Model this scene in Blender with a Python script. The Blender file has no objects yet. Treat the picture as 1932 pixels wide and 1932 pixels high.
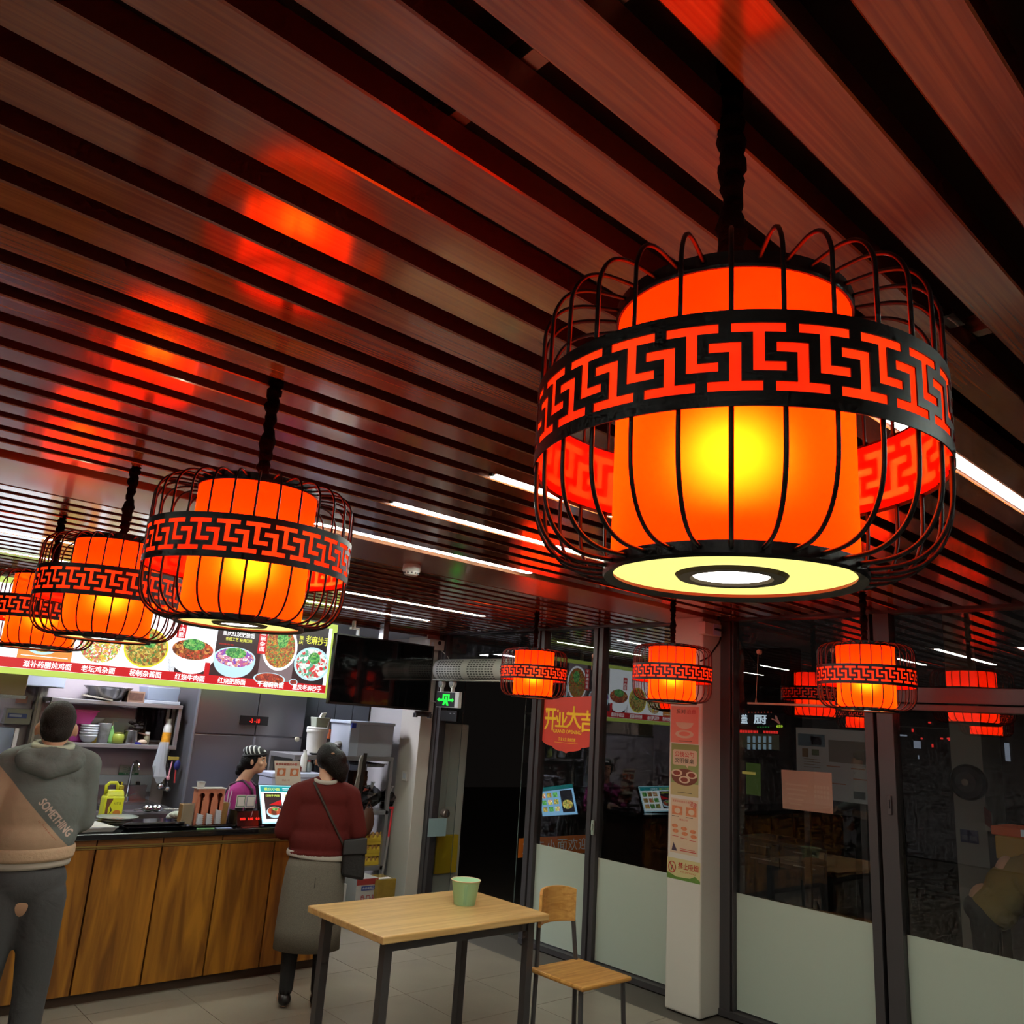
import bpy, bmesh, math, random
from mathutils import Vector, Matrix
from mathutils.bvhtree import BVHTree
random.seed(7)
PI = math.pi
SC = bpy.context.scene
COL = SC.collection

# ------------------------------------------------------------------ camera
FPX = 1540.0
HC = 1.77                      # eye height of the camera
RIGHT = Vector((0.736, -0.673, 0.067))
_c = {}
def _cam_axes():
    roll, pit = math.radians(3.98), math.radians(14.4)
    up = Vector((math.sin(roll)*math.cos(pit), -math.cos(roll)*math.cos(pit), math.sin(pit)))
    X = Vector((1770.0, 525.0, FPX)).normalized()
    X = (X - up*X.dot(up)).normalized()
    Y = up.cross(X)
    return X, Y, up
AX, AY, AZ = _cam_axes()       # world axes seen in camera coordinates (x right, y down, z forward)
def ray(px, py):
    v = Vector(((px-966)/FPX, (py-966)/FPX, 1.0))
    return Vector((AX.dot(v), AY.dot(v), AZ.dot(v)))
def at_x(px, py, x): d = ray(px, py); t = x/d.x; return Vector((x, d.y*t, HC+d.z*t))
def at_y(px, py, y): d = ray(px, py); t = y/d.y; return Vector((d.x*t, y, HC+d.z*t))
def at_z(px, py, z): d = ray(px, py); t = (z-HC)/d.z; return Vector((d.x*t, d.y*t, z))

cam_d = bpy.data.cameras.new('camera'); cam = bpy.data.objects.new('camera', cam_d); COL.objects.link(cam)
cam_d.sensor_fit = 'HORIZONTAL'; cam_d.sensor_width = 36.0; cam_d.lens = 36.0*FPX/1932.0
cam_d.clip_start = 0.02; cam_d.clip_end = 200
R3 = Matrix(((AX.x, -AX.y, -AX.z), (AY.x, -AY.y, -AY.z), (AZ.x, -AZ.y, -AZ.z)))
cam.matrix_world = Matrix.Translation((0, 0, HC)) @ R3.to_4x4()
SC.camera = cam
# ------------------------------------------------------------------ world, exposure
w = bpy.data.worlds.new('night'); SC.world = w; w.use_nodes = True
bg = w.node_tree.nodes['Background']; bg.inputs[0].default_value = (0.012, 0.010, 0.009, 1); bg.inputs[1].default_value = 0.3
SC.view_settings.view_transform = 'Standard'; SC.view_settings.look = 'None'
SC.view_settings.gamma = 1.0; SC.view_settings.use_curve_mapping = False
SC.view_settings.exposure = 0.0
SC.cycles.use_denoising = True; SC.cycles.use_light_tree = False
SC.cycles.max_bounces = 5; SC.cycles.diffuse_bounces = 2; SC.cycles.glossy_bounces = 3; SC.cycles.transmission_bounces = 3; SC.cycles.transparent_max_bounces = 12
SC.cycles.use_adaptive_sampling = True; SC.cycles.adaptive_threshold = 0.04; SC.cycles.adaptive_min_samples = 12
SC.cycles.caustics_reflective = False; SC.cycles.caustics_refractive = False
SC.cycles.sample_clamp_indirect = 4.0
SC.cycles.blur_glossy = 0.6

# ------------------------------------------------------------------ materials
MATS = {}
def lin(h):
    if not isinstance(h, str): return tuple(h)+(1,) if len(h) == 3 else h
    r = [int(h[i:i+2], 16)/255 for i in (0, 2, 4)]
    return tuple((c/12.92 if c <= .04045 else ((c+.055)/1.055)**2.4) for c in r)+(1,)
def newmat(name):
    m = bpy.data.materials.new(name); m.use_nodes = True
    nt = m.node_tree; b = nt.nodes.get('Principled BSDF')
    return m, nt, b
def mat(name, color='808080', rough=.5, metal=0., em=None, ems=0., spec=.5, coat=0., bump=0., bscale=60., var=0., vscale=8., alpha=1., sheen=0.):
    if name in MATS: return MATS[name]
    m, nt, b = newmat(name)
    c = lin(color)
    b.inputs['Base Color'].default_value = c
    b.inputs['Roughness'].default_value = rough; b.inputs['Metallic'].default_value = metal
    b.inputs['Specular IOR Level'].default_value = spec
    b.inputs['Coat Weight'].default_value = coat; b.inputs['Coat Roughness'].default_value = .08
    if em: b.inputs['Emission Color'].default_value = lin(em); b.inputs['Emission Strength'].default_value = ems
    if var > 0 or bump > 0:
        tc = nt.nodes.new('ShaderNodeTexCoord'); n = nt.nodes.new('ShaderNodeTexNoise')
        n.inputs['Scale'].default_value = vscale; n.inputs['Detail'].default_value = 4
        nt.links.new(tc.outputs['Object'], n.inputs['Vector'])
        if var > 0:
            mx = nt.nodes.new('ShaderNodeMix'); mx.data_type = 'RGBA'
            mx.inputs[6].default_value = tuple(x*(1-var) for x in c[:3])+(1,)
            mx.inputs[7].default_value = tuple(min(1, x*(1+var)) for x in c[:3])+(1,)
            nt.links.new(n.outputs['Fac'], mx.inputs[0]); nt.links.new(mx.outputs[2], b.inputs['Base Color'])
        if bump > 0:
            n2 = nt.nodes.new('ShaderNodeTexNoise'); n2.inputs['Scale'].default_value = bscale; n2.inputs['Detail'].default_value = 3
            nt.links.new(tc.outputs['Object'], n2.inputs['Vector'])
            bp = nt.nodes.new('ShaderNodeBump'); bp.inputs['Strength'].default_value = bump; bp.inputs['Distance'].default_value = .01
            nt.links.new(n2.outputs['Fac'], bp.inputs['Height']); nt.links.new(bp.outputs[0], b.inputs['Normal'])
    MATS[name] = m; return m
def glow(name, color, s=1.0):
    """a surface that gives off light (lamp, lightbox print, screen)"""
    if name in MATS: return MATS[name]
    m, nt, b = newmat(name); c = lin(color)
    b.inputs['Base Color'].default_value = (c[0]*.1, c[1]*.1, c[2]*.1, 1); b.inputs['Roughness'].default_value = .3
    b.inputs['Emission Color'].default_value = c; b.inputs['Emission Strength'].default_value = s
    MATS[name] = m; return m
def wood(name, c1, c2, axis='X', rough=.35, scale=6., stretch=14., coat=0., spec=.5, rnd=True, fine=.25, ior=1.5):
    if name in MATS: return MATS[name]
    m, nt, b = newmat(name); N = nt.nodes.new
    tc = N('ShaderNodeTexCoord'); mp = N('ShaderNodeMapping')
    sc = [scale*stretch]*3; sc['XYZ'.index(axis)] = scale*.5
    mp.inputs['Scale'].default_value = sc
    nt.links.new(tc.outputs['Object'], mp.inputs['Vector'])
    src = mp.outputs[0]
    if rnd:
        oi = N('ShaderNodeObjectInfo'); ad = N('ShaderNodeVectorMath'); ad.operation = 'MULTIPLY_ADD'
        cb = N('ShaderNodeCombineXYZ')
        for i in range(3): nt.links.new(oi.outputs['Random'], cb.inputs[i])
        nt.links.new(cb.outputs[0], ad.inputs[0]); ad.inputs[1].default_value = (37, 91, 53); nt.links.new(src, ad.inputs[2]); src = ad.outputs[0]
    n = N('ShaderNodeTexNoise'); n.inputs['Scale'].default_value = 1; n.inputs['Detail'].default_value = 6; n.inputs['Distortion'].default_value = 1.2
    nt.links.new(src, n.inputs['Vector'])
    r = N('ShaderNodeValToRGB'); r.color_ramp.elements[0].position = .35; r.color_ramp.elements[1].position = .65
    r.color_ramp.elements[0].color = lin(c1); r.color_ramp.elements[1].color = lin(c2)
    nt.links.new(n.outputs['Fac'], r.inputs[0]); nt.links.new(r.outputs[0], b.inputs['Base Color'])
    bp = N('ShaderNodeBump'); bp.inputs['Strength'].default_value = fine*.3; bp.inputs['Distance'].default_value = .002
    nt.links.new(n.outputs['Fac'], bp.inputs['Height']); nt.links.new(bp.outputs[0], b.inputs['Normal'])
    b.inputs['Roughness'].default_value = rough; b.inputs['Coat Weight'].default_value = coat; b.inputs['Coat Roughness'].default_value = .1
    b.inputs['Specular IOR Level'].default_value = spec; b.inputs['IOR'].default_value = ior
    MATS[name] = m; return m
def food(name, cols, scale=60., s=1.0, lit=True):
    if name in MATS: return MATS[name]
    m, nt, b = newmat(name); N = nt.nodes.new
    tc = N('ShaderNodeTexCoord'); v = N('ShaderNodeTexVoronoi'); v.inputs['Scale'].default_value = scale
    n = N('ShaderNodeTexNoise'); n.inputs['Scale'].default_value = scale*.7; n.inputs['Detail'].default_value = 3
    ad = N('ShaderNodeMix'); ad.data_type = 'VECTOR'; ad.inputs[0].default_value = .06
    nt.links.new(tc.outputs['Object'], ad.inputs[4]); nt.links.new(n.outputs['Color'], ad.inputs[5])
    nt.links.new(tc.outputs['Object'], n.inputs['Vector']); nt.links.new(ad.outputs[1], v.inputs['Vector'])
    sp = N('ShaderNodeSeparateColor'); nt.links.new(v.outputs['Color'], sp.inputs[0])
    r = N('ShaderNodeValToRGB'); cr = r.color_ramp; cr.interpolation = 'CONSTANT'
    for i, c in enumerate(cols):
        e = cr.elements[i] if i < 2 else cr.elements.new(i/len(cols))
        e.position = i/len(cols); e.color = lin(c)
    nt.links.new(sp.outputs[0], r.inputs[0])
    if lit:
        nt.links.new(r.outputs[0], b.inputs['Emission Color']); b.inputs['Emission Strength'].default_value = s
        b.inputs['Base Color'].default_value = (.03, .03, .03, 1)
    else:
        nt.links.new(r.outputs[0], b.inputs['Base Color'])
    MATS[name] = m; return m
def glassmat(name, k=3.2, tint=(.93, .96, .96)):
    if name in MATS: return MATS[name]
    m, nt, b = newmat(name); nt.nodes.remove(b); N = nt.nodes.new; out = nt.nodes['Material Output']
    t = N('ShaderNodeBsdfTransparent'); t.inputs[0].default_value = tint+(1,)
    g = N('ShaderNodeBsdfGlossy'); g.inputs['Roughness'].default_value = 0.0
    # Schlick reflectance, the same on both faces of the thin sheet
    ge = N('ShaderNodeNewGeometry'); dt = N('ShaderNodeVectorMath'); dt.operation = 'DOT_PRODUCT'
    nt.links.new(ge.outputs['Incoming'], dt.inputs[0]); nt.links.new(ge.outputs['Normal'], dt.inputs[1])
    def mth(op, a, b=None):
        q = N('ShaderNodeMath'); q.operation = op
        nt.links.new(a, q.inputs[0])
        if b is not None: q.inputs[1].default_value = b
        return q
    ab = mth('ABSOLUTE', dt.outputs['Value']); on = N('ShaderNodeMath'); on.operation = 'SUBTRACT'; on.inputs[0].default_value = 1.0; nt.links.new(ab.outputs[0], on.inputs[1])
    pw = mth('POWER', on.outputs[0], 5.0); ml = mth('MULTIPLY', pw.outputs[0], .96); ads = mth('ADD', ml.outputs[0], .043)
    mu = mth('MULTIPLY', ads.outputs[0], k); mu.use_clamp = True
    mx = N('ShaderNodeMixShader')
    nt.links.new(mu.outputs[0], mx.inputs[0])
    nt.links.new(t.outputs[0], mx.inputs[1]); nt.links.new(g.outputs[0], mx.inputs[2]); nt.links.new(mx.outputs[0], out.inputs[0])
    MATS[name] = m; return m
def clearplastic(name, color, op=.35):
    if name in MATS: return MATS[name]
    m, nt, b = newmat(name); N = nt.nodes.new; out = nt.nodes['Material Output']
    b.inputs['Base Color'].default_value = lin(color); b.inputs['Roughness'].default_value = .2
    t = N('ShaderNodeBsdfTransparent'); mx = N('ShaderNodeMixShader'); mx.inputs[0].default_value = op
    nt.links.new(t.outputs[0], mx.inputs[1]); nt.links.new(b.outputs[0], mx.inputs[2]); nt.links.new(mx.outputs[0], out.inputs[0])
    MATS[name] = m; return m

# ------------------------------------------------------------------ object helpers
WL = {}
def wloc(o):
    return WL.get(o.name, Vector((0, 0, 0)))
def thing(name, label, cat, loc=(0, 0, 0), group=None, kind=None):
    o = bpy.data.objects.new(name, None); COL.objects.link(o); o.location = loc; o.empty_display_size = .05
    WL[o.name] = Vector(loc)
    if label: o['label'] = label
    if cat: o['category'] = cat
    if group: o['group'] = group
    if kind: o['kind'] = kind
    return o
def tag(o, label=None, cat=None, group=None, kind=None):
    if label: o['label'] = label
    if cat: o['category'] = cat
    if group: o['group'] = group
    if kind: o['kind'] = kind
    return o
def mk(name, V, F, m, parent=None, smooth=False, bevel=0., label=None, solid=0.):
    """one mesh object; V in world coordinates (parents are never rotated while building)"""
    V = [Vector(v) for v in V]
    if parent is not None: o0 = wloc(parent)
    else:
        mn = [min(v[i] for v in V) for i in range(3)]; mxx = [max(v[i] for v in V) for i in range(3)]
        o0 = Vector(((mn[0]+mxx[0])/2, (mn[1]+mxx[1])/2, mn[2]))
    me = bpy.data.meshes.new(name); me.from_pydata([v-o0 for v in V], [], F); me.update()
    bm = bmesh.new(); bm.from_mesh(me); bmesh.ops.recalc_face_normals(bm, faces=bm.faces); bm.to_mesh(me); bm.free()
    if smooth:
        for p in me.polygons: p.use_smooth = True
    if m: me.materials.append(m)
    o = bpy.data.objects.new(name, me); COL.objects.link(o)
    if parent is not None: o.parent = parent; WL[o.name] = o0.copy()
    else: o.location = o0; WL[o.name] = o0.copy()
    if bevel > 0:
        b = o.modifiers.new('bevel', 'BEVEL'); b.width = bevel; b.segments = 2; b.limit_method = 'ANGLE'
    if solid > 0:
        s = o.modifiers.new('solid', 'SOLIDIFY'); s.thickness = solid; s.offset = 0
    if label: o['label'] = label
    return o
class G:
    """geometry collector"""
    def __init__(s): s.V = []; s.F = []
    def add(s, V, F):
        n = len(s.V); s.V += [Vector(v) for v in V]; s.F += [tuple(i+n for i in f) for f in F]; return s
    def box(s, a, b):
        x0, y0, z0 = a; x1, y1, z1 = b
        return s.add([(x0,y0,z0),(x1,y0,z0),(x1,y1,z0),(x0,y1,z0),(x0,y0,z1),(x1,y0,z1),(x1,y1,z1),(x0,y1,z1)],
                     [(0,3,2,1),(4,5,6,7),(0,1,5,4),(1,2,6,5),(2,3,7,6),(3,0,4,7)])
    def hexa(s, P):
        return s.add(P, [(0,3,2,1),(4,5,6,7),(0,1,5,4),(1,2,6,5),(2,3,7,6),(3,0,4,7)])
    def tube(s, pts, r, n=8, closed=False, cap=True):
        pts = [Vector(p) for p in pts]; m = len(pts); rs = r if isinstance(r, (list, tuple)) else [r]*m
        ring = []; prev = None; base = len(s.V)
        for i, p in enumerate(pts):
            if closed: t = (pts[(i+1) % m]-pts[i-1]).normalized()
            else: t = (pts[min(i+1, m-1)]-pts[max(i-1, 0)]).normalized()
            if prev is None:
                a = Vector((0, 0, 1)) if abs(t.z) < .9 else Vector((1, 0, 0)); u = t.cross(a).normalized()
            else: u = (prev-t*prev.dot(t)).normalized()
            prev = u; v = t.cross(u)
            for k in range(n):
                an = 2*PI*k/n; s.V.append(p+(u*math.cos(an)+v*math.sin(an))*rs[i])
        rng = m if closed else m-1
        for i in range(rng):
            j = (i+1) % m
            for k in range(n):
                l = (k+1) % n; s.F.append((base+i*n+k, base+i*n+l, base+j*n+l, base+j*n+k))
        if cap and not closed:
            s.F.append(tuple(base+k for k in range(n))[::-1]); s.F.append(tuple(base+(m-1)*n+k for k in range(n)))
        return s
    def lathe(s, prof, c=(0, 0, 0), n=32, cap=True, ax='Z'):
        base = len(s.V); c = Vector(c)
        for (r, z) in prof:
            for k in range(n):
                a = 2*PI*k/n
                p = Vector((r*math.cos(a), r*math.sin(a), z))
                if ax == 'Y': p = Vector((p.x, z, p.y))
                if ax == 'X': p = Vector((z, p.x, p.y))
                s.V.append(c+p)
        for i in range(len(prof)-1):
            for k in range(n):
                l = (k+1) % n; s.F.append((base+i*n+k, base+i*n+l, base+(i+1)*n+l, base+(i+1)*n+k))
        if cap:
            s.F.append(tuple(base+k for k in range(n))[::-1]); s.F.append(tuple(base+(len(prof)-1)*n+k for k in range(n)))
        return s
    def ell(s, c, r, n=16, m=10, rot=None):
        base = len(s.V); c = Vector(c)
        s.V.append(c+_rt((0, 0, -r[2]), rot))
        for i in range(1, m):
            ph = -PI/2+PI*i/m
            for k in range(n):
                a = 2*PI*k/n; s.V.append(c+_rt((r[0]*math.cos(ph)*math.cos(a), r[1]*math.cos(ph)*math.sin(a), r[2]*math.sin(ph)), rot))
        s.V.append(c+_rt((0, 0, r[2]), rot)); top = len(s.V)-1
        for k in range(n):
            l = (k+1) % n; s.F.append((base, base+1+l, base+1+k)); s.F.append((top, top-n+k, top-n+l))
        for i in range(m-2):
            for k in range(n):
                l = (k+1) % n; a = base+1+i*n; s.F.append((a+k, a+l, a+n+l, a+n+k))
        return s
    def cap(s, p0, r0, p1, r1, n=14):
        """tapered limb with round ends"""
        p0 = Vector(p0); p1 = Vector(p1); d = (p1-p0); L = max(d.length, 1e-6); t = d/L; pts = []; rs = []
        for a in (1.45, 1.1, .7, .35): pts.append(p0-t*r0*math.sin(a)); rs.append(r0*math.cos(a))
        pts.append(p0); rs.append(r0); pts.append(p1); rs.append(r1)
        for a in (.35, .7, 1.1, 1.45): pts.append(p1+t*r1*math.sin(a)); rs.append(r1*math.cos(a))
        return s.tube(pts, rs, n)
    def mk(s, name, m, parent=None, **k): return mk(name, s.V, s.F, m, parent, **k)
def _rt(v, rot):
    v = Vector(v); return rot @ v if rot is not None else v
def box(name, a, b, m, parent=None, **k):
    a2 = [min(a[i], b[i]) for i in range(3)]; b2 = [max(a[i], b[i]) for i in range(3)]
    return G().box(a2, b2).mk(name, m, parent, **k)
def copy_tree(o, loc=None):
    def rec(s, p):
        c = s.copy(); COL.objects.link(c)
        if p is not None: c.parent = p
        for ch in s.children: rec(ch, c)
        return c
    r = rec(o, None)
    if loc is not None: r.location = loc
    return r

TXT = {}
def text_mesh(body, bold=0.0):
    key = (body, bold)
    if key in TXT: return TXT[key]
    cu = bpy.data.curves.new('t', 'FONT'); cu.body = body; cu.size = 1; cu.resolution_u = 3
    ob = bpy.data.objects.new('t', cu)
    me = bpy.data.meshes.new_from_object(ob)
    V = [v.co.copy() for v in me.vertices]; F = [tuple(p.vertices) for p in me.polygons]
    bpy.data.objects.remove(ob); bpy.data.meshes.remove(me); bpy.data.curves.remove(cu)
    if bold > 0 and V:
        b = bold*.55; V0, F0 = V, F; V, F = [], []
        for q, (dx, dy) in enumerate(((-b, 0), (b, 0), (0, b*.7), (0, -b*.7))):
            n = len(V); V += [v+Vector((dx, dy, q*.0004)) for v in V0]; F += [tuple(i+n for i in f) for f in F0]
    TXT[key] = (V, F); return TXT[key]
class Panel:
    """a flat sheet: origin O, u to the viewer's right, v up, n towards the viewer"""
    def __init__(s, O, u, v, parent): s.O = Vector(O); s.u = Vector(u); s.v = Vector(v); s.n = s.u.cross(s.v).normalized(); s.parent = parent; s.k = 0
    def P(s, u, v, d): return s.O+s.u*u+s.v*v+s.n*d
    def poly(s, name, pts, m, lift=.001, th=.001, label=None):
        n = len(pts); V = [s.P(u, v, lift) for u, v in pts]+[s.P(u, v, lift-th) for u, v in pts]
        F = [tuple(range(n)), tuple(range(2*n-1, n-1, -1))]+[(i, (i+1) % n, n+(i+1) % n, n+i) for i in range(n)]
        return mk(name, V, F, m, s.parent, label=label)
    def rect(s, name, u0, v0, u1, v1, m, lift=.001, th=.001, label=None):
        return s.poly(name, [(u0, v0), (u1, v0), (u1, v1), (u0, v1)], m, lift, th, label)
    def disc(s, name, u, v, ru, rv, m, lift=.001, n=28, a0=0, a1=2*PI, th=.001):
        full = abs(a1-a0-2*PI) < 1e-6
        pts = [(u+ru*math.cos(a0+(a1-a0)*i/n), v+rv*math.sin(a0+(a1-a0)*i/n)) for i in range(n if full else n+1)]
        return s.poly(name, pts, m, lift, th)
    def text(s, body, u0, v0, u1, v1, m, lift=.002, bold=0.0, name='lettering', ang=0.):
        V, F = text_mesh(body, bold)
        if not V: return None
        x0 = min(v.x for v in V); x1 = max(v.x for v in V); y0 = min(v.y for v in V); y1 = max(v.y for v in V)
        W = []
        cu, cv = (u0+u1)/2, (v0+v1)/2; ca, sa = math.cos(ang), math.sin(ang)
        for v in V:
            a = ((v.x-x0)/(x1-x0)-.5)*(u1-u0); b = ((v.y-y0)/(y1-y0)-.5)*(v1-v0)
            W.append(s.P(cu+a*ca-b*sa, cv+a*sa+b*ca, lift+v.z))
        return mk(name, W, F, m, s.parent)
    def vtext(s, body, u0, v0, u1, v1, m, lift=.002, bold=0.0):
        """characters stacked downwards, joined into one lettering"""
        n = len(body); h = (v1-v0)/n; W = []; FF = []
        for i, ch in enumerate(body):
            V, F = text_mesh(ch, bold)
            x0 = min(v.x for v in V); x1 = max(v.x for v in V); y0 = min(v.y for v in V); y1 = max(v.y for v in V); b = len(W)
            for v in V: W.append(s.P(u0+(v.x-x0)/(x1-x0)*(u1-u0), v1-(i+1)*h+(.08+(v.y-y0)/(y1-y0)*.84)*h, lift+v.z))
            FF += [tuple(k+b for k in f) for f in F]
        return mk('lettering', W, FF, m, s.parent)
# ================================================================== the room shell
XG = 5.20        # glass wall plane
HZ = 2.60        # ceiling height
M_slat = wood('slat_wood', '7a3d20', '96552e', 'X', rough=.16, scale=3., stretch=26., coat=1., spec=.6, fine=.05)
M_panelw = mat('panel_wood', '8a5236', .28, coat=.3, var=.08, vscale=3)
M_void = mat('plenum_dark', '3c1a10', .8)
M_wall = mat('wall_paint', 'b9b4b4', .6, bump=.05, bscale=200)
M_wallk = mat('kitchen_wall_paint', 'aea2a6', .35, var=.04)
M_colp = mat('column_paint', 'c4bcb2', .5, bump=.04, bscale=180)
M_frame = mat('window_frame_metal', '4a4648', .38, metal=.35, spec=.5)
M_floor = mat('floor_tile', '8c8174', .22, var=.12, vscale=2.5)
M_dark = mat('black_plastic', '0b0a0b', .35)
M_black = mat('lantern_black_metal', '141011', .42, metal=.3)
M_white = mat('white_plastic', 'd2cfca', .4)
M_steel = mat('brushed_steel', '8e8c8c', .26, metal=.92, bump=.02, bscale=300)
M_steeld = mat('dark_steel', '77757a', .28, metal=.6)
M_ledwhite = glow('led_white', 'f2fff0', 76.0)
M_glass = glassmat('window_glass', 2.0)

fl = thing('floor', None, None, (0, 0, 0), kind='structure')
tile0 = box('tile', (.002, .002, -.012), (.598, .598, 0), M_floor, fl); first_t = True
for i in range(-4, 9):
    for j in range(-3, 14):
        if i*.6+.6 > 5.3: continue
        o = tile0 if first_t else tile0.copy()
        if not first_t: COL.objects.link(o)
        o.location = (i*.6, j*.6, 0); first_t = False
g = G()
for i in range(-8, -4):
    for j in range(-6, 14): g.box((i*.6+.002, j*.6+.002, -.012), (i*.6+.598, j*.6+.598, 0))
for i in range(-4, 9):
    for j in range(-6, -3): g.box((i*.6+.002, j*.6+.002, -.012), (min(i*.6+.598, 5.25), j*.6+.598, 0))
g.mk('tile_rest', M_floor, fl)['kind'] = 'stuff'
box('grout_bed', (-5.0, -4.0, -.06), (5.25, 8.4, -.01), mat('grout', '4c463f', .8), fl)

# ceiling: wood grained baffles running along x
ce = thing('ceiling', None, None, (0, 0, HZ), kind='structure')
box('slab', (-5.0, -4.0, 2.74), (5.18, 6.9, 2.80), M_void, ce)
def slat_profile(y0, x0, x1):
    # open-topped aluminium baffle: flat face 95 mm, sides 60 mm, small radius
    pr = [(y0, HZ+.05), (y0, HZ+.003), (y0+.003, HZ), (y0+.092, HZ), (y0+.095, HZ+.003), (y0+.095, HZ+.05)]
    V = [(x0, y, z) for y, z in pr]+[(x1, y, z) for y, z in pr]
    F = [(i, i+1, 7+i, 6+i) for i in range(5)]+[(0, 6, 11, 5), (0, 1, 2, 3, 4, 5), tuple(range(11, 5, -1))]
    return V, F
V, F = slat_profile(0, -5.0, 5.12)
s0 = mk('slat', V, F, M_slat, ce); s0.location = (0, 0, 0)
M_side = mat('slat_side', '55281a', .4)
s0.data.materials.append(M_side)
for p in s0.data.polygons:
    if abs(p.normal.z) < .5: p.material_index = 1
first = True
ys = [1.4485-.095+.1585*k for k in range(-34, 13)]+[3.965+.1585*k for k in range(0, 19)]
for y in ys:
    s = s0 if first else s0.copy()
    if not first: COL.objects.link(s)
    s.location = (random.uniform(-.004, .004), y, 0); first = False
box('flat_panel', (-5.0, 3.462, HZ-.004), (5.15, 3.925, HZ+.03), M_panelw, ce, bevel=.004)
g = G()
for x in (-1.8, -.6, .6, 1.8, 3.0, 4.2):
    g.box((x, -3.9, HZ+.061), (x+.03, 6.85, HZ+.10))
g.mk('carrier', mat('carrier_metal', '9b8f80', .5, metal=.4), ce)
box('edge_trim', (-5.0, 6.83, HZ-.02), (5.15, 6.87, HZ+.1), M_panelw, ce)
# kitchen ceiling behind the menu board
ck = box('ceiling_kitchen', (-5.0, 6.87, 2.56), (5.2, 8.3, 2.62), mat('kitchen_ceiling', '77757a', .6)); ck['kind'] = 'structure'

def st(o): o['kind'] = 'structure'; return o
st(box('wall_left', (-5.1, -4.1, 0), (-5.0, 8.4, 2.8), M_wall))
st(box('wall_front', (-5.0, -4.1, 0), (5.3, -4.0, 2.8), mat('rear_wall_paint', '8a7f7c', .6)))
kb = thing('wall_back', None, None, (0, 8.2, 0), kind='structure')
box('plaster', (-5.0, 8.2, 0), (5.3, 8.32, 2.62), M_wallk, kb)
a = at_y(170, 1462, 8.19); b = at_y(300, 1480, 8.19)
box('splash_panel', (1.2, 8.17, .8), (2.96, 8.199, 1.06), mat('splash_white', 'b4bccb', .2), kb)
box('splash_panel', (2.15, 8.17, 1.36), (3.0, 8.199, 1.56), mat('splash_white', 'b4bccb', .2), kb)
box('dark_window', (2.72, 8.165, 1.38), (3.04, 8.198, 1.72), mat('tinted_pane', '221a22', .08), kb)
st(box('wall_right', (5.1, 7.15, 0), (5.3, 8.2, 2.62), M_wall))

# corner column and poster column
st(box('trim_1', (5.02, 6.85, 0), (5.17, 7.18, 2.6), M_colp, bevel=.004))
st(box('trim_2', (4.95, 3.45, 0), (5.24, 3.73, 2.6), M_colp, bevel=.012))

# glass wall: frames and panes
def post(name, y0, y1, x0=XG-.03, x1=XG+.06, z0=0., z1=2.62, parent=None):
    return box(name, (x0, y0, z0), (x1, y1, z1), M_frame, parent, bevel=.003)
def pane(y0, y1, z0, z1, parent, x=XG+.02):
    return box('pane', (x, y0, z0), (x+.001, y1, z1), M_glass, parent)
w1 = thing('window_1', None, None, (XG, 5.0, 0), kind='structure')
post('post', 5.30, 5.345, parent=w1, x0=XG-.02); post('post', 5.355, 5.41, parent=w1)
post('post', 4.60, 4.645, parent=w1, x0=XG-.02); post('post', 4.655, 4.70, parent=w1)
pane(4.70, 5.30, .04, 2.6, w1)
w2 = thing('window_2', None, None, (XG, 4.1, 0), kind='structure')
pane(3.73, 4.60, .04, 2.6, w2)
w3 = thing('window_3', None, None, (XG, 2.9, 0), kind='structure')
post('post', 3.37, 3.455, parent=w3); post('post', 2.345, 2.40, parent=w3, x0=XG-.035); post('post', 3.35, 3.362, parent=w3, x0=XG-.02)
pane(2.40, 3.35, .04, 2.6, w3)
w4 = thing('window_4', None, None, (XG, 1.2, 0), kind='structure')
post('post', 2.225, 2.325, parent=w4)
post('post', .05, .12, parent=w4)
box('head_beam', (XG-.05, .12, 2.045), (XG+.06, 2.225, 2.135), M_frame, w4, bevel=.003)
box('head_rail', (XG-.03, .12, 2.0), (XG+.05, 2.225, 2.038), M_frame, w4, bevel=.003)
pane(.12, 2.225, .04, 2.0, w4); pane(.12, 2.225, 2.135, 2.6, w4)
w5 = thing('window_5', None, None, (XG, -1, 0), kind='structure')
pane(-4.0, .05, .04, 2.6, w5)
d1 = thing('door_1', None, None, (XG, 6.1, 0), kind='structure')
post('post', 6.79, 6.85, parent=d1); post('post', 6.74, 6.785, parent=d1, x0=XG-.02)
box('head_beam', (XG-.03, 5.41, 2.16), (XG+.06, 6.74, 2.20), M_frame, d1)
pane(5.41, 6.74, 2.20, 2.6, d1)
g = G(); g.box((XG-.04, -4.0, 2.59), (XG+.08, 6.85, 2.75)); st(g.mk('trim_3', M_frame))
g = G(); g.box((XG-.04, -4.0, 0), (XG+.08, 5.4, .04)); st(g.mk('trim_4', M_frame))

# the two leaves of the glass door, standing open outwards
def leaf(name, label, a, b, z0=.02, z1=2.15, hinge=None):
    t = thing(name, label, 'door', (a[0], a[1], 0))
    d = Vector((b[0]-a[0], b[1]-a[1])).normalized(); n = Vector((-d.y, d.x))*.006
    P = [(a[0]-n.x, a[1]-n.y, z0), (b[0]-n.x, b[1]-n.y, z0), (b[0]+n.x, b[1]+n.y, z0), (a[0]+n.x, a[1]+n.y, z0)]
    P += [(x, y, z1) for x, y, _ in P]
    G().hexa(P).mk('glass_leaf', glassmat('door_glass', 1.3), t)
    e = Vector(b)
    G().tube([(e.x, e.y, z0), (e.x, e.y, z1)], .0035, 6).mk('edge_strip', mat('pale_edge', '4f5a57', .3), t)
    return t, d, n
lf1, d_, n_ = leaf('glass_door', 'glass door leaf with a round lock beside the corner column', (5.24, 6.72), (5.44, 6.70))
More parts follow.
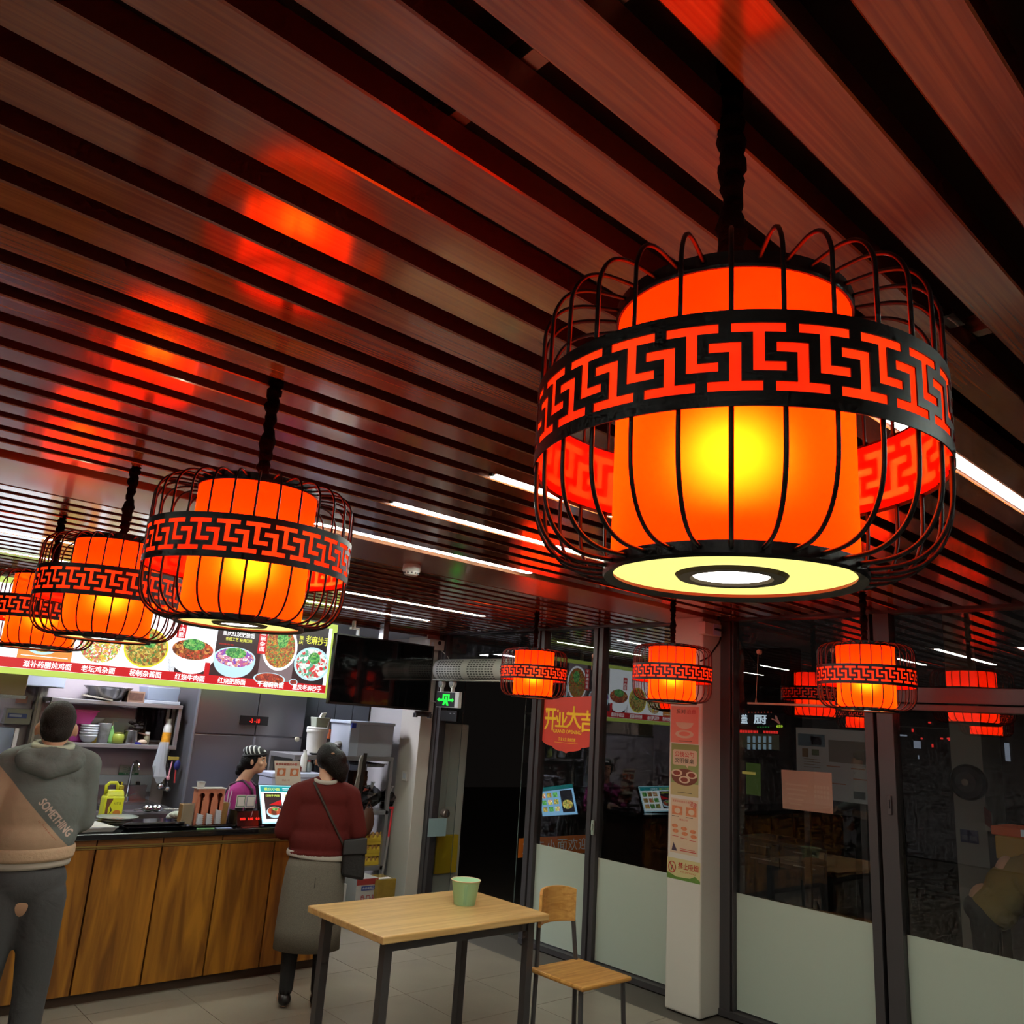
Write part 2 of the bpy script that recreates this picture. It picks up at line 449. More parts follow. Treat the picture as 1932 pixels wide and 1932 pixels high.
# ------------------------------------------------------------------ outside, at night
st(box('ground', (5.28, -6, -.12), (22, 18, -.02), mat('paving_night', '3a342e', .55, var=.2, vscale=3)))
# ================================================================== lanterns
def shade_mat():
    m, nt, b = newmat('lantern_cloth'); N = nt.nodes.new; out = nt.nodes['Material Output']
    nt.nodes.remove(b)
    e = N('ShaderNodeEmission'); e.inputs[0].default_value = (1, .009, .0, 1); e.inputs[1].default_value = 3.6
    t = N('ShaderNodeBsdfTranslucent'); t.inputs[0].default_value = (1, .055, .001, 1)
    d = N('ShaderNodeBsdfDiffuse'); d.inputs[0].default_value = (.6, .03, .01, 1)
    rf = N('ShaderNodeBsdfRefraction'); rf.inputs[0].default_value = (1, .15, .003, 1); rf.inputs['Roughness'].default_value = 1.0; rf.inputs['IOR'].default_value = 1.3
    mr = N('ShaderNodeMixShader'); mr.inputs[0].default_value = .5; nt.links.new(t.outputs[0], mr.inputs[1]); nt.links.new(rf.outputs[0], mr.inputs[2])
    a1 = N('ShaderNodeMixShader'); a1.inputs[0].default_value = .25
    tc = N('ShaderNodeTexCoord'); wv = N('ShaderNodeTexWave'); wv.wave_type = 'BANDS'; wv.bands_direction = 'Z'; wv.inputs['Scale'].default_value = 180; wv.inputs['Distortion'].default_value = 1.5
    bp = N('ShaderNodeBump'); bp.inputs['Strength'].default_value = .1; bp.inputs['Distance'].default_value = .001
    nt.links.new(tc.outputs['Object'], wv.inputs[0]); nt.links.new(wv.outputs['Fac'], bp.inputs['Height']); nt.links.new(bp.outputs[0], t.inputs['Normal'])
    ad = N('ShaderNodeAddShader')
    nt.links.new(mr.outputs[0], a1.inputs[1]); nt.links.new(d.outputs[0], a1.inputs[2])
    nt.links.new(a1.outputs[0], ad.inputs[0]); nt.links.new(e.outputs[0], ad.inputs[1]); nt.links.new(ad.outputs[0], out.inputs[0])
    return m
M_shade = shade_mat()
def liner_mat():
    m, nt, b = newmat('band_liner'); N = nt.nodes.new; out = nt.nodes['Material Output']; nt.nodes.remove(b)
    t = N('ShaderNodeBsdfTranslucent'); t.inputs[0].default_value = (1, .55, .05, 1)
    d = N('ShaderNodeBsdfDiffuse'); d.inputs[0].default_value = (.9, .14, .07, 1)
    mx = N('ShaderNodeMixShader'); mx.inputs[0].default_value = .45
    nt.links.new(t.outputs[0], mx.inputs[1]); nt.links.new(d.outputs[0], mx.inputs[2]); nt.links.new(mx.outputs[0], out.inputs[0])
    return m
M_liner = liner_mat()
M_disc = glow('diffuser_yellow', 'fff48a', 1.15)
M_spot = glow('spot_white', 'fffdf2', 9.0)
M_cord = mat('cord_sleeve', '0a0706', .95, spec=.1, bump=.8, bscale=70)
def key_band():
    """meander band of 24 repeats cut out of a black sheet, z 2.085 - 2.187"""
    n, R, zb, hh = 24, .2500, 2.083, .104
    us = sorted(set([0, .146, .165, .32, .462, .49, .647, .665, .807, .97, 1.0, .40, .73, .90]))
    vs = sorted(set([0, .155, .255, .36, .455, .555, .657, .76, .857, 1.0]))
    def hole(u, v):
        for du in (-1, 0, 1):
            x = u+du
            if .76 < v < .857 and 0 < x < .807: return True
            if .36 < v <= .76 and .32 < x < .49: return True
            if .36 < v < .455 and .32 < x < .807: return True
            if .555 < v < .657 and -.335 < x < .146: return True
            if .155 < v < .657 and -.03 < x < .146: return True
            if .155 < v < .255 and -.353 < x < .462: return True
        return False
    V = {}; VL = []; F = []
    def vid(i, u, v):
        k = (round((i+u) % n, 5), v)
        if k not in V:
            a = -2*PI*(i+u)/n      # clockwise from above reads left to right from outside
            V[k] = len(VL); VL.append((R*math.cos(-a), R*math.sin(-a), zb+v*hh))
        return V[k]
    for i in range(n):
        for a, b in zip(us[:-1], us[1:]):
            for c, d in zip(vs[:-1], vs[1:]):
                if not hole((a+b)/2, (c+d)/2):
                    F.append((vid(i, a, c), vid(i, b, c), vid(i, b, d), vid(i, a, d)))
    return VL, F
def make_lantern():
    t = thing('pendant_lantern', 'x', 'lantern', (0, 0, 0))
    g = G().lathe([(.148, 1.966), (.148, 2.297)], n=72, cap=False); g.mk('shade', M_shade, t, smooth=True)
    V, F = key_band(); bd = mk('key_pattern_band', V, F, M_black, t, smooth=False, solid=.0016)
    g = G().lathe([(.2478, 2.087), (.2478, 2.183)], n=72, cap=False); g.mk('band_liner', M_liner, t, smooth=True)
    # rims top and bottom
    g = G().lathe([(.146, 2.296), (.151, 2.296), (.152, 2.300), (.152, 2.316), (.146, 2.316), (.144, 2.306)], n=72, cap=False)
    g.F.append(()) if False else None
    g.mk('top_ring', M_black, t, smooth=False)
    g = G().lathe([(.144, 1.958), (.1555, 1.953), (.157, 1.957), (.157, 1.971), (.149, 1.972), (.147, 1.962)], n=72, cap=False)
    g.mk('bottom_ring', M_black, t)
    G().lathe([(.0, 1.9635), (.146, 1.9625), (.146, 1.9655), (0, 1.9665)], n=72, cap=False).mk('diffuser', M_disc, t)
    dn = t.children[-1]
    g = G().lathe([(.047, 1.9605), (.050, 1.957), (.064, 1.957), (.068, 1.9615), (.047, 1.9625)], n=48, cap=False); sp = g.mk('spot_bezel', mat('bezel_grey', '5c5140', .35, metal=.3), t)
    g = G().lathe([(.0, 1.9600), (.046, 1.9603), (.046, 1.9622), (0, 1.9622)], n=40, cap=False); g.mk('spot_lamp', M_spot, t)
    # wire cage of 30 hoops
    pra = [(.150, 2.306), (.175, 2.3075), (.200, 2.307), (.222, 2.300), (.2365, 2.286), (.2450, 2.266), (.2465, 2.245), (.2468, 2.184)]
    prb = [(.2468, 2.086), (.2465, 2.055),
          (.2445, 2.030), (.2385, 2.008), (.228, 1.989), (.213, 1.975), (.195, 1.967), (.175, 1.964), (.154, 1.963)]
    def smooth_path(P, n=4):
        o_ = []
        for i in range(len(P)-1):
            p0, p1, p2, p3 = P[max(i-1, 0)], P[i], P[i+1], P[min(i+2, len(P)-1)]
            for q in range(n):
                t_ = q/n; o_.append(tuple(.5*((2*p1[c_])+(-p0[c_]+p2[c_])*t_+(2*p0[c_]-5*p1[c_]+4*p2[c_]-p3[c_])*t_**2+(-p0[c_]+3*p1[c_]-3*p2[c_]+p3[c_])*t_**3) for c_ in (0, 1)))
        return o_+[P[-1]]
    pra = smooth_path(pra, 3); prb = smooth_path(prb, 3)
    for path in (pra, prb):
        w0 = G().tube([(r, 0, z) for r, z in path], .0027, 6).mk('wire', M_black, t, smooth=True)
        for k in range(1, 30):
            c = w0.copy(); COL.objects.link(c); c.parent = t; c.rotation_euler = (0, 0, 2*PI*k/30)
    G().lathe([(.1462, 1.957), (.1468, 1.9625)], n=72, cap=False).mk('rim_lining', mat('rim_red', 'd02a10', .4), t)  # shade's red reflection round the disc, put into a coloured ring
    # spider, cord and lamp holder
    g = G()
    for k in range(3):
        a = 2*PI*k/3+.4; g.tube([(0, 0, 2.306), (.147*math.cos(a), .147*math.sin(a), 2.306)], .0035, 6)
    g.lathe([(.02, 2.298), (.02, 2.316)], n=16); g.mk('spider', M_black, t)
    g = G(); pts = []; rs = []
    z = 2.30; rr = random.Random(3)
    while z < 2.735:
        pts.append((rr.uniform(-.003, .003), rr.uniform(-.003, .003), z)); rs.append(rr.choice((.0135, .017, .0205, .018, .016))); z += rr.uniform(.006, .014)
    g.tube(pts, rs, 12); g.mk('cord', M_cord, t, smooth=True)
    g = G().tube([(0, 0, 2.306), (0, 0, 2.165)], .006, 8); g.lathe([(.018, 2.150), (.040, 2.152), (.042, 2.165), (.02, 2.18)], n=20)  # holder disc added to block the bulb's upward light
    g.mk('lamp_holder', M_white, t)
    g = G().tube([(.146, 0, 1.97), (.146, 0, 2.29)], .0022, 6); g.mk('seam_rod', M_black, t)
    return t
lan0 = make_lantern()
LAN = [((.857, .557), 'largest red lantern in a black wire cage, hanging closest overhead', 2.9),
       ((.868, 1.98), 'second red wire-cage lantern of the long row, in front of the menu board', .3),
       ((.89, 3.156), 'third red wire-cage lantern of the row, above the man in the hoodie', .9),
       ((.965, 4.46), 'farthest red lantern of the row, partly cut off by the picture edge', .4),
       ((4.33, 4.53), 'small red lantern in front of the air curtain and the door opening', .7),
       ((4.31, 3.235), 'small red lantern hanging before the poster column', .1),
       ((4.45, 2.05), 'small red lantern in front of the dark windows, below the wide head beam', .55)]
for i, ((x, y), lab, rz) in enumerate(LAN):
    o = lan0 if i == 0 else copy_tree(lan0)
    o.location = (x, y, 0); o['label'] = lab; o['category'] = 'lantern'; o['group'] = 'red wire-cage lanterns on black cords'
    o.rotation_euler = (0, 0, math.atan2(y, x)+PI if i == 0 else rz)
    ld = bpy.data.lights.new('lantern_bulb', 'POINT'); ld.energy = 2.6; ld.color = (1, .86, .62); ld.shadow_soft_size = .045
    lo = bpy.data.objects.new('bulb', ld); COL.objects.link(lo); lo.parent = o; lo.location = (0, 0, 2.115)

# ================================================================== LED strips and detector on the ceiling
def led(x0, x1, y, label, grp='white LED strips on the slatted ceiling'):
    t = thing('led_strip', label, 'light', (x0, y, HZ-.016), group=grp)
    wd = .019
    g = G().box((x0, y-wd-.003, HZ+.006), (x1, y+wd+.003, HZ+.03)); g.mk('housing', mat('led_housing', 'c9c6c0', .4), t)
    g = G().box((x0+.008, y-wd, HZ+.0015), (x1-.008, y+wd, HZ+.0055)); g.mk('diffuser', M_ledwhite, t)
    g = G().box((x0-.012, y-.008, HZ+.002), (x0+.004, y+.008, HZ+.012)); g.mk('end_cap', M_dark, t)
    return t
led(1.77, 3.19, .846, 'LED strip right behind the largest lantern, ending at the right picture edge')
led(1.765, 3.17, 2.114, 'LED strip whose left half shows left of the largest lantern')
led(1.77, 3.15, 2.748, 'LED strip second from the flat ceiling panel')
led(1.77, 3.165, 3.382, 'long LED strip directly beside the flat ceiling panel with the smoke detector')
led(3.0, 4.37, 5.201, 'short-looking far LED strip above the television')
led(3.05, 4.39, 5.994, 'dimly seen farthest LED strip over the television top edge')
led(.45, 1.86, 5.201, 'LED strip over the far lanterns at the left picture edge')
led(.45, 1.86, 5.994, 'LED strip closest to the menu board at the left picture edge')
for yy, nm in ((-.58, 'first'), (-2.007, 'second'), (-3.117, 'third')):  # unseen strips added to brighten the room
    led(1.77, 3.17, yy, 'LED strip behind the camera, '+nm+' from the lanterns'); led(-2.4, -1.0, yy, 'LED strip behind the camera by the left wall, '+nm+' from the lanterns')
led(-2.4, -1.0, 1.163, 'LED strip left of the lantern row, nearest the camera'); led(-2.4, -1.0, 2.907, 'LED strip left of the lantern row, towards the kitchen')  # also added out of view for ambient light
sd = thing('smoke_detector', 'white round smoke detector on the flat ceiling panel', 'detector', (2.625, 3.80, HZ-.05))
G().lathe([(.048, HZ-.004), (.050, HZ-.012), (.050, HZ-.040), (.046, HZ-.046)], c=(2.625, 3.80, 0), n=32).mk('base', M_white, sd, smooth=False)
G().lathe([(.034, HZ-.064), (.040, HZ-.058), (.043, HZ-.046), (.03, HZ-.045)], c=(2.625, 3.80, 0), n=32).mk('sensor_head', M_white, sd)
g = G()
for k in range(12):
    a = 2*PI*k/12; x, y = 2.625+.0405*math.cos(a), 3.80+.0405*math.sin(a); g.box((x-.004, y-.004, HZ-.058), (x+.004, y+.004, HZ-.050))
g.mk('vent', M_dark, sd)
cl = thing('mounting_clip', 'small black clip on the slats right of the largest lantern', 'clip', (1.53, .40, HZ-.01))
p = at_z(1795, 600, HZ-.005)
cl.location = p; WL[cl.name] = p.copy()
G().box((p.x-.03, p.y-.014, HZ-.012), (p.x+.03, p.y+.014, HZ+.001)).mk('plate', M_dark, cl)
G().tube([(p.x-.02, p.y, HZ-.012), (p.x-.01, p.y-.008, HZ-.02), (p.x+.01, p.y-.008, HZ-.02)], .002, 6).mk('hook', mat('hook_metal', '8a8076', .4, metal=.6), cl)
# ================================================================== menu lightbox
YB = 6.70
mb = thing('menu_board', 'long backlit menu board with yellow-green border hanging over the counter', 'menu board', (2.2, YB+.04, 1.86))
bx0, bx1, bz0, bz1 = .45, 3.873, 1.862, 2.527
M_border = glow('board_border', 'c9e063', .95); M_bwhite = glow('board_white', 'f3f8ff', 1.5)
M_bred = glow('board_red', 'd8242a', .95); M_bdark = glow('board_dark', '3a3234', .9); M_bgrey = glow('board_grey', '8a7c80', .9)
M_borange = glow('board_orange', 'ef9a48', 1.0); M_byel = glow('board_yellow', 'e9e23a', 1.1); M_bpale = glow('board_paleblue', 'bfe6f4', 1.15)
M_bgreen = glow('board_green', '58b85e', .9)
for m_ in (M_border, M_bred, M_bdark, M_bgrey, M_borange, M_byel, M_bpale, M_bgreen): m_.cycles.emission_sampling = 'NONE'
box('housing', (bx0, YB+.004, bz0), (bx1, YB+.09, bz1), mat('board_housing', '9aa05a', .4), mb)
g = G(); 
for (a, b) in (((bx0, bz0), (bx1, bz0+.043)), ((bx0, bz1-.043), (bx1, bz1)), ((bx0, bz0+.043), (bx0+.05, bz1-.043)), ((bx1-.05, bz0+.043), (bx1, bz1-.043))):
    g.box((a[0], YB-.006, a[1]), (b[0], YB+.003, b[1]))
g.mk('border', M_border, mb)
pb = Panel((0, YB, 0), (1, 0, 0), (0, 0, 1), mb)
pb.rect('print_sheet', bx0+.05, bz0+.043, bx1-.05, bz1-.043, M_bwhite, lift=.001)
zr0, zr1 = bz0+.045, bz0+.114
pb.rect('name_strip', bx0+.05, zr0, bx1-.05, zr1, M_bred, lift=.003)
def bx(px, py=1230): return at_y(px, py, YB).x
zb0, zb1 = zr1, bz1-.043
M_meat = food('food_beef', ['8a4a22', 'b8702e', 'd8452a', '6a2f18', 'e0a050', 'c05030'], 55, 1.0)
M_greens = food('food_greens', ['3fa050', '69c45a', '2c7a3c', '9ad070'], 70, 1.0)
M_noodle = food('food_noodles', ['d8b850', 'b89038', 'e8d070', '5a8a3c', 'a05a28'], 60, 1.0)
M_mix = food('food_mixed', ['f2e060', 'e88a60', 'ffffff', 'd24a50', '8ac050', 'e8c040'], 75, 1.1)
M_chili = food('food_chili', ['b02c18', '8a1c10', 'd85a28', '70200f'], 70, .95)
M_mince = food('food_mince', ['a8401a', '8a3010', 'e0a030', '5aa040', 'c86028'], 80, 1.0)
M_dump = food('food_dumplings', ['ffffff', 'e8f0e8', 'd84040', '58b088', 'c8d8d0'], 40, 1.1)
M_cab = food('food_purple', ['d060a0', '8848c0', 'f0c0d0', 'e09080', 'ffffff'], 60, 1.0)
for m_ in (M_meat, M_greens, M_noodle, M_mix, M_chili, M_mince, M_dump, M_cab): m_.cycles.emission_sampling = 'NONE'
def dish(pxc, pyc, prx, pry, bowl, fm, rim=.86, top=None, full=True):
    P = at_y(pxc, pyc, YB); rx = at_y(pxc+prx, pyc, YB).x-P.x; rz = P.z-at_y(pxc, pyc+pry, YB).z
    pb.disc('printed_bowl', P.x, P.z, rx, rz, bowl, lift=.004)
    pb.disc('printed_food', P.x, P.z, rx*rim, rz*rim, fm, lift=.005)
    if top: pb.disc('printed_garnish', P.x+rx*.1, P.z+rz*.35, rx*.32, rz*.35, top, lift=.006)
def pan(px0, px1, m, z0=zb0, z1=zb1, lift=.002): return pb.rect('print_panel', bx(px0), z0, bx(px1), z1, m, lift=lift)
pan(33, 137, M_borange); pan(320, 334, M_bwhite)
pb.rect('print_panel', bx(320), zb0, bx(405), zb0+.10, M_bdark, lift=.002)
pan(405, 492, M_bdark); pan(492, 556, M_bgrey); pan(556, 616, M_bdark)
pb.rect('print_panel', bx(40), zb0+.02, bx(130), zb0+.025, M_bwhite, lift=.003)
dish(84, 1200, 42, 36, M_bpale, M_noodle); dish(190, 1216, 41, 37, M_bwhite, M_mix, .95); dish(276, 1222, 42, 38, M_byel, M_noodle, .92, M_greens)
# deep bowl of beef noodles
def bowl(pxc, pyc, prx, pry, depth, rim, fm, top, liftb=.004):
    P = at_y(pxc, pyc, YB); rx = at_y(pxc+prx, pyc, YB).x-P.x; rz = P.z-at_y(pxc, pyc+pry, YB).z; dz = P.z-at_y(pxc, pyc+depth, YB).z
    pts = [(P.x-rx, P.z)]+[(P.x-rx*math.cos(a), P.z-dz*math.sin(a)**.8) for a in [PI*k/20 for k in range(1, 20)]]+[(P.x+rx, P.z)]
    pb.poly('printed_bowl', pts, rim, liftb); pb.disc('printed_rim', P.x, P.z, rx, rz, rim, liftb+.001)
    pb.disc('printed_food', P.x, P.z, rx*.92, rz*.88, fm, liftb+.002); pb.disc('printed_garnish', P.x, P.z+rz*.45, rx*.5, rz*.5, top, liftb+.003)
bowl(364, 1226, 42, 22, 46, M_bwhite, M_meat, M_greens)
bowl(443, 1241, 39, 20, 38, M_bpale, M_cab, M_greens)
dish(528, 1222, 33, 44, M_bwhite, M_mince, .88, M_greens)
dish(508, 1281, 30, 12, M_bpale, M_chili, .9)
dish(588, 1253, 33, 32, M_bpale, M_dump, .88, M_greens)
dish(553, 1287, 8, 6, M_bpale, M_chili, .8)
pan(6, 26, M_bwhite)
# the part of the board outside the picture on the left
for k, fm in enumerate((M_chili, M_meat)):
    x = .62+k*.30; pb.disc('printed_bowl', x, 2.2, .13, .13, M_bpale, .004); pb.disc('printed_food', x, 2.2, .11, .11, fm, .005)
M_tw = glow('letter_white', 'ffffff', 1.3); M_ty = glow('letter_yellow', 'f0f060', 1.1); M_tr = glow('letter_red', 'd8302a', .9)
for m_ in (M_tw, M_ty, M_tr): m_.cycles.emission_sampling = 'NONE'
zt0, zt1 = zr0+.010, zr1-.010
for body, p0, p1 in (('滋补药膳炖鸡面', 35, 128), ('老坛鸡杂面', 147, 212), ('秘制杂酱面', 240, 301), ('红烧牛肉面', 327, 384), ('红烧肥肠面', 409, 462), ('干溜豌杂面', 485, 535), ('重庆老麻抄手', 552, 607)):
    pb.text(body, bx(p0, 1290), zt0, bx(p1, 1290), zt1, M_tw, lift=.006, bold=.035)
pb.text('红油抄手', .84, zt0, 1.14, zt1, M_tw, lift=.006, bold=.035)
def ptext(body, l, t, r, b, m, bold=.02, lift=.006):
    a = at_y(l, (t+b)/2, YB); c = at_y(r, (t+b)/2, YB); u = at_y((l+r)/2, t, YB); d = at_y((l+r)/2, b, YB)
    return pb.text(body, a.x, d.z, c.x, u.z, m, lift=lift, bold=bold)
ptext('重庆红烧肥肠面', 420, 1190, 481, 1202, M_tw); ptext('传统工艺 经典口味', 425, 1204, 476, 1211, M_ty); ptext('麻辣香醇', 413, 1214, 441, 1217, M_tr)
ptext('老麻抄手', 576, 1201, 621, 1217, M_ty, .03)
def pv(body, l, t, r, b, m):
    a = at_y(l, (t+b)/2, YB); c = at_y(r, (t+b)/2, YB); u = at_y((l+r)/2, t, YB); d = at_y((l+r)/2, b, YB)
    pb.vtext(body, a.x, d.z, c.x, u.z, m, .0065, .02)
pv('重庆', 564, 1199, 572, 1216, M_ty)
def tagp(l, t, r, b, m, lift=.0058):
    a = at_y(l, (t+b)/2, YB); c = at_y(r, (t+b)/2, YB); u = at_y((l+r)/2, t, YB); d = at_y((l+r)/2, b, YB)
    pb.rect('print_tag', a.x, d.z, c.x, u.z, m, lift)
tagp(488, 1178, 504, 1234, M_bred); pv('干溜豌杂面', 491, 1180, 501, 1230, M_tw)
tagp(335, 1168, 352, 1204, M_bred); pv('牛肉面', 338, 1172, 349, 1203, M_tw)
tagp(385, 1250, 395, 1274, M_bred)
box('hanger', (1.2, YB+.03, bz1), (1.23, YB+.06, 2.6), M_white, mb); box('hanger', (3.2, YB+.03, bz1), (3.23, YB+.06, 2.6), M_white, mb)

# ================================================================== television
tv = thing('television', 'large switched-off black television beside the menu board', 'television', (4.3, 6.5, 1.82))
tx0, tx1, tz0, tz1 = 3.755, 4.850, 1.818, 2.436
box('casing', (tx0, 6.505, tz0), (tx1, 6.55, tz1), M_dark, tv, bevel=.006)
box('screen', (tx0+.012, 6.502, tz0+.02), (tx1-.012, 6.506, tz1-.012), mat('tv_glass', '050506', .06, spec=.8), tv)
g = G()
for (a, b) in (((tx0, tz0), (tx1, tz0+.02)), ((tx0, tz1-.012), (tx1, tz1)), ((tx0, tz0), (tx0+.012, tz1)), ((tx1-.012, tz0), (tx1, tz1))):
    g.box((a[0], 6.498, a[1]), (b[0], 6.507, b[1]))
g.mk('bezel', M_dark, tv)
g = G(); g.box((4.28, 6.55, 2.0), (4.34, 6.62, 2.62)); g.box((4.1, 6.55, 2.0), (4.5, 6.565, 2.3)); g.mk('ceiling_bracket', M_steel, tv)
a = at_y(768, 1344, 6.7); b = at_y(797, 1352, 6.7)
g = G(); g.box((a.x, 6.56, b.z), (b.x, 6.58, a.z+.02)); g.box((a.x, 6.55, b.z-.01), (a.x+.02, 6.60, b.z+.03)); g.box((b.x-.02, 6.55, b.z-.01), (b.x, 6.60, b.z+.03)); g.mk('bracket_foot', M_frame, tv)
br = thing('hanging_bracket', 'small white bracket above the television near the ceiling trim', 'bracket', at_y(668, 1185, 6.66))
a = at_y(660, 1183, 6.66); b = at_y(674, 1200, 6.66)
g = G().box((a.x, 6.62, a.z-.02), (b.x, 6.66, a.z)); g.box((b.x-.015, 6.62, b.z), (b.x, 6.66, a.z)); g.mk('arm', M_white, br)
G().box((a.x+.02, 6.62, a.z), (a.x+.04, 6.66, 2.58)).mk('stem', M_white, br)

# ================================================================== counter
M_cw = wood('counter_wood', '74440f', 'b0721f', 'Z', rough=.38, scale=2.2, stretch=5., fine=.1)
M_stone = mat('black_stone_top', '16151a', .10, spec=.7, var=.3, vscale=120)
M_brass = mat('brass_strip', 'b09a5c', .3, metal=.8)
ct = thing('service_counter', 'wood-panelled service counter with brass strip under a black top', 'counter', (1.8, 5.9, 0))
box('carcass', (-.8, 5.60, .0), (3.42, 6.10, .90), mat('counter_core', '3a2412', .6), ct)
# panels seen between the two customers; joints at the measured places
def cx(px, py): return at_y(px, py, 5.57).x
js = [-.8, -.2, .45, 1.02, cx(180, 1605), cx(306, 1596), cx(418, 1590), cx(519, 1584)]
js += [js[-1]+.5, 3.42]
for a, b in zip(js[:-1], js[1:]):
    if b-a > .02: box('panel', (a+.005, 5.565, .06), (b-.005, 5.60, .855), M_cw, ct, bevel=.002)
box('plinth', (-.8, 5.62, 0), (3.42, 5.66, .06), M_dark, ct)
for a, b in zip(js[:-1], js[1:]):
    if b-a > .02: box('top_rail', (a+.004, 5.562, .862), (b-.004, 5.60, .912), wood('rail_wood', '6b3d17', '8f5a2a', 'X', rough=.3), ct)
box('brass_strip', (-.8, 5.556, .868), (3.42, 5.564, .876), M_brass, ct); box('brass_strip', (-.8, 5.556, .858), (3.42, 5.564, .862), M_brass, ct)
wt = box('worktop', (-.85, 5.53, .912), (3.46, 6.14, .95), M_stone, bevel=.006); tag(wt, 'glossy black stone worktop lying on the service counter', 'worktop')

# back counter with sink
bc = thing('sink_counter', 'stainless steel sink counter below the wall shelves', 'counter', (2.2, 7.6, 0))
g = G().box((.8, 7.2, .0), (2.88, 8.15, .80)); g.mk('cabinet', M_steeld, bc)
box('backsplash', (.8, 8.10, .86), (2.9, 8.16, .98), M_steel, bc)
g = G()
for a, b in (((.8, 7.05, .82), (2.0, 8.15, .86)), ((2.0, 7.05, .82), (2.9, 7.22, .86)), ((2.0, 7.85, .82), (2.9, 8.15, .86)), ((2.0, 7.22, .82), (2.06, 7.85, .86)), ((2.84, 7.22, .82), (2.9, 7.85, .86)), ((2.43, 7.22, .80), (2.47, 7.85, .855))): g.box(a, b)
g.mk('steel_top', M_steel, bc)
g = G()
for x0, x1 in ((2.06, 2.43), (2.47, 2.84)):
    g.box((x0, 7.22, .64), (x1, 7.85, .65))
    for a, b in (((x0, 7.22, .65), (x0+.01, 7.85, .84)), ((x1-.01, 7.22, .65), (x1, 7.85, .84)), ((x0, 7.22, .65), (x1, 7.23, .84)), ((x0, 7.84, .65), (x1, 7.85, .84))): g.box(a, b)
g.mk('basin', M_steeld, bc)
p = at_y(236, 1520, 7.95); q = at_y(246, 1467, 7.95)
fa = thing('faucet', 'tall chrome faucet between the two black knife handles', 'faucet', (p.x, 7.95, .86))
M_chrome = mat('chrome', 'c4c4c6', .1, metal=1.)
G().tube([(p.x, 7.95, .86), (p.x, 7.95, 1.15), (p.x+.005, 7.93, 1.19), (p.x+.012, 7.89, 1.205), (p.x+.015, 7.83, 1.19), (p.x+.015, 7.80, 1.14)], .011, 10).mk('spout', M_chrome, fa, smooth=True)
G().lathe([(.026, .86), (.022, .90), (.014, .92)], c=(p.x, 7.95, 0), n=16).mk('base', M_chrome, fa)
G().tube([(p.x+.01, 7.95, .90), (p.x+.07, 7.93, .93)], .006, 6).mk('lever', M_chrome, fa)
# knives on a magnetic bar
a = at_y(206, 1480, 8.14); b = at_y(285, 1500, 8.14)
mbx = thing('knife_bar', 'steel magnetic knife bar over the sink', 'rack', (a.x, 8.16, at_y(240, 1498, 8.14).z))
zk = at_y(240, 1498, 8.14).z
box('bar', (at_y(210, 1498, 8.14).x, 8.14, zk-.02), (at_y(283, 1498, 8.14).x, 8.165, zk+.02), M_steel, mbx)
for px, lab in ((228, 'knife with a black handle left of the faucet'), (263, 'knife with a black handle right of the faucet')):
    c = at_y(px, 1480, 8.12)
    k = thing('kitchen_knife', lab, 'knife', (c.x, 8.12, zk), group='knives on the magnetic bar')
    G().hexa([(c.x-.018, 8.115, zk-.03), (c.x+.016, 8.115, zk-.03), (c.x+.016, 8.138, zk-.03), (c.x-.018, 8.138, zk-.03), (c.x-.028, 8.115, zk+.11), (c.x+.004, 8.115, zk+.11), (c.x+.004, 8.138, zk+.11), (c.x-.028, 8.138, zk+.11)]).mk('handle', M_dark, k, bevel=.004)
    G().box((c.x-.02, 8.128, zk-.18), (c.x+.02, 8.132, zk-.03)).mk('blade', M_chrome, k)

# wall shelves (open steel box frame, two boards)
sh = thing('wall_shelf', 'white steel wall shelf frame with two boards over the sink', 'shelf', (2.5, 8.0, 1.3))
ps = at_y(330, 1330, 7.86); 
zu = at_y(200, 1322, 7.86).z; zl = at_y(200, 1403, 7.86).z
xl, xr = at_y(88, 1360, 7.86).x, at_y(338, 1370, 7.86).x
M_shelf = mat('shelf_steel', '9d9a9c', .3, metal=.6)
for z in (zu, zl): box('board', (xl, 7.84, z-.035), (xr, 8.17, z), M_shelf, sh, bevel=.004)
for x in (xl, xr-.03): box('upright', (x, 7.85, zl-.035), (x+.03, 7.88, zu), M_shelf, sh)
for x in (xl, xr-.03): box('upright', (x, 8.14, zl-.035), (x+.03, 8.168, zu+.1), M_shelf, sh)

# ---- things on the shelves
def spx(l, t, r, b, Y):
    m = (t+b)/2; c = (l+r)/2
    return at_y(l, m, Y).x, at_y(r, m, Y).x, at_y(c, b, Y).z, at_y(c, t, Y).z
def lathe_thing(name, label, cat, cx_, cy, z0, prof, m, group=None, n=28, part='body', smooth=True):
    t = thing(name, label, cat, (cx_, cy, z0), group=group)
    G().lathe([(r, z0+z) for r, z in prof], c=(cx_, cy, 0), n=n).mk(part, m, t, smooth=smooth)
    return t
YS = 7.98
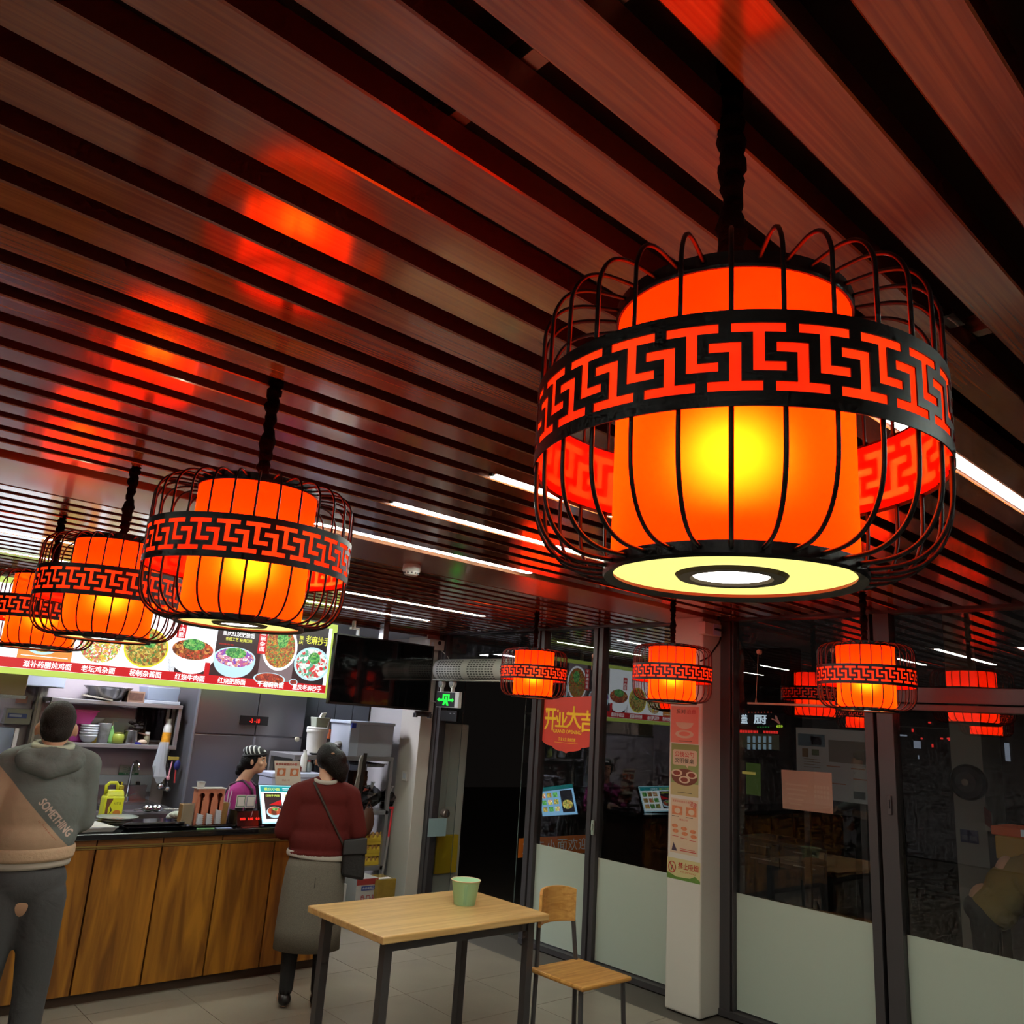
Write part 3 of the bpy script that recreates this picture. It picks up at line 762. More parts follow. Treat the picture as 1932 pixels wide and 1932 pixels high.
# lower board
x0, x1, _, _ = spx(142, 1350, 180, 1371, YS)
o = thing('pink_basket', 'bright pink plastic basket behind the stacked bowls', 'basket', (x0, YS, zl))
M_pink = mat('pink_plastic', 'd94aa0', .35)
g = G().hexa([(x0-.02, YS-.02, zl+.15), (x1-.04, YS-.02, zl+.15), (x1-.04, YS+.14, zl+.15), (x0-.02, YS+.14, zl+.15), (x0-.06, YS-.05, zl+.26), (x1, YS-.05, zl+.26), (x1, YS+.16, zl+.26), (x0-.06, YS+.16, zl+.26)]); g.mk('tub', M_pink, o, bevel=.01)
g = G().box((x0-.065, YS-.055, zl+.26), (x1+.005, YS+.165, zl+.272)); g.mk('rim', M_pink, o, bevel=.004)
G().box((x0-.02, YS+.0, zl+.001), (x1-.05, YS+.12, zl+.15)).mk('lower_tub', mat('magenta_plastic', 'a83a8c', .35), o, bevel=.01)
M_por = mat('porcelain', 'cfd4dc', .15, spec=.7)
c = at_y(165, 1395, 7.93)
for k in range(5):
    t = lathe_thing('white_bowl', ['white bowl at the bottom of the bowl stack', 'second bowl from the bottom of the stack', 'middle bowl of the stack', 'second bowl from the top of the stack', 'top bowl of the stack on the lower shelf'][k], 'bowl', c.x, 7.93, zl+.001+k*.022,
        [(.03, 0), (.034, .004), (.055, .02), (.072, .055), (.076, .066), (.073, .064), (.052, .024), (.02, .012)], M_por, 'stacked white bowls on the lower shelf')
c = at_y(160, 1374, 8.0); c.x += .09
for k in range(3):
    t = lathe_thing('food_container', ['white round container lowest of three', 'white round container between two others', 'white round container with lid on top of three'][k], 'container', c.x, 8.08, zl+.05+k*.055, [(.07, 0), (.085, .045), (.088, .05), (.02, .052)], M_por, 'white containers behind the bowls')
c = at_y(195, 1385, 7.95)
t = lathe_thing('printed_cup', 'white paper cup with dark ink drawing on the lower shelf', 'cup', c.x, 7.95, zl+.001, [(.042, 0), (.056, .165), (.058, .17), (.054, .168), (.04, .01)], mat('cup_print', 'b8bac0', .4, var=.6, vscale=25))
c = at_y(179, 1379, 7.97)
t = thing('orange_fruit', 'small orange and yellow fruits between the bowls and the printed cup', 'fruit', (c.x, 7.97, zl+.10)); G().ell((c.x, 7.97, zl+.12), (.025, .025, .023)).mk('flesh', mat('fruit_orange', 'c9762c', .5), t, smooth=True)
G().tube([(c.x, 7.97, zl+.143), (c.x+.004, 7.97, zl+.15)], .003, 6).mk('stem', mat('stem_green', '4a6a2a', .6), t); G().box((c.x-.03, 7.95, zl), (c.x+.02, 8.0, zl+.098)).mk('carton', mat('carton_yellow', 'b59a3a', .6), t)
c = at_y(209, 1388, 7.95); M_lgreen = mat('light_green_plastic', '7fb86a', .3)
t = lathe_thing('soap_bottle', 'slim pale green bottle next to the printed cup', 'bottle', c.x, 7.95, zl+.001, [(.024, 0), (.03, .02), (.028, .09), (.012, .13), (.01, .15)], M_lgreen)
G().tube([(c.x, 7.95, zl+.15), (c.x, 7.95, zl+.19), (c.x+.03, 7.94, zl+.19)], .005, 6).mk('pump', M_white, t)
c = at_y(223, 1391, 7.93)
t = lathe_thing('green_jar', 'squat yellow-green jar in the middle of the lower shelf', 'jar', c.x, 7.93, zl+.001, [(.04, 0), (.05, .01), (.053, .05), (.047, .075), (.04, .085)], mat('jar_green', '8f9a3a', .4)); G().lathe([(.041, zl+.085), (.041, zl+.095), (.01, zl+.097)], c=(c.x, 7.93, 0), n=20).mk('lid', mat('lid_olive', '6a6a2c', .5), t)
c = at_y(246, 1392, 7.93)
t = lathe_thing('steel_pot', 'steel pot with dark mushrooms piled on top', 'pot', c.x, 7.93, zl+.001, [(.058, 0), (.06, .01), (.06, .11), (.064, .113), (.062, .118), (.01, .115)], M_steel)
g = G(); rr = random.Random(5)
for k in range(12): g.ell((c.x+rr.uniform(-.02, .08), 7.93+rr.uniform(-.03, .03), zl+.13+rr.uniform(0, .06)), (.025, .02, .014), 8, 5)
g.mk('mushrooms', mat('dried_mushroom', '1e1110', .8), t)
G().tube([(c.x+.06, 7.93, zl+.10), (c.x+.15, 7.90, zl+.08)], .007, 8).mk('handle', mat('pot_handle', '6b4a3a', .5), t)
c = at_y(272, 1396, 7.92)
t = lathe_thing('grinder_jar', 'small glass jar with white cap near the yellow bottle', 'jar', c.x+.02, 7.92, zl+.001, [(.024, 0), (.026, .06), (.02, .075), (.02, .095), (.005, .1)], mat('jar_glass', '7e7a66', .15, spec=.8)); G().lathe([(.021, zl+.09), (.021, zl+.11)], c=(c.x+.02, 7.92, 0), n=16).mk('lid', M_white, t)
t = thing('cloth_bundle', 'pale folded cloth and blue packet on the lower shelf', 'cloth', (c.x-.05, 7.90, zl)); G().ell((c.x-.02, 7.90, zl+.022), (.04, .03, .021)).mk('cloth', mat('pale_cloth', 'c3ab97', .8, bump=.5, bscale=40), t, smooth=True)
box('packet', (c.x-.10, 7.88, zl+.001), (c.x-.03, 7.94, zl+.02), mat('blue_packet', '2a2a86', .4), t)
c = at_y(314, 1398, 7.90)
t = lathe_thing('yellow_bottle', 'white bottle with a yellow label at the right end of the lower shelf', 'bottle', c.x, 7.92, zl+.001, [(.038, 0), (.04, .01), (.038, .13), (.034, .17), (.022, .19), (.022, .2)], M_white)
G().lathe([(.0405, zl+.012), (.0395, zl+.115)], c=(c.x, 7.92, 0), n=28, cap=False).mk('label', mat('yellow_label', 'd8952a', .4, var=.4, vscale=30), t); G().lathe([(.024, zl+.195), (.024, zl+.235)], c=(c.x, 7.92, 0), n=20).mk('cap', M_white, t)
# upper board
c = at_y(205, 1308, 7.95)
t = lathe_thing('steel_basin', 'wide steel basin upside on the upper shelf under the menu board', 'basin', c.x, 7.98, zu+.001, [(.10, 0), (.15, .03), (.17, .09), (.20, .115), (.205, .12), (.165, .1), (.1, .02)], M_steel, n=40)
c = at_y(160, 1316, 7.9)
t = thing('wooden_tongs', 'pair of pale tongs lying over the edge of the upper shelf', 'tongs', (c.x, 7.88, zu))
for dx in (0, .03): G().hexa([(c.x-.03, 7.86+dx, zu+.03), (c.x+.21, 7.82+dx, zu+.002), (c.x+.21, 7.84+dx, zu+.002), (c.x-.03, 7.875+dx, zu+.03), (c.x-.03, 7.86+dx, zu+.045), (c.x+.21, 7.82+dx, zu+.012), (c.x+.21, 7.84+dx, zu+.012), (c.x-.03, 7.875+dx, zu+.045)]).mk('arm', mat('tong_wood', 'b5aa9c', .5), t)
x0, x1, _, _ = spx(238, 1297, 270, 1318, 7.92)
t = thing('carton_box', 'small cardboard carton with brown print on the upper shelf', 'box', (x0, 7.9, zu)); box('carton', (x0, 7.86, zu+.001), (x1, 8.0, zu+.10), mat('carton_brown', '8a6a5a', .7), t)
box('printed_face', (x0+.012, 7.858, zu+.02), (x1-.012, 7.8601, zu+.085), mat('carton_print', '5a3a30', .6, var=.7, vscale=30), t)
x0, x1, _, _ = spx(275, 1293, 337, 1318, 7.92)
t = thing('storage_bin', 'grey-blue plastic storage bin at the right end of the upper shelf', 'bin', (x0, 7.9, zu))
g = G().hexa([(x0+.01, 7.88, zu+.03), (x1-.01, 7.88, zu+.03), (x1-.01, 8.1, zu+.03), (x0+.01, 8.1, zu+.03), (x0, 7.87, zu+.15), (x1, 7.87, zu+.15), (x1, 8.12, zu+.15), (x0, 8.12, zu+.15)]); g.mk('tub', mat('bin_grey', '8d95a8', .35), t, bevel=.006)
box('tray', (x0-.02, 7.86, zu+.001), (x1+.01, 8.12, zu+.03), mat('bin_tray', 'a8acb8', .3), t, bevel=.004)

# hanging things right of the shelf
c = at_y(308, 1430, 7.83)
t = thing('plastic_bag', 'crumpled clear plastic bag hanging from the shelf end', 'bag', (c.x, 7.82, 1.1)); g = G(); rr = random.Random(2)
rows = [(1400, .035), (1420, .04), (1445, .06), (1465, .055), (1478, .015)]
V = []; F = []
for i, (py, rw) in enumerate(rows):
    cc = at_y(310-(py-1400)*.14, py, 7.82)
    for k in range(10):
        a = 2*PI*k/10; r_ = rw*(1+rr.uniform(-.35, .35)); V.append((cc.x+r_*math.cos(a), 7.82+.4*r_*math.sin(a), cc.z))
for i in range(len(rows)-1):
    for k in range(10): l = (k+1) % 10; F.append((i*10+k, i*10+l, i*10+10+l, i*10+10+k))
mk('film', V, F, clearplastic('bag_film', 'd0d4dc', .55), t)
def hook_tool(name, label, px, pyt, pyb, m, head, Y=7.80, cat='tool', tilt=0, grp='tools hung on the fridge side rail'):
    a = at_y(px, pyt, Y); b = at_y(px+tilt, pyb, Y)
    t = thing(name, label, cat, (a.x, Y, b.z), group=grp)
    G().tube([a, b], [.006, .008], 8).mk('handle', m, t); head(t, a, b)
def brush_head(c1):
    def f(t, a, b): G().ell((a.x+.01, a.y, a.z-.03), (.03, .02, .045)).mk('bristle_head', mat('brush_blue', c1, .6), t, smooth=True)
    return f
M_rail = mat('rail_yellow', '9c8636', .5)
a = at_y(318, 1432, 7.8); b = at_y(337, 1432, 7.8)
rl = thing('hook_rail', 'small brass hook rail at the side of the fridge', 'rail', (a.x, 7.8, a.z)); G().box((a.x, 7.795, a.z-.008), (b.x, 7.82, a.z+.02)).mk('bar', M_rail, rl)
hook_tool('pink_scoop', 'pink plastic scoop hanging from the brass rail', 325, 1436, 1468, mat('pink_handle', 'c98a98', .4), lambda t, a, b: G().ell((b.x, b.y, b.z), (.018, .012, .022)).mk('scoop', mat('pink_handle', 'c98a98', .4), t, smooth=True), tilt=-8)
hook_tool('round_brush', 'brush with round blue head and red handle on the brass rail', 333, 1437, 1477, mat('red_handle', 'a8383a', .4), brush_head('1c1f66'), tilt=-4)
def ladle_head(t, a, b): G().ell((b.x, b.y, b.z), (.035, .03, .028), 14, 8).mk('bowl', M_chrome, t, smooth=True)
hook_tool('ladle', 'steel ladle, the left of two low hanging ladles', 303, 1440, 1484, M_steel, ladle_head, Y=7.9)
hook_tool('ladle', 'steel ladle, the right of two low hanging ladles', 316, 1440, 1489, M_steel, ladle_head, Y=7.9)
# green sign
sg = thing('wall_sign', 'small wall sign with green bar reading 三消毒', 'sign', at_y(242, 1455, 8.165))
ps_ = Panel((0, 8.166, 0), (1, 0, 0), (0, 0, 1), sg)
x0, x1, z0, z1 = spx(225, 1444, 263, 1462, 8.165); ps_.rect('backing', x0, z0, x1, z1, mat('sign_back', '8d8c84', .4), 0, .003)
M_sgreen = mat('sign_green', '1f5a3a', .4); ps_.rect('bar', x0, z0, x1, z0+(z1-z0)*.24, M_sgreen, .001); ps_.text('三消毒', x0+.03, z0+(z1-z0)*.32, x1-.03, z1-.01, mat('sign_text', '46604e', .5), .002, .03)
ps_.text('一洗二清三消毒', x0+.04, z0+.006, x1-.04, z0+(z1-z0)*.18, M_white, .002, .0)

# left wall things: meter box, switch panel, white pipe frame, range hood
t = thing('meter_box', 'small grey wall box with a blue and white display', 'switch box', at_y(35, 1350, 8.1))
x0, x1, z0, z1 = spx(8, 1337, 57, 1366, 8.1); box('case', (x0, 8.06, z0), (x1, 8.18, z1), mat('box_grey', '9a9a94', .4), t, bevel=.004)
x0, x1, z0, z1 = spx(15, 1346, 51, 1355, 8.05); box('display', (x0, 8.052, z0), (x1, 8.061, z1), mat('disp_blue', '4a5a9c', .3), t); box('label', (x0+.01, 8.050, z0+.01), (x1-.04, 8.053, z1-.01), mat('disp_white', 'a8b0cc', .3), t)
t = thing('notice_card', 'pink paper card stuck above the grey wall box', 'paper', at_y(40, 1320, 8.1)); x0, x1, z0, z1 = spx(30, 1313, 52, 1327, 8.14); box('sheet', (x0, 8.14, z0), (x1, 8.143, z1), mat('pink_paper', 'b87f7c', .6), t)
t = thing('steel_cabinet', 'tall pale cabinet door with white edging at the left picture edge', 'cabinet', at_y(15, 1500, 7.9))
x0, x1, z0, z1 = spx(-60, 1372, 30, 1437, 7.95); box('body', (x0, 8.0, .90), (x1, 8.16, z1), mat('cab_pale', '98a2b4', .35), t)
g = G(); g.box((x1-.03, 7.94, z0), (x1, 7.965, z1)); g.box((x0, 7.94, z0-.02), (x1, 7.965, z0+.01)); g.mk('edging', mat('cab_edge', 'bdb6ac', .4), t)
t = thing('wall_duct', 'white vertical duct boxed in beside the wall shelf', 'duct', at_y(72, 1340, 8.1)); x0, x1, z0, z1 = spx(60, 1300, 85, 1400, 8.12); box('casing', (x0, 8.08, 1.0), (x1-.05, 8.18, z1+.1), mat('duct_white', 'a6a4a2', .4), t, bevel=.006); box('cover_strip', (x0+.02, 8.07, 1.02), (x0+.04, 8.08, z1+.09), M_white, t)
t = thing('range_hood', 'brown and steel range hood under the left end of the menu board', 'hood', at_y(30, 1290, 7.4))
x0, x1, z0, z1 = spx(-40, 1262, 46, 1311, 7.3); box('canopy', (x0, 7.2, z0), (x1, 7.9, z1+.3), mat('hood_brown', '7a6656', .35, metal=.3), t, bevel=.005)
box('lip', (x0-.01, 7.19, z0-.02), (x1+.01, 7.91, z0+.005), M_steel, t)
t = thing('white_cupboard', 'white cupboard box between the hood and the basin', 'cupboard', at_y(85, 1290, 7.9)); x0, x1, z0, z1 = spx(47, 1265, 125, 1297, 7.8); box('body', (x0, 7.8, z0), (x1, 8.15, z1+.2), mat('cup_white', 'a9afc0', .4), t, bevel=.004); box('door', (x0+.01, 7.79, z0+.01), (x1-.01, 7.80, z1+.18), mat('cup_white2', 'b4bacb', .4), t)

# fridge
fr = thing('fridge', 'tall stainless steel four-door fridge with red digits', 'fridge', (3.5, 7.7, 0))
fx0 = at_y(356, 1440, 7.68).x; fx1 = at_y(566, 1440, 7.68).x; zf = at_y(450, 1387, 7.68).z
box('body', (fx0, 7.71, .06), (fx1, 8.18, 2.1), M_steeld, fr, bevel=.004)
M_fr = mat('fridge_steel', '7d7c80', .28, metal=.85, bump=.015, bscale=14)
xm = at_y(476, 1420, 7.68).x
box('door', (fx0+.01, 7.68, zf+.006), (xm-.005, 7.712, 2.08), M_fr, fr, bevel=.004); box('door', (xm+.005, 7.68, zf+.006), (fx1-.01, 7.712, 2.08), M_fr, fr, bevel=.004)
box('door', (fx0+.01, 7.68, .1), (xm-.012, 7.712, zf-.006), M_fr, fr, bevel=.004); box('door', (xm+.012, 7.68, .1), (fx1-.01, 7.712, zf-.006), M_fr, fr, bevel=.004)
box('handle_trim', (xm-.011, 7.672, .1), (xm+.011, 7.70, zf-.006), mat('trim_light', '8f9099', .3, metal=.6), fr)
box('edge_trim', (fx0-.004, 7.675, .08), (fx0+.01, 7.71, 2.09), mat('trim_light', '8f9099', .3, metal=.6), fr)
x0, x1, z0, z1 = spx(453, 1351, 506, 1368, 7.67); box('display_panel', (x0, 7.668, z0), (x1, 7.682, z1), M_dark, fr)
M_rdig = glow('red_digits', 'ff2a20', 1.6); M_rdig.cycles.emission_sampling = 'NONE'
pf = Panel((0, 7.668, 0), (1, 0, 0), (0, 0, 1), fr); x0, x1, z0, z1 = spx(471, 1356, 490, 1364, 7.67); pf.text('-3 -18', x0, z0, x1, z1, M_rdig, .002, .03)
c = at_y(566, 1395, 7.67); G().lathe([(.0, 7.66), (.022, 7.662), (.024, 7.68)], c=(c.x-.03, 0, c.z), n=20, ax='Y').mk('round_badge', mat('badge', 'b5b09a', .3), fr)
x0, x1, z0, z1 = spx(371, 1390, 393, 1396, 7.67)
# side of shelf: second fridge body edge
# ================================================================== things on the counter
ZC = .9505
def cpos(px, py, z=ZC): return at_z(px, py, z)
# yellow jug standing on the back counter edge
YJ = 6.95
x0, x1, z0, z1 = spx(169, 1468, 208, 1525, 6.35)
M_jug = mat('jug_yellow', 'cfd02e', .3, spec=.6); M_juglab = mat('jug_label', 'e3e22a', .4)
jug = thing('plastic_jug', 'yellow plastic jug with a printed label standing left of the faucet', 'jug', ((x0+x1)/2, 6.35, ZC))
zj0, zj1 = ZC, ZC+.205; w_ = x1-x0; xj = (x0+x1)/2-.005
g = G().hexa([(xj-w_*.47, 6.00, zj0), (xj+w_*.47, 6.00, zj0), (xj+w_*.47, 6.10, zj0), (xj-w_*.47, 6.10, zj0), (xj-w_*.46, 6.00, zj0+.165), (xj+w_*.46, 6.00, zj0+.165), (xj+w_*.46, 6.10, zj0+.165), (xj-w_*.46, 6.10, zj0+.165)])
g.mk('body', M_jug, jug, bevel=.014)
g = G().hexa([(xj-w_*.45, 6.005, zj0+.155), (xj+w_*.45, 6.005, zj0+.155), (xj+w_*.45, 6.095, zj0+.155), (xj-w_*.45, 6.095, zj0+.155), (xj-w_*.3, 6.02, zj0+.20), (xj+w_*.42, 6.02, zj0+.20), (xj+w_*.42, 6.08, zj0+.20), (xj-w_*.3, 6.08, zj0+.20)]); g.mk('shoulder', M_jug, jug, bevel=.012)
G().tube([(xj-w_*.38, 6.05, zj0+.17), (xj-w_*.40, 6.05, zj0+.225), (xj-w_*.25, 6.05, zj0+.245), (xj+w_*.05, 6.05, zj0+.245), (xj+w_*.14, 6.05, zj0+.225), (xj+w_*.14, 6.05, zj0+.19)], .011, 10).mk('handle', M_jug, jug, smooth=True)
G().lathe([(.018, zj0+.19), (.018, zj0+.225), (.006, zj0+.23), (.006, zj0+.25)], c=(xj+w_*.3, 6.05, 0), n=14).mk('pump_cap', mat('jug_cap', 'a8982c', .4), jug)
pj = Panel((0, 5.999, 0), (1, 0, 0), (0, 0, 1), jug)
pj.rect('label_sheet', xj-w_*.38, zj0+.03, xj+w_*.42, zj0+.15, M_juglab, .001); pj.poly('label_stripe', [(xj-w_*.38, zj0+.03), (xj-w_*.24, zj0+.03), (xj-w_*.27, zj0+.09), (xj-w_*.1, zj0+.14), (xj-w_*.1, zj0+.15), (xj-w_*.38, zj0+.15)], mat('label_brown', '6b3f1e', .5), .002)
pj.poly('label_mark', [(xj-w_*.2, zj0+.05), (xj-.01, zj0+.075), (xj-w_*.2, zj0+.105), (xj-w_*.14, zj0+.075)], M_dark, .003); pj.disc('label_dish', xj+w_*.16, zj0+.06, .025, .016, mat('label_dish', 'c97a2a', .5), .002)
pj.text('大豆油', xj-w_*.05, zj0+.108, xj+w_*.3, zj0+.128, mat('label_text', '6a6a1c', .5), .002)
# plates
c = at_y(222, 1540, 5.86)
M_plate = mat('plate_white', 'b9c2bd', .15, spec=.7); M_plated = mat('plate_grey', '7d8480', .2)
for k in range(4):
    z = ZC+k*.013; t = thing('serving_plate', ['bottom plate of the stack on the counter', 'second plate from the bottom of the stack on the counter', 'third plate from the bottom of the stack on the counter', 'patterned top plate of the stack on the counter'][k], 'plate', (c.x, 5.86, z), group='plates stacked on the counter')
    G().lathe([(.05, z), (.075, z+.002), (.125 if k == 3 else .115, z+.014), (.128 if k == 3 else .117, z+.016), (.07, z+.005), (.0, z+.004)], c=(c.x+(0 if k == 3 else -.02), 5.86, 0), n=40, cap=False).mk('dish', M_plate if k == 3 else M_plated, t, smooth=True)
pp = Panel((c.x, 5.86, ZC+3*.013+.0045), (1, 0, 0), (0, 1, 0), t); 
for k in range(5): a = 2*PI*k/5; pp.disc('flower_print', .03*math.cos(a), .03*math.sin(a), .011, .011, mat('flower_print', '8a5a50', .4), .001)
c2 = cpos(150, 1552)
t = thing('white_tray', 'white tray partly hidden behind the hooded man', 'tray', (1.90, 5.8, ZC)); G().hexa([(1.54, 5.58, ZC+.001), (1.84, 5.58, ZC+.001), (1.81, 5.85, ZC+.001), (1.53, 5.85, ZC+.001), (1.52, 5.56, ZC+.03), (1.86, 5.56, ZC+.03), (1.82, 5.86, ZC+.03), (1.52, 5.86, ZC+.03)]).mk('tray_body', M_white, t, bevel=.004); box('rim', (1.52, 5.555, ZC+.028), (1.86, 5.565, ZC+.034), M_por, t)
# black serving tray with lid bar
x0, x1 = at_z(200, 1553, ZC).x, at_z(330, 1553, ZC).x
t = thing('black_tray', 'long black serving tray with a steel bar in front of the sink', 'tray', ((x0+x1)/2, 5.75, ZC))
def rr_outline(x0, x1, y0, y1, r, n=5):
    pts = []
    for cx_, cy_, a0 in ((x1-r, y1-r, 0), (x0+r, y1-r, 90), (x0+r, y0+r, 180), (x1-r, y0+r, 270)):
        for k in range(n+1): a = math.radians(a0+90*k/n); pts.append((cx_+r*math.cos(a), cy_+r*math.sin(a)))
    return pts
def tray(name, x0, x1, y0, y1, z, h, m, parent, flare=.02):
    a = rr_outline(x0+flare, x1-flare, y0+flare, y1-flare, .03); b = rr_outline(x0, x1, y0, y1, .05); c_ = rr_outline(x0+.006, x1-.006, y0+.006, y1-.006, .045); n = len(a)
    V = [(x, y, z) for x, y in a]+[(x, y, z+h) for x, y in b]+[(x, y, z+h) for x, y in c_]+[(x, y, z+.004) for x, y in rr_outline(x0+flare+.003, x1-flare-.003, y0+flare+.003, y1-flare-.003, .028)]
    F = [tuple(range(n))[::-1], tuple(range(3*n, 4*n))]
    for L in range(3):
        for i in range(n): j = (i+1) % n; F.append((L*n+i, L*n+j, (L+1)*n+j, (L+1)*n+i))
    return mk(name, V, F, m, parent)
M_tray = mat('tray_black', '14151a', .18, spec=.6)
tray('tray_body', x0, x1, 5.56, 5.72, ZC+.001, .022, M_tray, t)
box('steel_bar', (x0+.03, 5.69, ZC+.024), (x1-.05, 5.715, ZC+.034), M_steel, t); box('black_grip', (x1-.05, 5.69, ZC+.024), (x1-.01, 5.715, ZC+.034), M_dark, t)
# cutlery holder on a black tray
x0, x1 = at_z(334, 1556, ZC).x, at_z(436, 1556, ZC).x
t = thing('black_tray', 'low black tray under the spoon and chopstick holder', 'tray', ((x0+x1)/2, 5.75, ZC)); tray('tray_body', x0, x1+.02, 5.62, 5.92, ZC+.001, .014, M_tray, t, .01); box('rim_line', (x0+.04, 5.615, ZC+.012), (x1-.02, 5.62, ZC+.016), M_steel, t)
ho = thing('cutlery_holder', 'pink spoon holder with three keyhole slots full of stacked spoons', 'holder', (at_y(395, 1520, 5.75).x, 5.75, ZC+.006))
M_hp = mat('holder_pink', 'c0765a', .45); M_hs = mat('holder_steel', '9a948c', .35, metal=.3); M_bamboo = mat('bamboo', '8a6230', .5, var=.3, vscale=20)
x0, x1, z0, z1 = spx(370, 1488, 420, 1548, 5.74)
z0 = ZC+.006
# front plate with three keyhole openings, built as strips
g = G(); n = 3; W = (x1-x0)/n; yf = 5.735
zc_, rad, sw = z1-.045, .019, .009
NS = 16
for k in range(n):
    xa, xb, xc = x0+k*W, x0+(k+1)*W, x0+(k+.5)*W
    ring = [(xc+rad*math.cos(a), zc_+rad*math.sin(a)) for a in [math.radians(-62+304*i/NS) for i in range(NS+1)]]
    out = []
    for (x, z) in ring:
        dx, dz = x-xc, z-zc_; s_ = min((W/2)/abs(dx) if abs(dx) > 1e-6 else 99, ((z1-zc_) if dz > 0 else .03)/abs(dz) if abs(dz) > 1e-6 else 99)
        out.append((xc+dx*s_, zc_+dz*s_))
    for i in range(NS):
        P = [ring[i], ring[i+1], out[i+1], out[i]]; b_ = len(g.V)
        g.V += [Vector((p_[0], yf, p_[1])) for p_ in P]; g.F.append((b_, b_+1, b_+2, b_+3))
    g.box((xa, yf-.0005, z0), (xc-sw, yf+.001, zc_-.03)); g.box((xc+sw, yf-.0005, z0), (xb, yf+.001, zc_-.03))
g.mk('front_plate', M_hp, ho, solid=.002)
box('back_plate', (x0, yf+.075, z0), (x1, yf+.078, z1), M_hp, ho)
for k in range(4): box('divider', (x0+k*W-.001, yf+.002, z0), (x0+k*W+.001, yf+.075, z1), M_hp, ho)
box('top_ledge', (x0-.015, yf-.01, z1), (x1+.01, yf+.08, z1+.004), M_white, ho)
box('side_bin', (x0-.085, yf+.005, z0), (x0-.012, yf+.08, z0+.13), M_bamboo, ho, bevel=.004); box('side_bin', (x1+.004, yf+.005, z0), (x1+.045, yf+.08, z0+.14), M_bamboo, ho, bevel=.004)
box('clear_front', (x0-.09, yf-.002, z0), (x0-.01, yf+.002, z0+.14), clearplastic('clear_front', 'b0a898', .3), ho)
ORD = ['bottom', 'second from bottom', 'third from bottom', 'fourth from bottom', 'fifth from bottom', 'sixth from bottom', 'top']
for k in range(3):
    xc = x0+(k+.5)*W; nn = 7 if k == 2 else 5
    for j in range(nn):
        o = thing('soup_spoon', 'white soup spoon, '+('top' if j == nn-1 else ORD[j])+' of the stack in the '+('left', 'middle', 'right')[k]+' slot', 'spoon', (xc, yf, z0), group='white spoons stacked in the pink holder')
        z = z0+.004+j*.0125
        G().hexa([(xc-.02, yf-.035+.002*j, z), (xc+.016, yf-.035+.002*j, z), (xc+.016, yf-.004, z), (xc-.02, yf-.004, z), (xc-.024, yf-.040+.002*j, z+.022), (xc+.018, yf-.040+.002*j, z+.010), (xc+.018, yf-.004, z+.010), (xc-.02, yf-.004, z+.022)]).mk('bowl_edge', M_por, o, bevel=.002)
c = at_y(378, 1482, 5.78); t = thing('paper_cup', 'small white square cup on top of the spoon holder', 'cup', (c.x, 5.77, z1+.004)); G().hexa([(c.x-.018, 5.755, z1+.0045), (c.x+.018, 5.755, z1+.0045), (c.x+.018, 5.79, z1+.0045), (c.x-.018, 5.79, z1+.0045), (c.x-.022, 5.75, z1+.042), (c.x+.022, 5.75, z1+.042), (c.x+.022, 5.795, z1+.042), (c.x-.022, 5.795, z1+.042)]).mk('cup_body', M_white, t); box('rim', (c.x-.024, 5.748, z1+.040), (c.x+.024, 5.797, z1+.044), M_por, t)
c = at_y(430, 1520, 5.85); t = thing('straw_cup', 'clear cup holding pale straws behind the spoon holder', 'cup', (c.x, 5.88, ZC)); G().lathe([(.022, ZC+.016), (.03, ZC+.13)], c=(c.x, 5.88, 0), n=20, cap=False).mk('cup_body', clearplastic('clear_cup', 'c8c8cc', .35), t)
for dx, dy, hh in ((-.012, 0, .22), (.004, .005, .24), (.012, -.004, .21)): G().tube([(c.x+dx*.6, 5.88+dy, ZC+.02), (c.x+dx*2.2, 5.88+dy, ZC+hh)], .004, 8).mk('straw', mat('straw', 'c9b8c8', .3), t)
# towel and white bowl left of the holder
c = cpos(330, 1540)
t = thing('white_towel', 'crumpled white towel and ladle handle beside the spoon holder', 'towel', (c.x-.02, 5.98, ZC)); g = G(); rr = random.Random(9)
for k in range(9): g.ell((c.x-.04+rr.uniform(-.07, .06), 5.98+rr.uniform(-.05, .05), ZC+.022+rr.uniform(0, .02)), (.05, .04, .02), 10, 6, Matrix.Rotation(rr.uniform(-.5, .5), 3, 'Y'))
g.mk('folds', mat('towel_white', 'a9b0a4', .9, bump=.4, bscale=60), t, smooth=True)
for k in range(2):
    o = thing('steel_spoon', ['steel ladle lying on the sink edge, handle to the left', 'steel ladle lying on the sink edge, handle to the right'][k], 'ladle', (0, 0, .86)); c = at_z(272, 1518, .90) if k == 0 else at_z(292, 1519, .90); c.y = min(c.y, 7.6); o.location = (c.x, 7.0, .87); WL[o.name] = Vector((c.x, 7.0, .87))
    G().ell((c.x*.98, 7.1, .90), (.05, .045, .03)).mk('ladle_bowl', M_chrome, o, smooth=True); G().tube([(c.x*.98, 7.1, .895), (c.x*.98+(-.1 if k == 0 else .22), 7.12, .885)], .006, 8).mk('ladle_handle', M_steel, o)
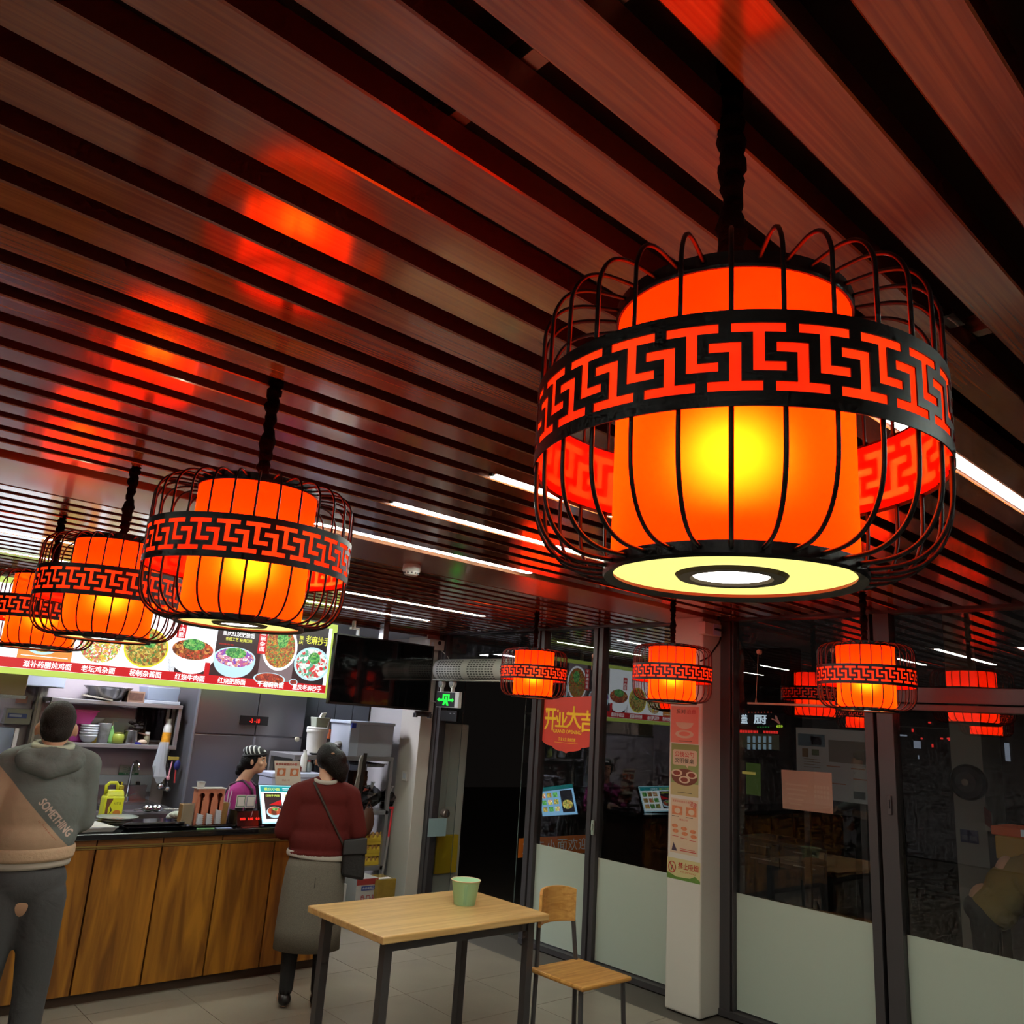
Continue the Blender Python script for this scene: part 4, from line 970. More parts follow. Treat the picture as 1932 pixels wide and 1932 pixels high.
# leaflets, red-digit scale, code cards, screen
c = cpos(395, 1561); t = thing('leaflet', 'green leaflet lying on the counter edge', 'leaflet', (c.x, 5.58, ZC)); G().hexa([(c.x-.12, 5.56, ZC+.0005), (c.x, 5.56, ZC+.0005), (c.x+.02, 5.61, ZC+.0005), (c.x-.10, 5.61, ZC+.0005)]+[(c.x-.12, 5.56, ZC+.002), (c.x, 5.56, ZC+.002), (c.x+.02, 5.61, ZC+.002), (c.x-.10, 5.61, ZC+.002)]).mk('sheet', mat('leaf_green', '5c8a5c', .5, var=.5, vscale=30), t)
t = thing('leaflet', 'blue and white leaflet right of the green leaflet', 'leaflet', (c.x+.06, 5.58, ZC)); G().box((c.x+.025, 5.565, ZC+.0005), (c.x+.13, 5.61, ZC+.002)).mk('sheet', mat('leaf_blue', '8a94b8', .5, var=.5, vscale=30), t)
x0, x1, z0, z1 = spx(444, 1526, 493, 1558, 5.66); z0 = ZC+.001; z1 = ZC+.10
sc_ = thing('counter_scale', 'black counter scale with three red digit groups', 'scale', ((x0+x1)/2, 5.66, ZC))
g = G().hexa([(x0, 5.62, z0), (x1, 5.62, z0), (x1, 5.80, z0), (x0, 5.80, z0), (x0+.003, 5.65, z1), (x1-.003, 5.65, z1), (x1-.003, 5.78, z1), (x0+.003, 5.78, z1)]); g.mk('body', mat('scale_black', '100f12', .15, spec=.7), sc_, bevel=.003)
dz = (z1-z0); n_ = Vector((0, -dz, .03)).normalized()
psn = Panel((0, 5.62, z0), (1, 0, 0), Vector((0, .03, dz)).normalized(), sc_)
L_ = math.hypot(dz, .03)
for k, body in enumerate(('0.00', '0.00', '0.00')):
    xx = x0+(x1-x0)*(.12+.3*k); psn.text(body, xx, L_*.40, xx+(x1-x0)*.2, L_*.56, M_rdig, .002, .06)
psn.poly('glare_strip', [(x0+(x1-x0)*.52, L_*.62), (x0+(x1-x0)*.55, L_*.62), (x0+(x1-x0)*.62, L_*.97), (x0+(x1-x0)*.59, L_*.97)], mat('silver_print', '8e9096', .3, metal=.5), .001)  # slanted glare painted on the glossy black front
box('red_card', (x0+.02, 5.56, ZC+.0005), (x0+.14, 5.60, ZC+.003), mat('red_card', '8e2a26', .4), sc_)
def card(name, label, l, t_, r, b, Y, m1):
    x0, x1, z0, z1 = spx(l, t_, r, b, Y); o = thing(name, label, 'card', ((x0+x1)/2, Y, z0)); box('board', (x0, Y, z0), (x1, Y+.006, z1), M_white, o, bevel=.001)
    pq = Panel((0, Y, 0), (1, 0, 0), (0, 0, 1), o); w, h = x1-x0, z1-z0
    pq.rect('border', x0+w*.06, z0+h*.06, x1-w*.06, z1-h*.06, m1, .001); pq.rect('plain_centre', x0+w*.14, z0+h*.14, x1-w*.14, z1-h*.14, M_white, .002)
    G().box((x0+.01, Y+.004, ZC+.1), (x1-.01, Y+.03, z0+.01)).mk('stand_foot', M_dark, o)
card('payment_card', 'left of two small white cards standing on the black scale', 446, 1500, 463, 1524, 5.67, mat('card_green', '5f7f66', .5))
card('payment_card', 'right of two small white cards standing on the black scale', 464, 1500, 482, 1524, 5.67, mat('card_blue', '7f8a99', .5))
# ordering screen
M_scrw = glow('screen_white', 'f0fbff', 1.6); M_scrc = glow('screen_cyan', '18a0a8', 1.0); M_scre = glow('screen_edge', 'b8f0ff', 1.2); M_scrd = glow('screen_dark', '3a3436', .8)
for m_ in (M_scrc, M_scre, M_scrd): m_.cycles.emission_sampling = 'NONE'
A = at_y(486, 1482, 5.70); B = at_y(576, 1484, 5.80); Cc = at_y(496, 1553, 5.60); Cc.z = max(Cc.z, ZC+.012); D_ = at_y(581, 1551, 5.70)
pos = thing('order_screen', 'bright ordering screen with cyan header on the counter', 'screen', ((Cc.x+D_.x)/2, 5.7, ZC))
u_ = (B-A); wS = u_.length; u_.normalize(); v_ = (A-Cc); v_ = (v_-u_*v_.dot(u_)); hS = v_.length; v_.normalize()
pS = Panel(Cc, u_, v_, pos)
pS.rect('casing', -.008, -.008, wS+.008, hS+.008, M_dark, -.002, .03)
pS.rect('light_edge', -.004, -.004, wS+.004, hS+.004, M_scre, .0, .002); pS.rect('page', .006, .006, wS-.006, hS-.004, M_scrw, .001)
pS.rect('header', .006, hS*.83, wS-.006, hS-.004, M_scrc, .002)
M_sy = glow('screen_yellow', 'd8f060', 1.0); M_sy.cycles.emission_sampling = 'NONE'
pS.text('重庆小面', wS*.08, hS*.86, wS*.40, hS*.95, M_sy, .003, .03)
pS.rect('menu_line', wS*.46, hS*.92, wS*.66, hS*.93, M_scrw, .003); pS.rect('menu_line', wS*.46, hS*.88, wS*.66, hS*.89, M_scrw, .003)
pS.rect('dish_card', wS*.07, hS*.10, wS*.42, hS*.80, M_scrd, .002); pS.text('红烧牛肉面', wS*.10, hS*.70, wS*.38, hS*.76, M_sy, .003, .02)
pS.disc('printed_bowl', wS*.25, hS*.28, wS*.16, hS*.15, M_bpale, .003); pS.disc('printed_food', wS*.25, hS*.31, wS*.14, hS*.11, M_meat, .004); pS.disc('printed_garnish', wS*.26, hS*.36, wS*.05, hS*.04, M_greens, .005)
pS.poly('red_splash', [(wS*.15, hS*.48), (wS*.40, hS*.46), (wS*.42, hS*.62), (wS*.3, hS*.56)], M_bred, .003)
for i in range(3):
    for j in range(3): pS.rect('dish_tile', wS*(.50+.16*i), hS*(.12+.24*j), wS*(.63+.16*i), hS*(.29+.24*j), (M_noodle, M_greens, M_mix)[(i+j) % 3], .002)
G().box((Cc.x+.1, 5.70, ZC+.0005), (Cc.x+.3, 5.86, ZC+.02)).mk('foot', M_dark, pos); G().box((Cc.x+.17, 5.76, ZC+.02), (Cc.x+.23, 5.80, ZC+.15)).mk('neck', M_dark, pos)
# menu sheet stand behind the screen
A = at_y(512, 1434, 6.05); B = at_y(560, 1434, 6.05); Cc = at_y(524, 1493, 5.98)
ms = thing('menu_stand', 'paper menu sheet standing behind the ordering screen', 'menu', ((A.x+B.x)/2, 6.0, ZC))
pm = Panel((A.x, 6.0, 0), (1, 0, 0), (0, 0, 1), ms)
M_paper = mat('menu_paper', 'cfc4b4', .6); M_pr = mat('print_red', 'b0483a', .6); M_po = mat('print_orange', 'c4744a', .6, var=.4, vscale=50)
wm = B.x-A.x; zm0, zm1 = at_y(535, 1495, 6.0).z-.12, A.z
sk = .045
pm.poly('sheet', [(sk*1.6, zm0), (wm+sk*1.6, zm0), (wm, zm1), (0, zm1)], M_paper, 0, .002)
pm.text('夏季来碗重庆小面', .015, zm1-.035, wm-.02, zm1-.015, M_pr, .001, .02)
for i in range(2):
    pm.rect('dish_photo', .035+.11*i, zm1-.11, .105+.11*i, zm1-.055, M_po, .001); pm.disc('printed_bowl', .07+.11*i, zm1-.083, .018, .018, M_paper, .002)
pm.text('精品小吃', .085, zm1-.15, .15, zm1-.135, M_pr, .001)
for i in range(3):
    for j in range(2): pm.disc('printed_snack', .06+.07*i+.01*j, zm1-.19-.035*j, .022, .012, M_po, .001)
box('base', (A.x+.03, 5.97, ZC+.0005), (B.x+.08, 6.04, ZC+.012), M_dark, ms); box('rear_strut', (A.x+.1, 6.0, ZC+.01), (A.x+.13, 6.006, zm0+.03), M_dark, ms)
# white chest under the sheet
x0, x1, z0, z1 = spx(515, 1459, 590, 1480, 6.75)
t = thing('white_chest', 'white chest freezer top behind the menu stand', 'freezer', ((x0+x1)/2, 6.9, 0)); box('body', (x0, 6.76, 0), (x1+.1, 7.02, z1-.04), mat('chest_white', 'a8abc0', .35), t, bevel=.01); box('lid', (x0-.01, 6.75, z1-.038), (x1+.11, 7.03, z1), mat('chest_lid', 'aeb1c6', .3), t, bevel=.008)

# ================================================================== steel rack with stores, right of the fridge
YR = 7.05
def rz_(px, py): return at_y(px, py, YR).z
xr0, xr1 = at_y(557, 1420, YR).x, at_y(742, 1440, YR).x
zt_ = rz_(700, 1428)
rk = thing('steel_rack', 'tall steel storage rack between fridge and corner column', 'rack', ((xr0+xr1)/2, 7.3, 0))
levels = [zt_, rz_(725, 1529), rz_(715, 1633), .12]
for z in levels: box('board', (xr0, YR, z-.04), (xr1, YR+.5, z), M_shelf, rk, bevel=.003)
for x in (xr0, xr1-.035):
    for y in (YR, YR+.465): box('upright', (x, y, 0), (x+.035, y+.035, zt_-.04), M_shelf, rk)
# bucket, box, tub, packs on top
c = at_y(599, 1390, YR+.15)
t = thing('white_bucket', 'white lidded plastic bucket on top of the steel rack', 'bucket', (c.x, YR+.16, zt_)); G().lathe([(.085, zt_+.001), (.098, zt_+.20)], c=(c.x, YR+.16, 0), n=32).mk('pail', M_white, t, smooth=False); G().lathe([(.104, zt_+.20), (.106, zt_+.215), (.103, zt_+.23), (.106, zt_+.24), (.10, zt_+.25)], c=(c.x, YR+.16, 0), n=32).mk('lid', M_white, t)
zb_ = zt_+.2505
t = thing('clear_box', 'pale plastic box with tissue standing on the white bucket', 'box', (c.x+.02, YR+.16, zb_)); G().hexa([(c.x-.05, YR+.11, zb_), (c.x+.07, YR+.11, zb_), (c.x+.07, YR+.21, zb_), (c.x-.05, YR+.21, zb_), (c.x-.06, YR+.10, zb_+.09), (c.x+.085, YR+.10, zb_+.09), (c.x+.085, YR+.22, zb_+.09), (c.x-.06, YR+.22, zb_+.09)]).mk('box_body', mat('pale_plastic', '9aa092', .4), t, bevel=.004)
G().hexa([(c.x, YR+.14, zb_+.08), (c.x+.04, YR+.14, zb_+.08), (c.x+.04, YR+.18, zb_+.08), (c.x, YR+.18, zb_+.08), (c.x+.02, YR+.15, zb_+.13), (c.x+.07, YR+.15, zb_+.14), (c.x+.07, YR+.165, zb_+.14), (c.x+.02, YR+.165, zb_+.13)]).mk('tissue', M_white, t)
x0, x1, _, _ = spx(651, 1362, 756, 1424, YR+.08)
x1 = min(x1, xr1-.01); h_ = at_y(700, 1368, YR+.08).z-zt_
t = thing('storage_tub', 'large translucent storage tub with blue clip on the steel rack', 'tub', ((x0+x1)/2, YR+.2, zt_))
M_tub = clearplastic('tub_plastic', 'b8bcc6', .62)
g = G()
for a, b in (((x0+.01, YR+.02, zt_+.002), (x1-.01, YR+.026, zt_+h_)), ((x0+.01, YR+.42, zt_+.002), (x1-.01, YR+.426, zt_+h_)), ((x0+.01, YR+.02, zt_+.002), (x0+.016, YR+.42, zt_+h_)), ((x1-.016, YR+.02, zt_+.002), (x1-.01, YR+.42, zt_+h_)), ((x0+.01, YR+.02, zt_+.001), (x1-.01, YR+.42, zt_+.006))): g.box(a, b)
g.mk('walls', M_tub, t); box('end_wall', (x0+.012, YR+.014, zt_+.002), (x0+.11, YR+.02, zt_+h_), mat('tub_end', '9da6b6', .35), t)
box('lid', (x0-.005, YR+.005, zt_+h_), (x1, YR+.44, zt_+h_+.03), mat('tub_lid', 'a4abb8', .3), t, bevel=.008); box('clip', (x0+.01, YR-.005, zt_+h_-.035), (x0+.06, YR+.012, zt_+h_+.012), mat('clip_blue', '26358e', .4), t, bevel=.003)
rr = random.Random(4)
for k in range(5):
    o = thing('wrapped_pack', ['dark wrapped food pack low in the tub, near the clip', 'pale wrapped food pack in the middle of the tub', 'brown wrapped food pack at the right end of the tub', 'grey wrapped food pack lying on top at the left in the tub', 'rust coloured wrapped food pack lying on top at the right in the tub'][k], 'package', (x0+.12+.11*(k % 3 if k < 3 else k-2.6), YR+.2, zt_+.008), group='packs inside the storage tub')
    xx = x0+.15+(.12*k if k < 3 else .16*(k-2.6)); zz = zt_+.055+(0 if k < 3 else .10)
    G().ell((xx, YR+.17, zz), (.085, .12, .048)).mk('wrap', mat('pack_%d' % k, ['6a5a58', '8b7a74', '8a6a50', '6b6664', '7a4a40'][k], .35, var=.5, vscale=14), o, smooth=True); box('label_patch', (xx-.03, YR+.048, zz-.012), (xx+.03, YR+.056, zz+.012), mat('pack_label', 'a49a94', .5), o)
t = thing('noodle_packs', 'heap of clear noodle packets between bucket and tub', 'packets', (at_y(635, 1405, YR+.1).x, YR+.2, zt_)); rr = random.Random(11)
for k in range(4): 
    c = at_y(622+9*k, 1408-4*k, YR+.12); G().ell((c.x, YR+.2, zt_+.03+.025*k), (.08, .06, .028), 12, 7, Matrix.Rotation(.3-.2*k, 3, 'Y')).mk('packet', mat('packet_%d' % k, ['b48a84', 'a89a98', '8f8b84', '6c6a62'][k], .3, var=.4, vscale=25), t, smooth=True)
t = thing('dark_bowl', 'small flat black bowl at the front edge of the rack top', 'bowl', (at_y(598, 1412, YR+.02).x, YR+.03, zt_)); G().lathe([(.03, zt_+.001), (.05, zt_+.014), (.048, zt_+.016), (.02, zt_+.006)], c=(at_y(598, 1412, YR+.02).x, YR+.055, 0), n=24).mk('dish', M_dark, t); G().lathe([(.04, zt_+.016), (.05, zt_+.018)], c=(at_y(598, 1412, YR+.02).x, YR+.055, 0), n=24, cap=False).mk('rim', M_dark, t)
t = thing('orange_bottle', 'slim dark bottle with orange label behind the bucket', 'bottle', (at_y(622, 1360, YR+.4).x, YR+.4, zt_)); c = at_y(622, 1360, YR+.4); G().lathe([(.028, zt_+.001), (.03, zt_+.24), (.012, zt_+.30), (.012, zt_+.34)], c=(c.x, YR+.4, 0), n=18).mk('glass_body', mat('bottle_dark', '2a1a14', .2), t, smooth=True); G().lathe([(.031, zt_+.14), (.031, zt_+.30-.07)], c=(c.x, YR+.4, 0), n=18, cap=False).mk('label', mat('label_orange', 'b8541e', .4), t)
# second level: dark bags, machine, brown bag
z2 = levels[1]
for k, (px, r_, lab) in enumerate(((697, (.14, .14, .10), 'large black plastic bag on the middle rack board'), (733, (.07, .12, .08), 'smaller black plastic bag next to the column'))):
    c = at_y(px, 1500, YR+.2); o = thing('black_bag', lab, 'bag', (c.x, YR+.2, z2), group='black bags on the rack'); g = G(); rr = random.Random(20+k)
    g.ell((c.x, YR+.22, z2+r_[2]), r_, 14, 9)
    for v in g.V: v += Vector((rr.uniform(-.015, .015), rr.uniform(-.015, .015), rr.uniform(0, .02)))
    g.mk('sack', mat('bag_black', '0c0b0d', .25, spec=.7), o); G().tube([(c.x-.02, YR+.15, z2+r_[2]*2-.01), (c.x-.03, YR+.12, z2+r_[2]*2+.05), (c.x+.01, YR+.14, z2+r_[2]*2+.05)], [.012, .02, .006], 8).mk('knot', mat('bag_white', 'a9adb0', .4), o)
x0, x1, z0, z1 = spx(668, 1440, 742, 1520, YR+.35); t = thing('wooden_crate', 'brown wooden crate in the shadow of the rack', 'crate', ((x0+x1)/2, YR+.4, z2)); box('crate_body', (x0, YR+.38, z2+.001), (xr1-.04, YR+.48, z1-.08), mat('crate_brown', '3b2212', .6), t); 
for k in range(4): box('slat', (x0, YR+.372, z2+.03+k*.07), (xr1-.04, YR+.38, z2+.075+k*.07), mat('crate_slat', '4a2c18', .6), t)
x0, x1, z0, z1 = spx(667, 1432, 743, 1444, YR+.3); t = thing('baking_tray', 'steel baking tray hung below the rack top', 'tray', ((x0+x1)/2, YR+.3, z1-.06)); tray('pan', x0, min(x1, xr1-.04), YR+.05, YR+.42, levels[0]-.10, .03, M_steel, t, .01); box('edge_lip', (x0, YR+.045, levels[0]-.072), (min(x1, xr1-.04), YR+.052, levels[0]-.066), M_steel, t)
p0 = at_y(683, 1425, YR-.02); p1 = at_y(672, 1490, YR-.02)
t = thing('apron_hanger', 'grey strap and white cable hanging from the rack edge', 'strap', (p0.x, YR-.02, p1.z)); G().hexa([(p1.x-.02, YR-.02, p1.z-.1), (p1.x+.02, YR-.02, p1.z-.1), (p1.x+.02, YR-.008, p1.z-.1), (p1.x-.02, YR-.008, p1.z-.1), (p0.x-.02, YR-.02, p0.z), (p0.x+.02, YR-.02, p0.z), (p0.x+.02, YR-.008, p0.z), (p0.x-.02, YR-.008, p0.z)]).mk('strap_band', mat('strap_grey', '7c7870', .6), t)
G().hexa([(p1.x+.025, YR-.02, p1.z-.2), (p1.x+.06, YR-.02, p1.z-.2), (p1.x+.06, YR-.008, p1.z-.2), (p1.x+.025, YR-.008, p1.z-.2), (p0.x+.025, YR-.02, p0.z+.02), (p0.x+.06, YR-.02, p0.z+.02), (p0.x+.06, YR-.008, p0.z+.02), (p0.x+.025, YR-.008, p0.z+.02)]).mk('dark_band', mat('strap_dark', '1c1512', .6), t)
G().tube([(p0.x-.01, YR-.03, p0.z), (p0.x-.03, YR-.03, p0.z-.05), (p0.x-.025, YR-.03, (p0.z+p1.z)/2), (p0.x-.06, YR-.03, p1.z)], .005, 6).mk('cable', M_white, t, smooth=True)
# third level: egg trays
z3 = levels[2]; M_egg = mat('egg_tray_yellow', 'c9a832', .6); M_eggs = mat('egg_shell', 'b58a4e', .5)
for k in range(3):
    c = at_y(702, 1560, YR+.12); h0 = z3+.001+k*.105
    o = thing('egg_tray', ['bottom yellow egg tray of the stack on the rack', 'middle yellow egg tray of the stack on the rack', 'top yellow egg tray of the stack on the rack'][k], 'egg tray', (c.x, YR+.1, h0), group='yellow egg trays')
    xa, xb = c.x-.11, c.x+.11
    box('tray_base', (xa, YR+.03, h0), (xb, YR+.32, h0+.035), M_egg, o, bevel=.004)
    for i in range(5):
        G().lathe([(.020, h0+.035), (.012, h0+.06), (.008, h0+.062)], c=(xa+.012+i*.049, YR+.05, 0), n=10).mk('cup_peak', M_egg, o)
        if i < 4: G().ell((xa+.036+i*.049, YR+.06, h0+.062), (.021, .021, .027), 12, 8).mk('egg', M_eggs, o, smooth=True)
    if k < 2: box('cover', (xa, YR+.03, h0+.078), (xb, YR+.32, h0+.104), M_egg, o, bevel=.004)
# bottom: cartons on the floor in front of the rack
x0, x1, z0, z1 = spx(660, 1660, 704, 1700, 6.7)
t = thing('snack_carton', 'white carton with red top flap, blue strip and red letters on the floor', 'carton', ((x0+x1)/2, 6.75, 0)); xx0, xx1 = x0, x1-.02
ztop = at_y(690, 1658, 6.6).z; box('carton_body', (xx0, 6.6, 0), (xx1, 6.95, ztop), mat('carton_white', 'a8a4a0', .6), t); box('top_flap', (xx0, 6.595, ztop-.05), (xx1, 6.6, ztop), mat('flap_red', '8a2a26', .6), t)
pc = Panel((0, 6.595, 0), (1, 0, 0), (0, 0, 1), t); pc.rect('blue_strip', xx0+.05, ztop-.095, xx1-.01, ztop-.06, mat('strip_blue', '24367e', .5), .001); pc.text('食品有限公司', xx0+.06, ztop-.088, xx1-.02, ztop-.067, M_white, .002); pc.text('良·口·福', xx0+.05, ztop-.19, xx1-.02, ztop-.13, mat('letter_dred', '9a2a2a', .5), .001, .02)
x0, x1, z0, z1 = spx(704, 1656, 738, 1690, 6.62); t = thing('wrapped_box', 'small brown box wrapped in shiny yellow film with white sticker', 'box', ((x0+x1)/2, 6.65, 0)); zt2 = at_y(720, 1660, 6.55).z; box('box_body', (x0, 6.55, .12), (x1, 6.78, zt2), mat('film_yellow', '8f7230', .2, var=.3, vscale=15, spec=.8), t, bevel=.004); box('sticker', (x0+.03, 6.58, zt2+.0), (x1-.03, 6.64, zt2+.002), M_white, t); box('lower_box', (x0-.005, 6.54, 0), (x1+.05, 6.8, .119), mat('lower_red', '7a2024', .5), t)
x0, x1, z0, z1 = spx(641, 1668, 653, 1700, 6.5); t = thing('white_carton', 'narrow white carton standing beside the white and red carton', 'carton', ((x0+x1)/2, 6.5, 0)); box('carton_body', (x0-.1, 6.5, 0), (x1, 6.8, at_y(648, 1668, 6.5).z), mat('carton_white', 'a8a4a0', .6), t, bevel=.003); box('print_line', (x0+.005, 6.498, at_y(648, 1680, 6.5).z), (x0+.03, 6.5, at_y(648, 1674, 6.5).z), M_pr, t)
# red broom pole at the column
p0 = at_y(741, 1522, 6.82); p1 = at_y(720, 1672, 6.82)
t = thing('broom', 'broom with red and grey pole leaning at the corner column', 'broom', (p1.x, 6.82, 0)); m_ = p0.lerp(p1, .38)
p1z = Vector((p1.x-.03, 6.82, .02)); 
G().tube([p0, m_], .010, 8).mk('upper_pole', mat('pole_red', 'b0282c', .4), t); G().tube([m_, p1z], .011, 8).mk('lower_pole', mat('pole_grey', '8c8684', .4, metal=.4), t); box('broom_head', (p1z.x-.12, 6.79, 0), (p1z.x+.08, 6.84, .10), mat('broom_bristle', '3c3c40', .8), t); G().box((p0.x-.03, 6.81, p0.z-.02), (p0.x+.01, 6.83, p0.z)).mk('hook', mat('pole_red', 'b0282c', .4), t)
# switch on the column, junction boxes
c = at_x(764, 1464, 5.02); t = thing('light_switch', 'white light switch plate on the corner column', 'switch', (5.02, c.y, c.z-.045)); box('plate', (5.012, c.y-.04, c.z-.045), (5.02, c.y+.04, c.z+.045), M_white, t, bevel=.003); box('rocker', (5.009, c.y-.022, c.z-.025), (5.013, c.y+.022, c.z+.025), M_por, t)
a = at_y(812, 1205, 6.75); b = at_y(838, 1228, 6.75)
t = thing('socket_box', 'surface socket box at the top of the corner column', 'box', (a.x, 6.8, b.z)); box('casing', (a.x, 6.75, b.z), (b.x, 6.849, a.z), M_colp, t, bevel=.006); G().lathe([(.0, 6.745), (.02, 6.746), (.022, 6.752)], c=((a.x*.35+b.x*.65), 0, (a.z*.7+b.z*.3)), n=16, ax='Y').mk('plug', M_dark, t); box('white_label', (a.x+.02, 6.744, b.z+.02), (a.x+.045, 6.75, a.z-.03), M_por, t)
G().tube([(b.x-.02, 6.77, b.z), (b.x+.04, 6.74, b.z-.05), (b.x+.09, 6.73, b.z-.12)], .004, 6).mk('cable', M_white, t)
a = at_y(1328, 1172, 3.40); b = at_y(1359, 1202, 3.40)
t = thing('socket_box', 'white socket box with a paper label at the top of the poster column', 'box', ((a.x+b.x)/2, 3.42, b.z)); box('casing', (a.x, 3.39, b.z), (b.x, 3.449, a.z), M_colp, t, bevel=.004); box('paper_label', (a.x*.5+b.x*.5, 3.386, b.z+.004), (b.x-.03, 3.39, a.z-.004), mat('label_bluewhite', 'aeb4d8', .5), t); box('black_switch', (a.x*.5+b.x*.5+.01, 3.375, a.z-.05), (b.x-.01, 3.388, a.z-.035), M_dark, t)
G().tube([at_y(1362, 1195, 3.40), at_y(1357, 1212, 3.39), at_y(1350, 1222, 3.38), at_y(1337, 1240, 3.36), at_y(1322, 1247, 3.30)], .006, 8).mk('cable', M_dark, t, smooth=True)

# sauce bottles on the chest, brown bag on the rack, tall lockers behind
zc2 = at_y(550, 1459, 6.88).z
x0, x1, z0, z1 = spx(515, 1459, 590, 1480, 6.75)
for px, lab, mm in ((571, 'white sauce bottle on the chest freezer', M_white), (581, 'clear bottle with a red cap on the chest freezer', mat('bottle_grey', '6f7678', .15, spec=.8)), (562, 'short red sauce jar on the chest freezer', mat('jar_red', '7a1f1a', .3))):
    c = at_y(px, 1455, 6.9); hB = {571: .19, 581: .10, 562: .06}[px]
    o = thing('sauce_bottle', lab, 'bottle', (c.x, 6.9, z1), group='bottles on the chest freezer')
    G().lathe([(.026, z1+.001), (.030, z1+.01), (.030, z1+hB*.7), (.016, z1+hB*.85), (.014, z1+hB*.92)], c=(c.x, 6.9, 0), n=20).mk('bottle_body', mm, o, smooth=True); G().lathe([(.017, z1+hB*.9), (.017, z1+hB)], c=(c.x, 6.9, 0), n=16).mk('cap', mat('cap_red', 'a8281e', .4) if px == 581 else M_white, o)
a = at_y(699, 1525, 6.98); o = thing('brown_bag', 'soft brown leather bag hanging on the rack behind the red sleeve', 'bag', (a.x, 6.98, a.z-.25)); g = G(); g.ell((a.x-.02, 6.98, a.z-.12), (.075, .035, .13), 14, 9); g.mk('pouch', mat('bag_brown', '4c2a18', .6, bump=.3, bscale=40), o, smooth=True); G().tube([(a.x-.06, 6.98, a.z-.02), (a.x-.02, 6.985, a.z+.06), (a.x+.03, 6.98, a.z-.02)], .006, 6).mk('strap', mat('bag_brown', '4c2a18', .6), o)
lk = thing('wall_lockers', 'grey-blue tall lockers behind the steel rack', 'locker', (4.6, 8.0, 0)); box('carcass', (4.22, 7.9, 0), (5.08, 8.19, 2.2), M_steeld, lk)
for k in range(4): box('door', (4.23+.213*k, 7.885, .05), (4.23+.213*(k+1)-.006, 7.9, 2.18), mat('locker_door', '5c6068', .3, metal=.5), lk, bevel=.003); box('handle', (4.25+.213*k, 7.878, 1.1), (4.262+.213*k, 7.886, 1.25), M_chrome, lk)
# ================================================================== people
def remeshed(name, g, m, parent, vox=.010, smooth=6, label=None):
    """several closed lumps fused by a voxel remesh into ONE continuous surface"""
    o0 = wloc(parent)
    me = bpy.data.meshes.new(name); me.from_pydata([v-o0 for v in g.V], [], g.F); me.update()
    bm = bmesh.new(); bm.from_mesh(me); bmesh.ops.recalc_face_normals(bm, faces=bm.faces); bm.to_mesh(me); bm.free()
    o = bpy.data.objects.new(name, me); COL.objects.link(o)
    r = o.modifiers.new('r', 'REMESH'); r.mode = 'VOXEL'; r.voxel_size = vox; r.use_smooth_shade = True
    s = o.modifiers.new('s', 'SMOOTH'); s.factor = .6; s.iterations = smooth
    dg = bpy.context.evaluated_depsgraph_get(); ev = o.evaluated_get(dg)
    me2 = bpy.data.meshes.new_from_object(ev); o.modifiers.clear(); o.data = me2; bpy.data.meshes.remove(me)
    for p in me2.polygons: p.use_smooth = True
    me2.materials.clear(); me2.materials.append(m)
    o.parent = parent; WL[o.name] = o0.copy()
    if label: o['label'] = label
    return o
def fold_mat(name, color, bump=.35, rough=.85, scale=9., split=None, color2=None, speck=0.):
    """cloth; split = (nx, ny, nz, d) plane in object space: colour 2 on its negative side (a two-colour garment)"""
    m, nt, b = newmat(name); N = nt.nodes.new; L = nt.links.new
    tc = N('ShaderNodeTexCoord'); n = N('ShaderNodeTexNoise'); n.inputs['Scale'].default_value = scale; n.inputs['Detail'].default_value = 3; n.inputs['Distortion'].default_value = .6
    n3 = N('ShaderNodeTexNoise'); n3.inputs['Scale'].default_value = 260
    L(tc.outputs['Object'], n.inputs['Vector']); L(tc.outputs['Object'], n3.inputs['Vector'])
    bp = N('ShaderNodeBump'); bp.inputs['Strength'].default_value = bump; bp.inputs['Distance'].default_value = .02; L(n.outputs['Fac'], bp.inputs['Height'])
    bp2 = N('ShaderNodeBump'); bp2.inputs['Strength'].default_value = .25; bp2.inputs['Distance'].default_value = .002; L(n3.outputs['Fac'], bp2.inputs['Height']); L(bp.outputs[0], bp2.inputs['Normal']); L(bp2.outputs[0], b.inputs['Normal'])
    b.inputs['Roughness'].default_value = rough; b.inputs['Specular IOR Level'].default_value = .2
    if split:
        dt = N('ShaderNodeVectorMath'); dt.operation = 'DOT_PRODUCT'; dt.inputs[1].default_value = split[:3]; L(tc.outputs['Object'], dt.inputs[0])
        ad = N('ShaderNodeMath'); ad.operation = 'MULTIPLY_ADD'; ad.inputs[1].default_value = 400; ad.inputs[2].default_value = 400*split[3]; ad.use_clamp = True; L(dt.outputs['Value'], ad.inputs[0])
        mx = N('ShaderNodeMix'); mx.data_type = 'RGBA'; mx.inputs[6].default_value = lin(color2); mx.inputs[7].default_value = lin(color); L(ad.outputs[0], mx.inputs[0]); L(mx.outputs[2], b.inputs['Base Color'])
    elif speck > 0:
        c = lin(color); mx = N('ShaderNodeMix'); mx.data_type = 'RGBA'; mx.inputs[6].default_value = tuple(x*(1-speck) for x in c[:3])+(1,); mx.inputs[7].default_value = tuple(min(1, x*(1+speck)) for x in c[:3])+(1,); L(n3.outputs['Fac'], mx.inputs[0]); L(mx.outputs[2], b.inputs['Base Color'])
    else: b.inputs['Base Color'].default_value = lin(color)
    MATS[name] = m; return m
M_skin = mat('skin', 'c99a7c', .5, var=.06, vscale=12); M_hair = mat('hair_dark', '0a0808', .55, bump=.6, bscale=120, spec=.2)
M_hair2 = mat('hair_brown', '100b0a', .5, bump=.6, bscale=140, spec=.25)
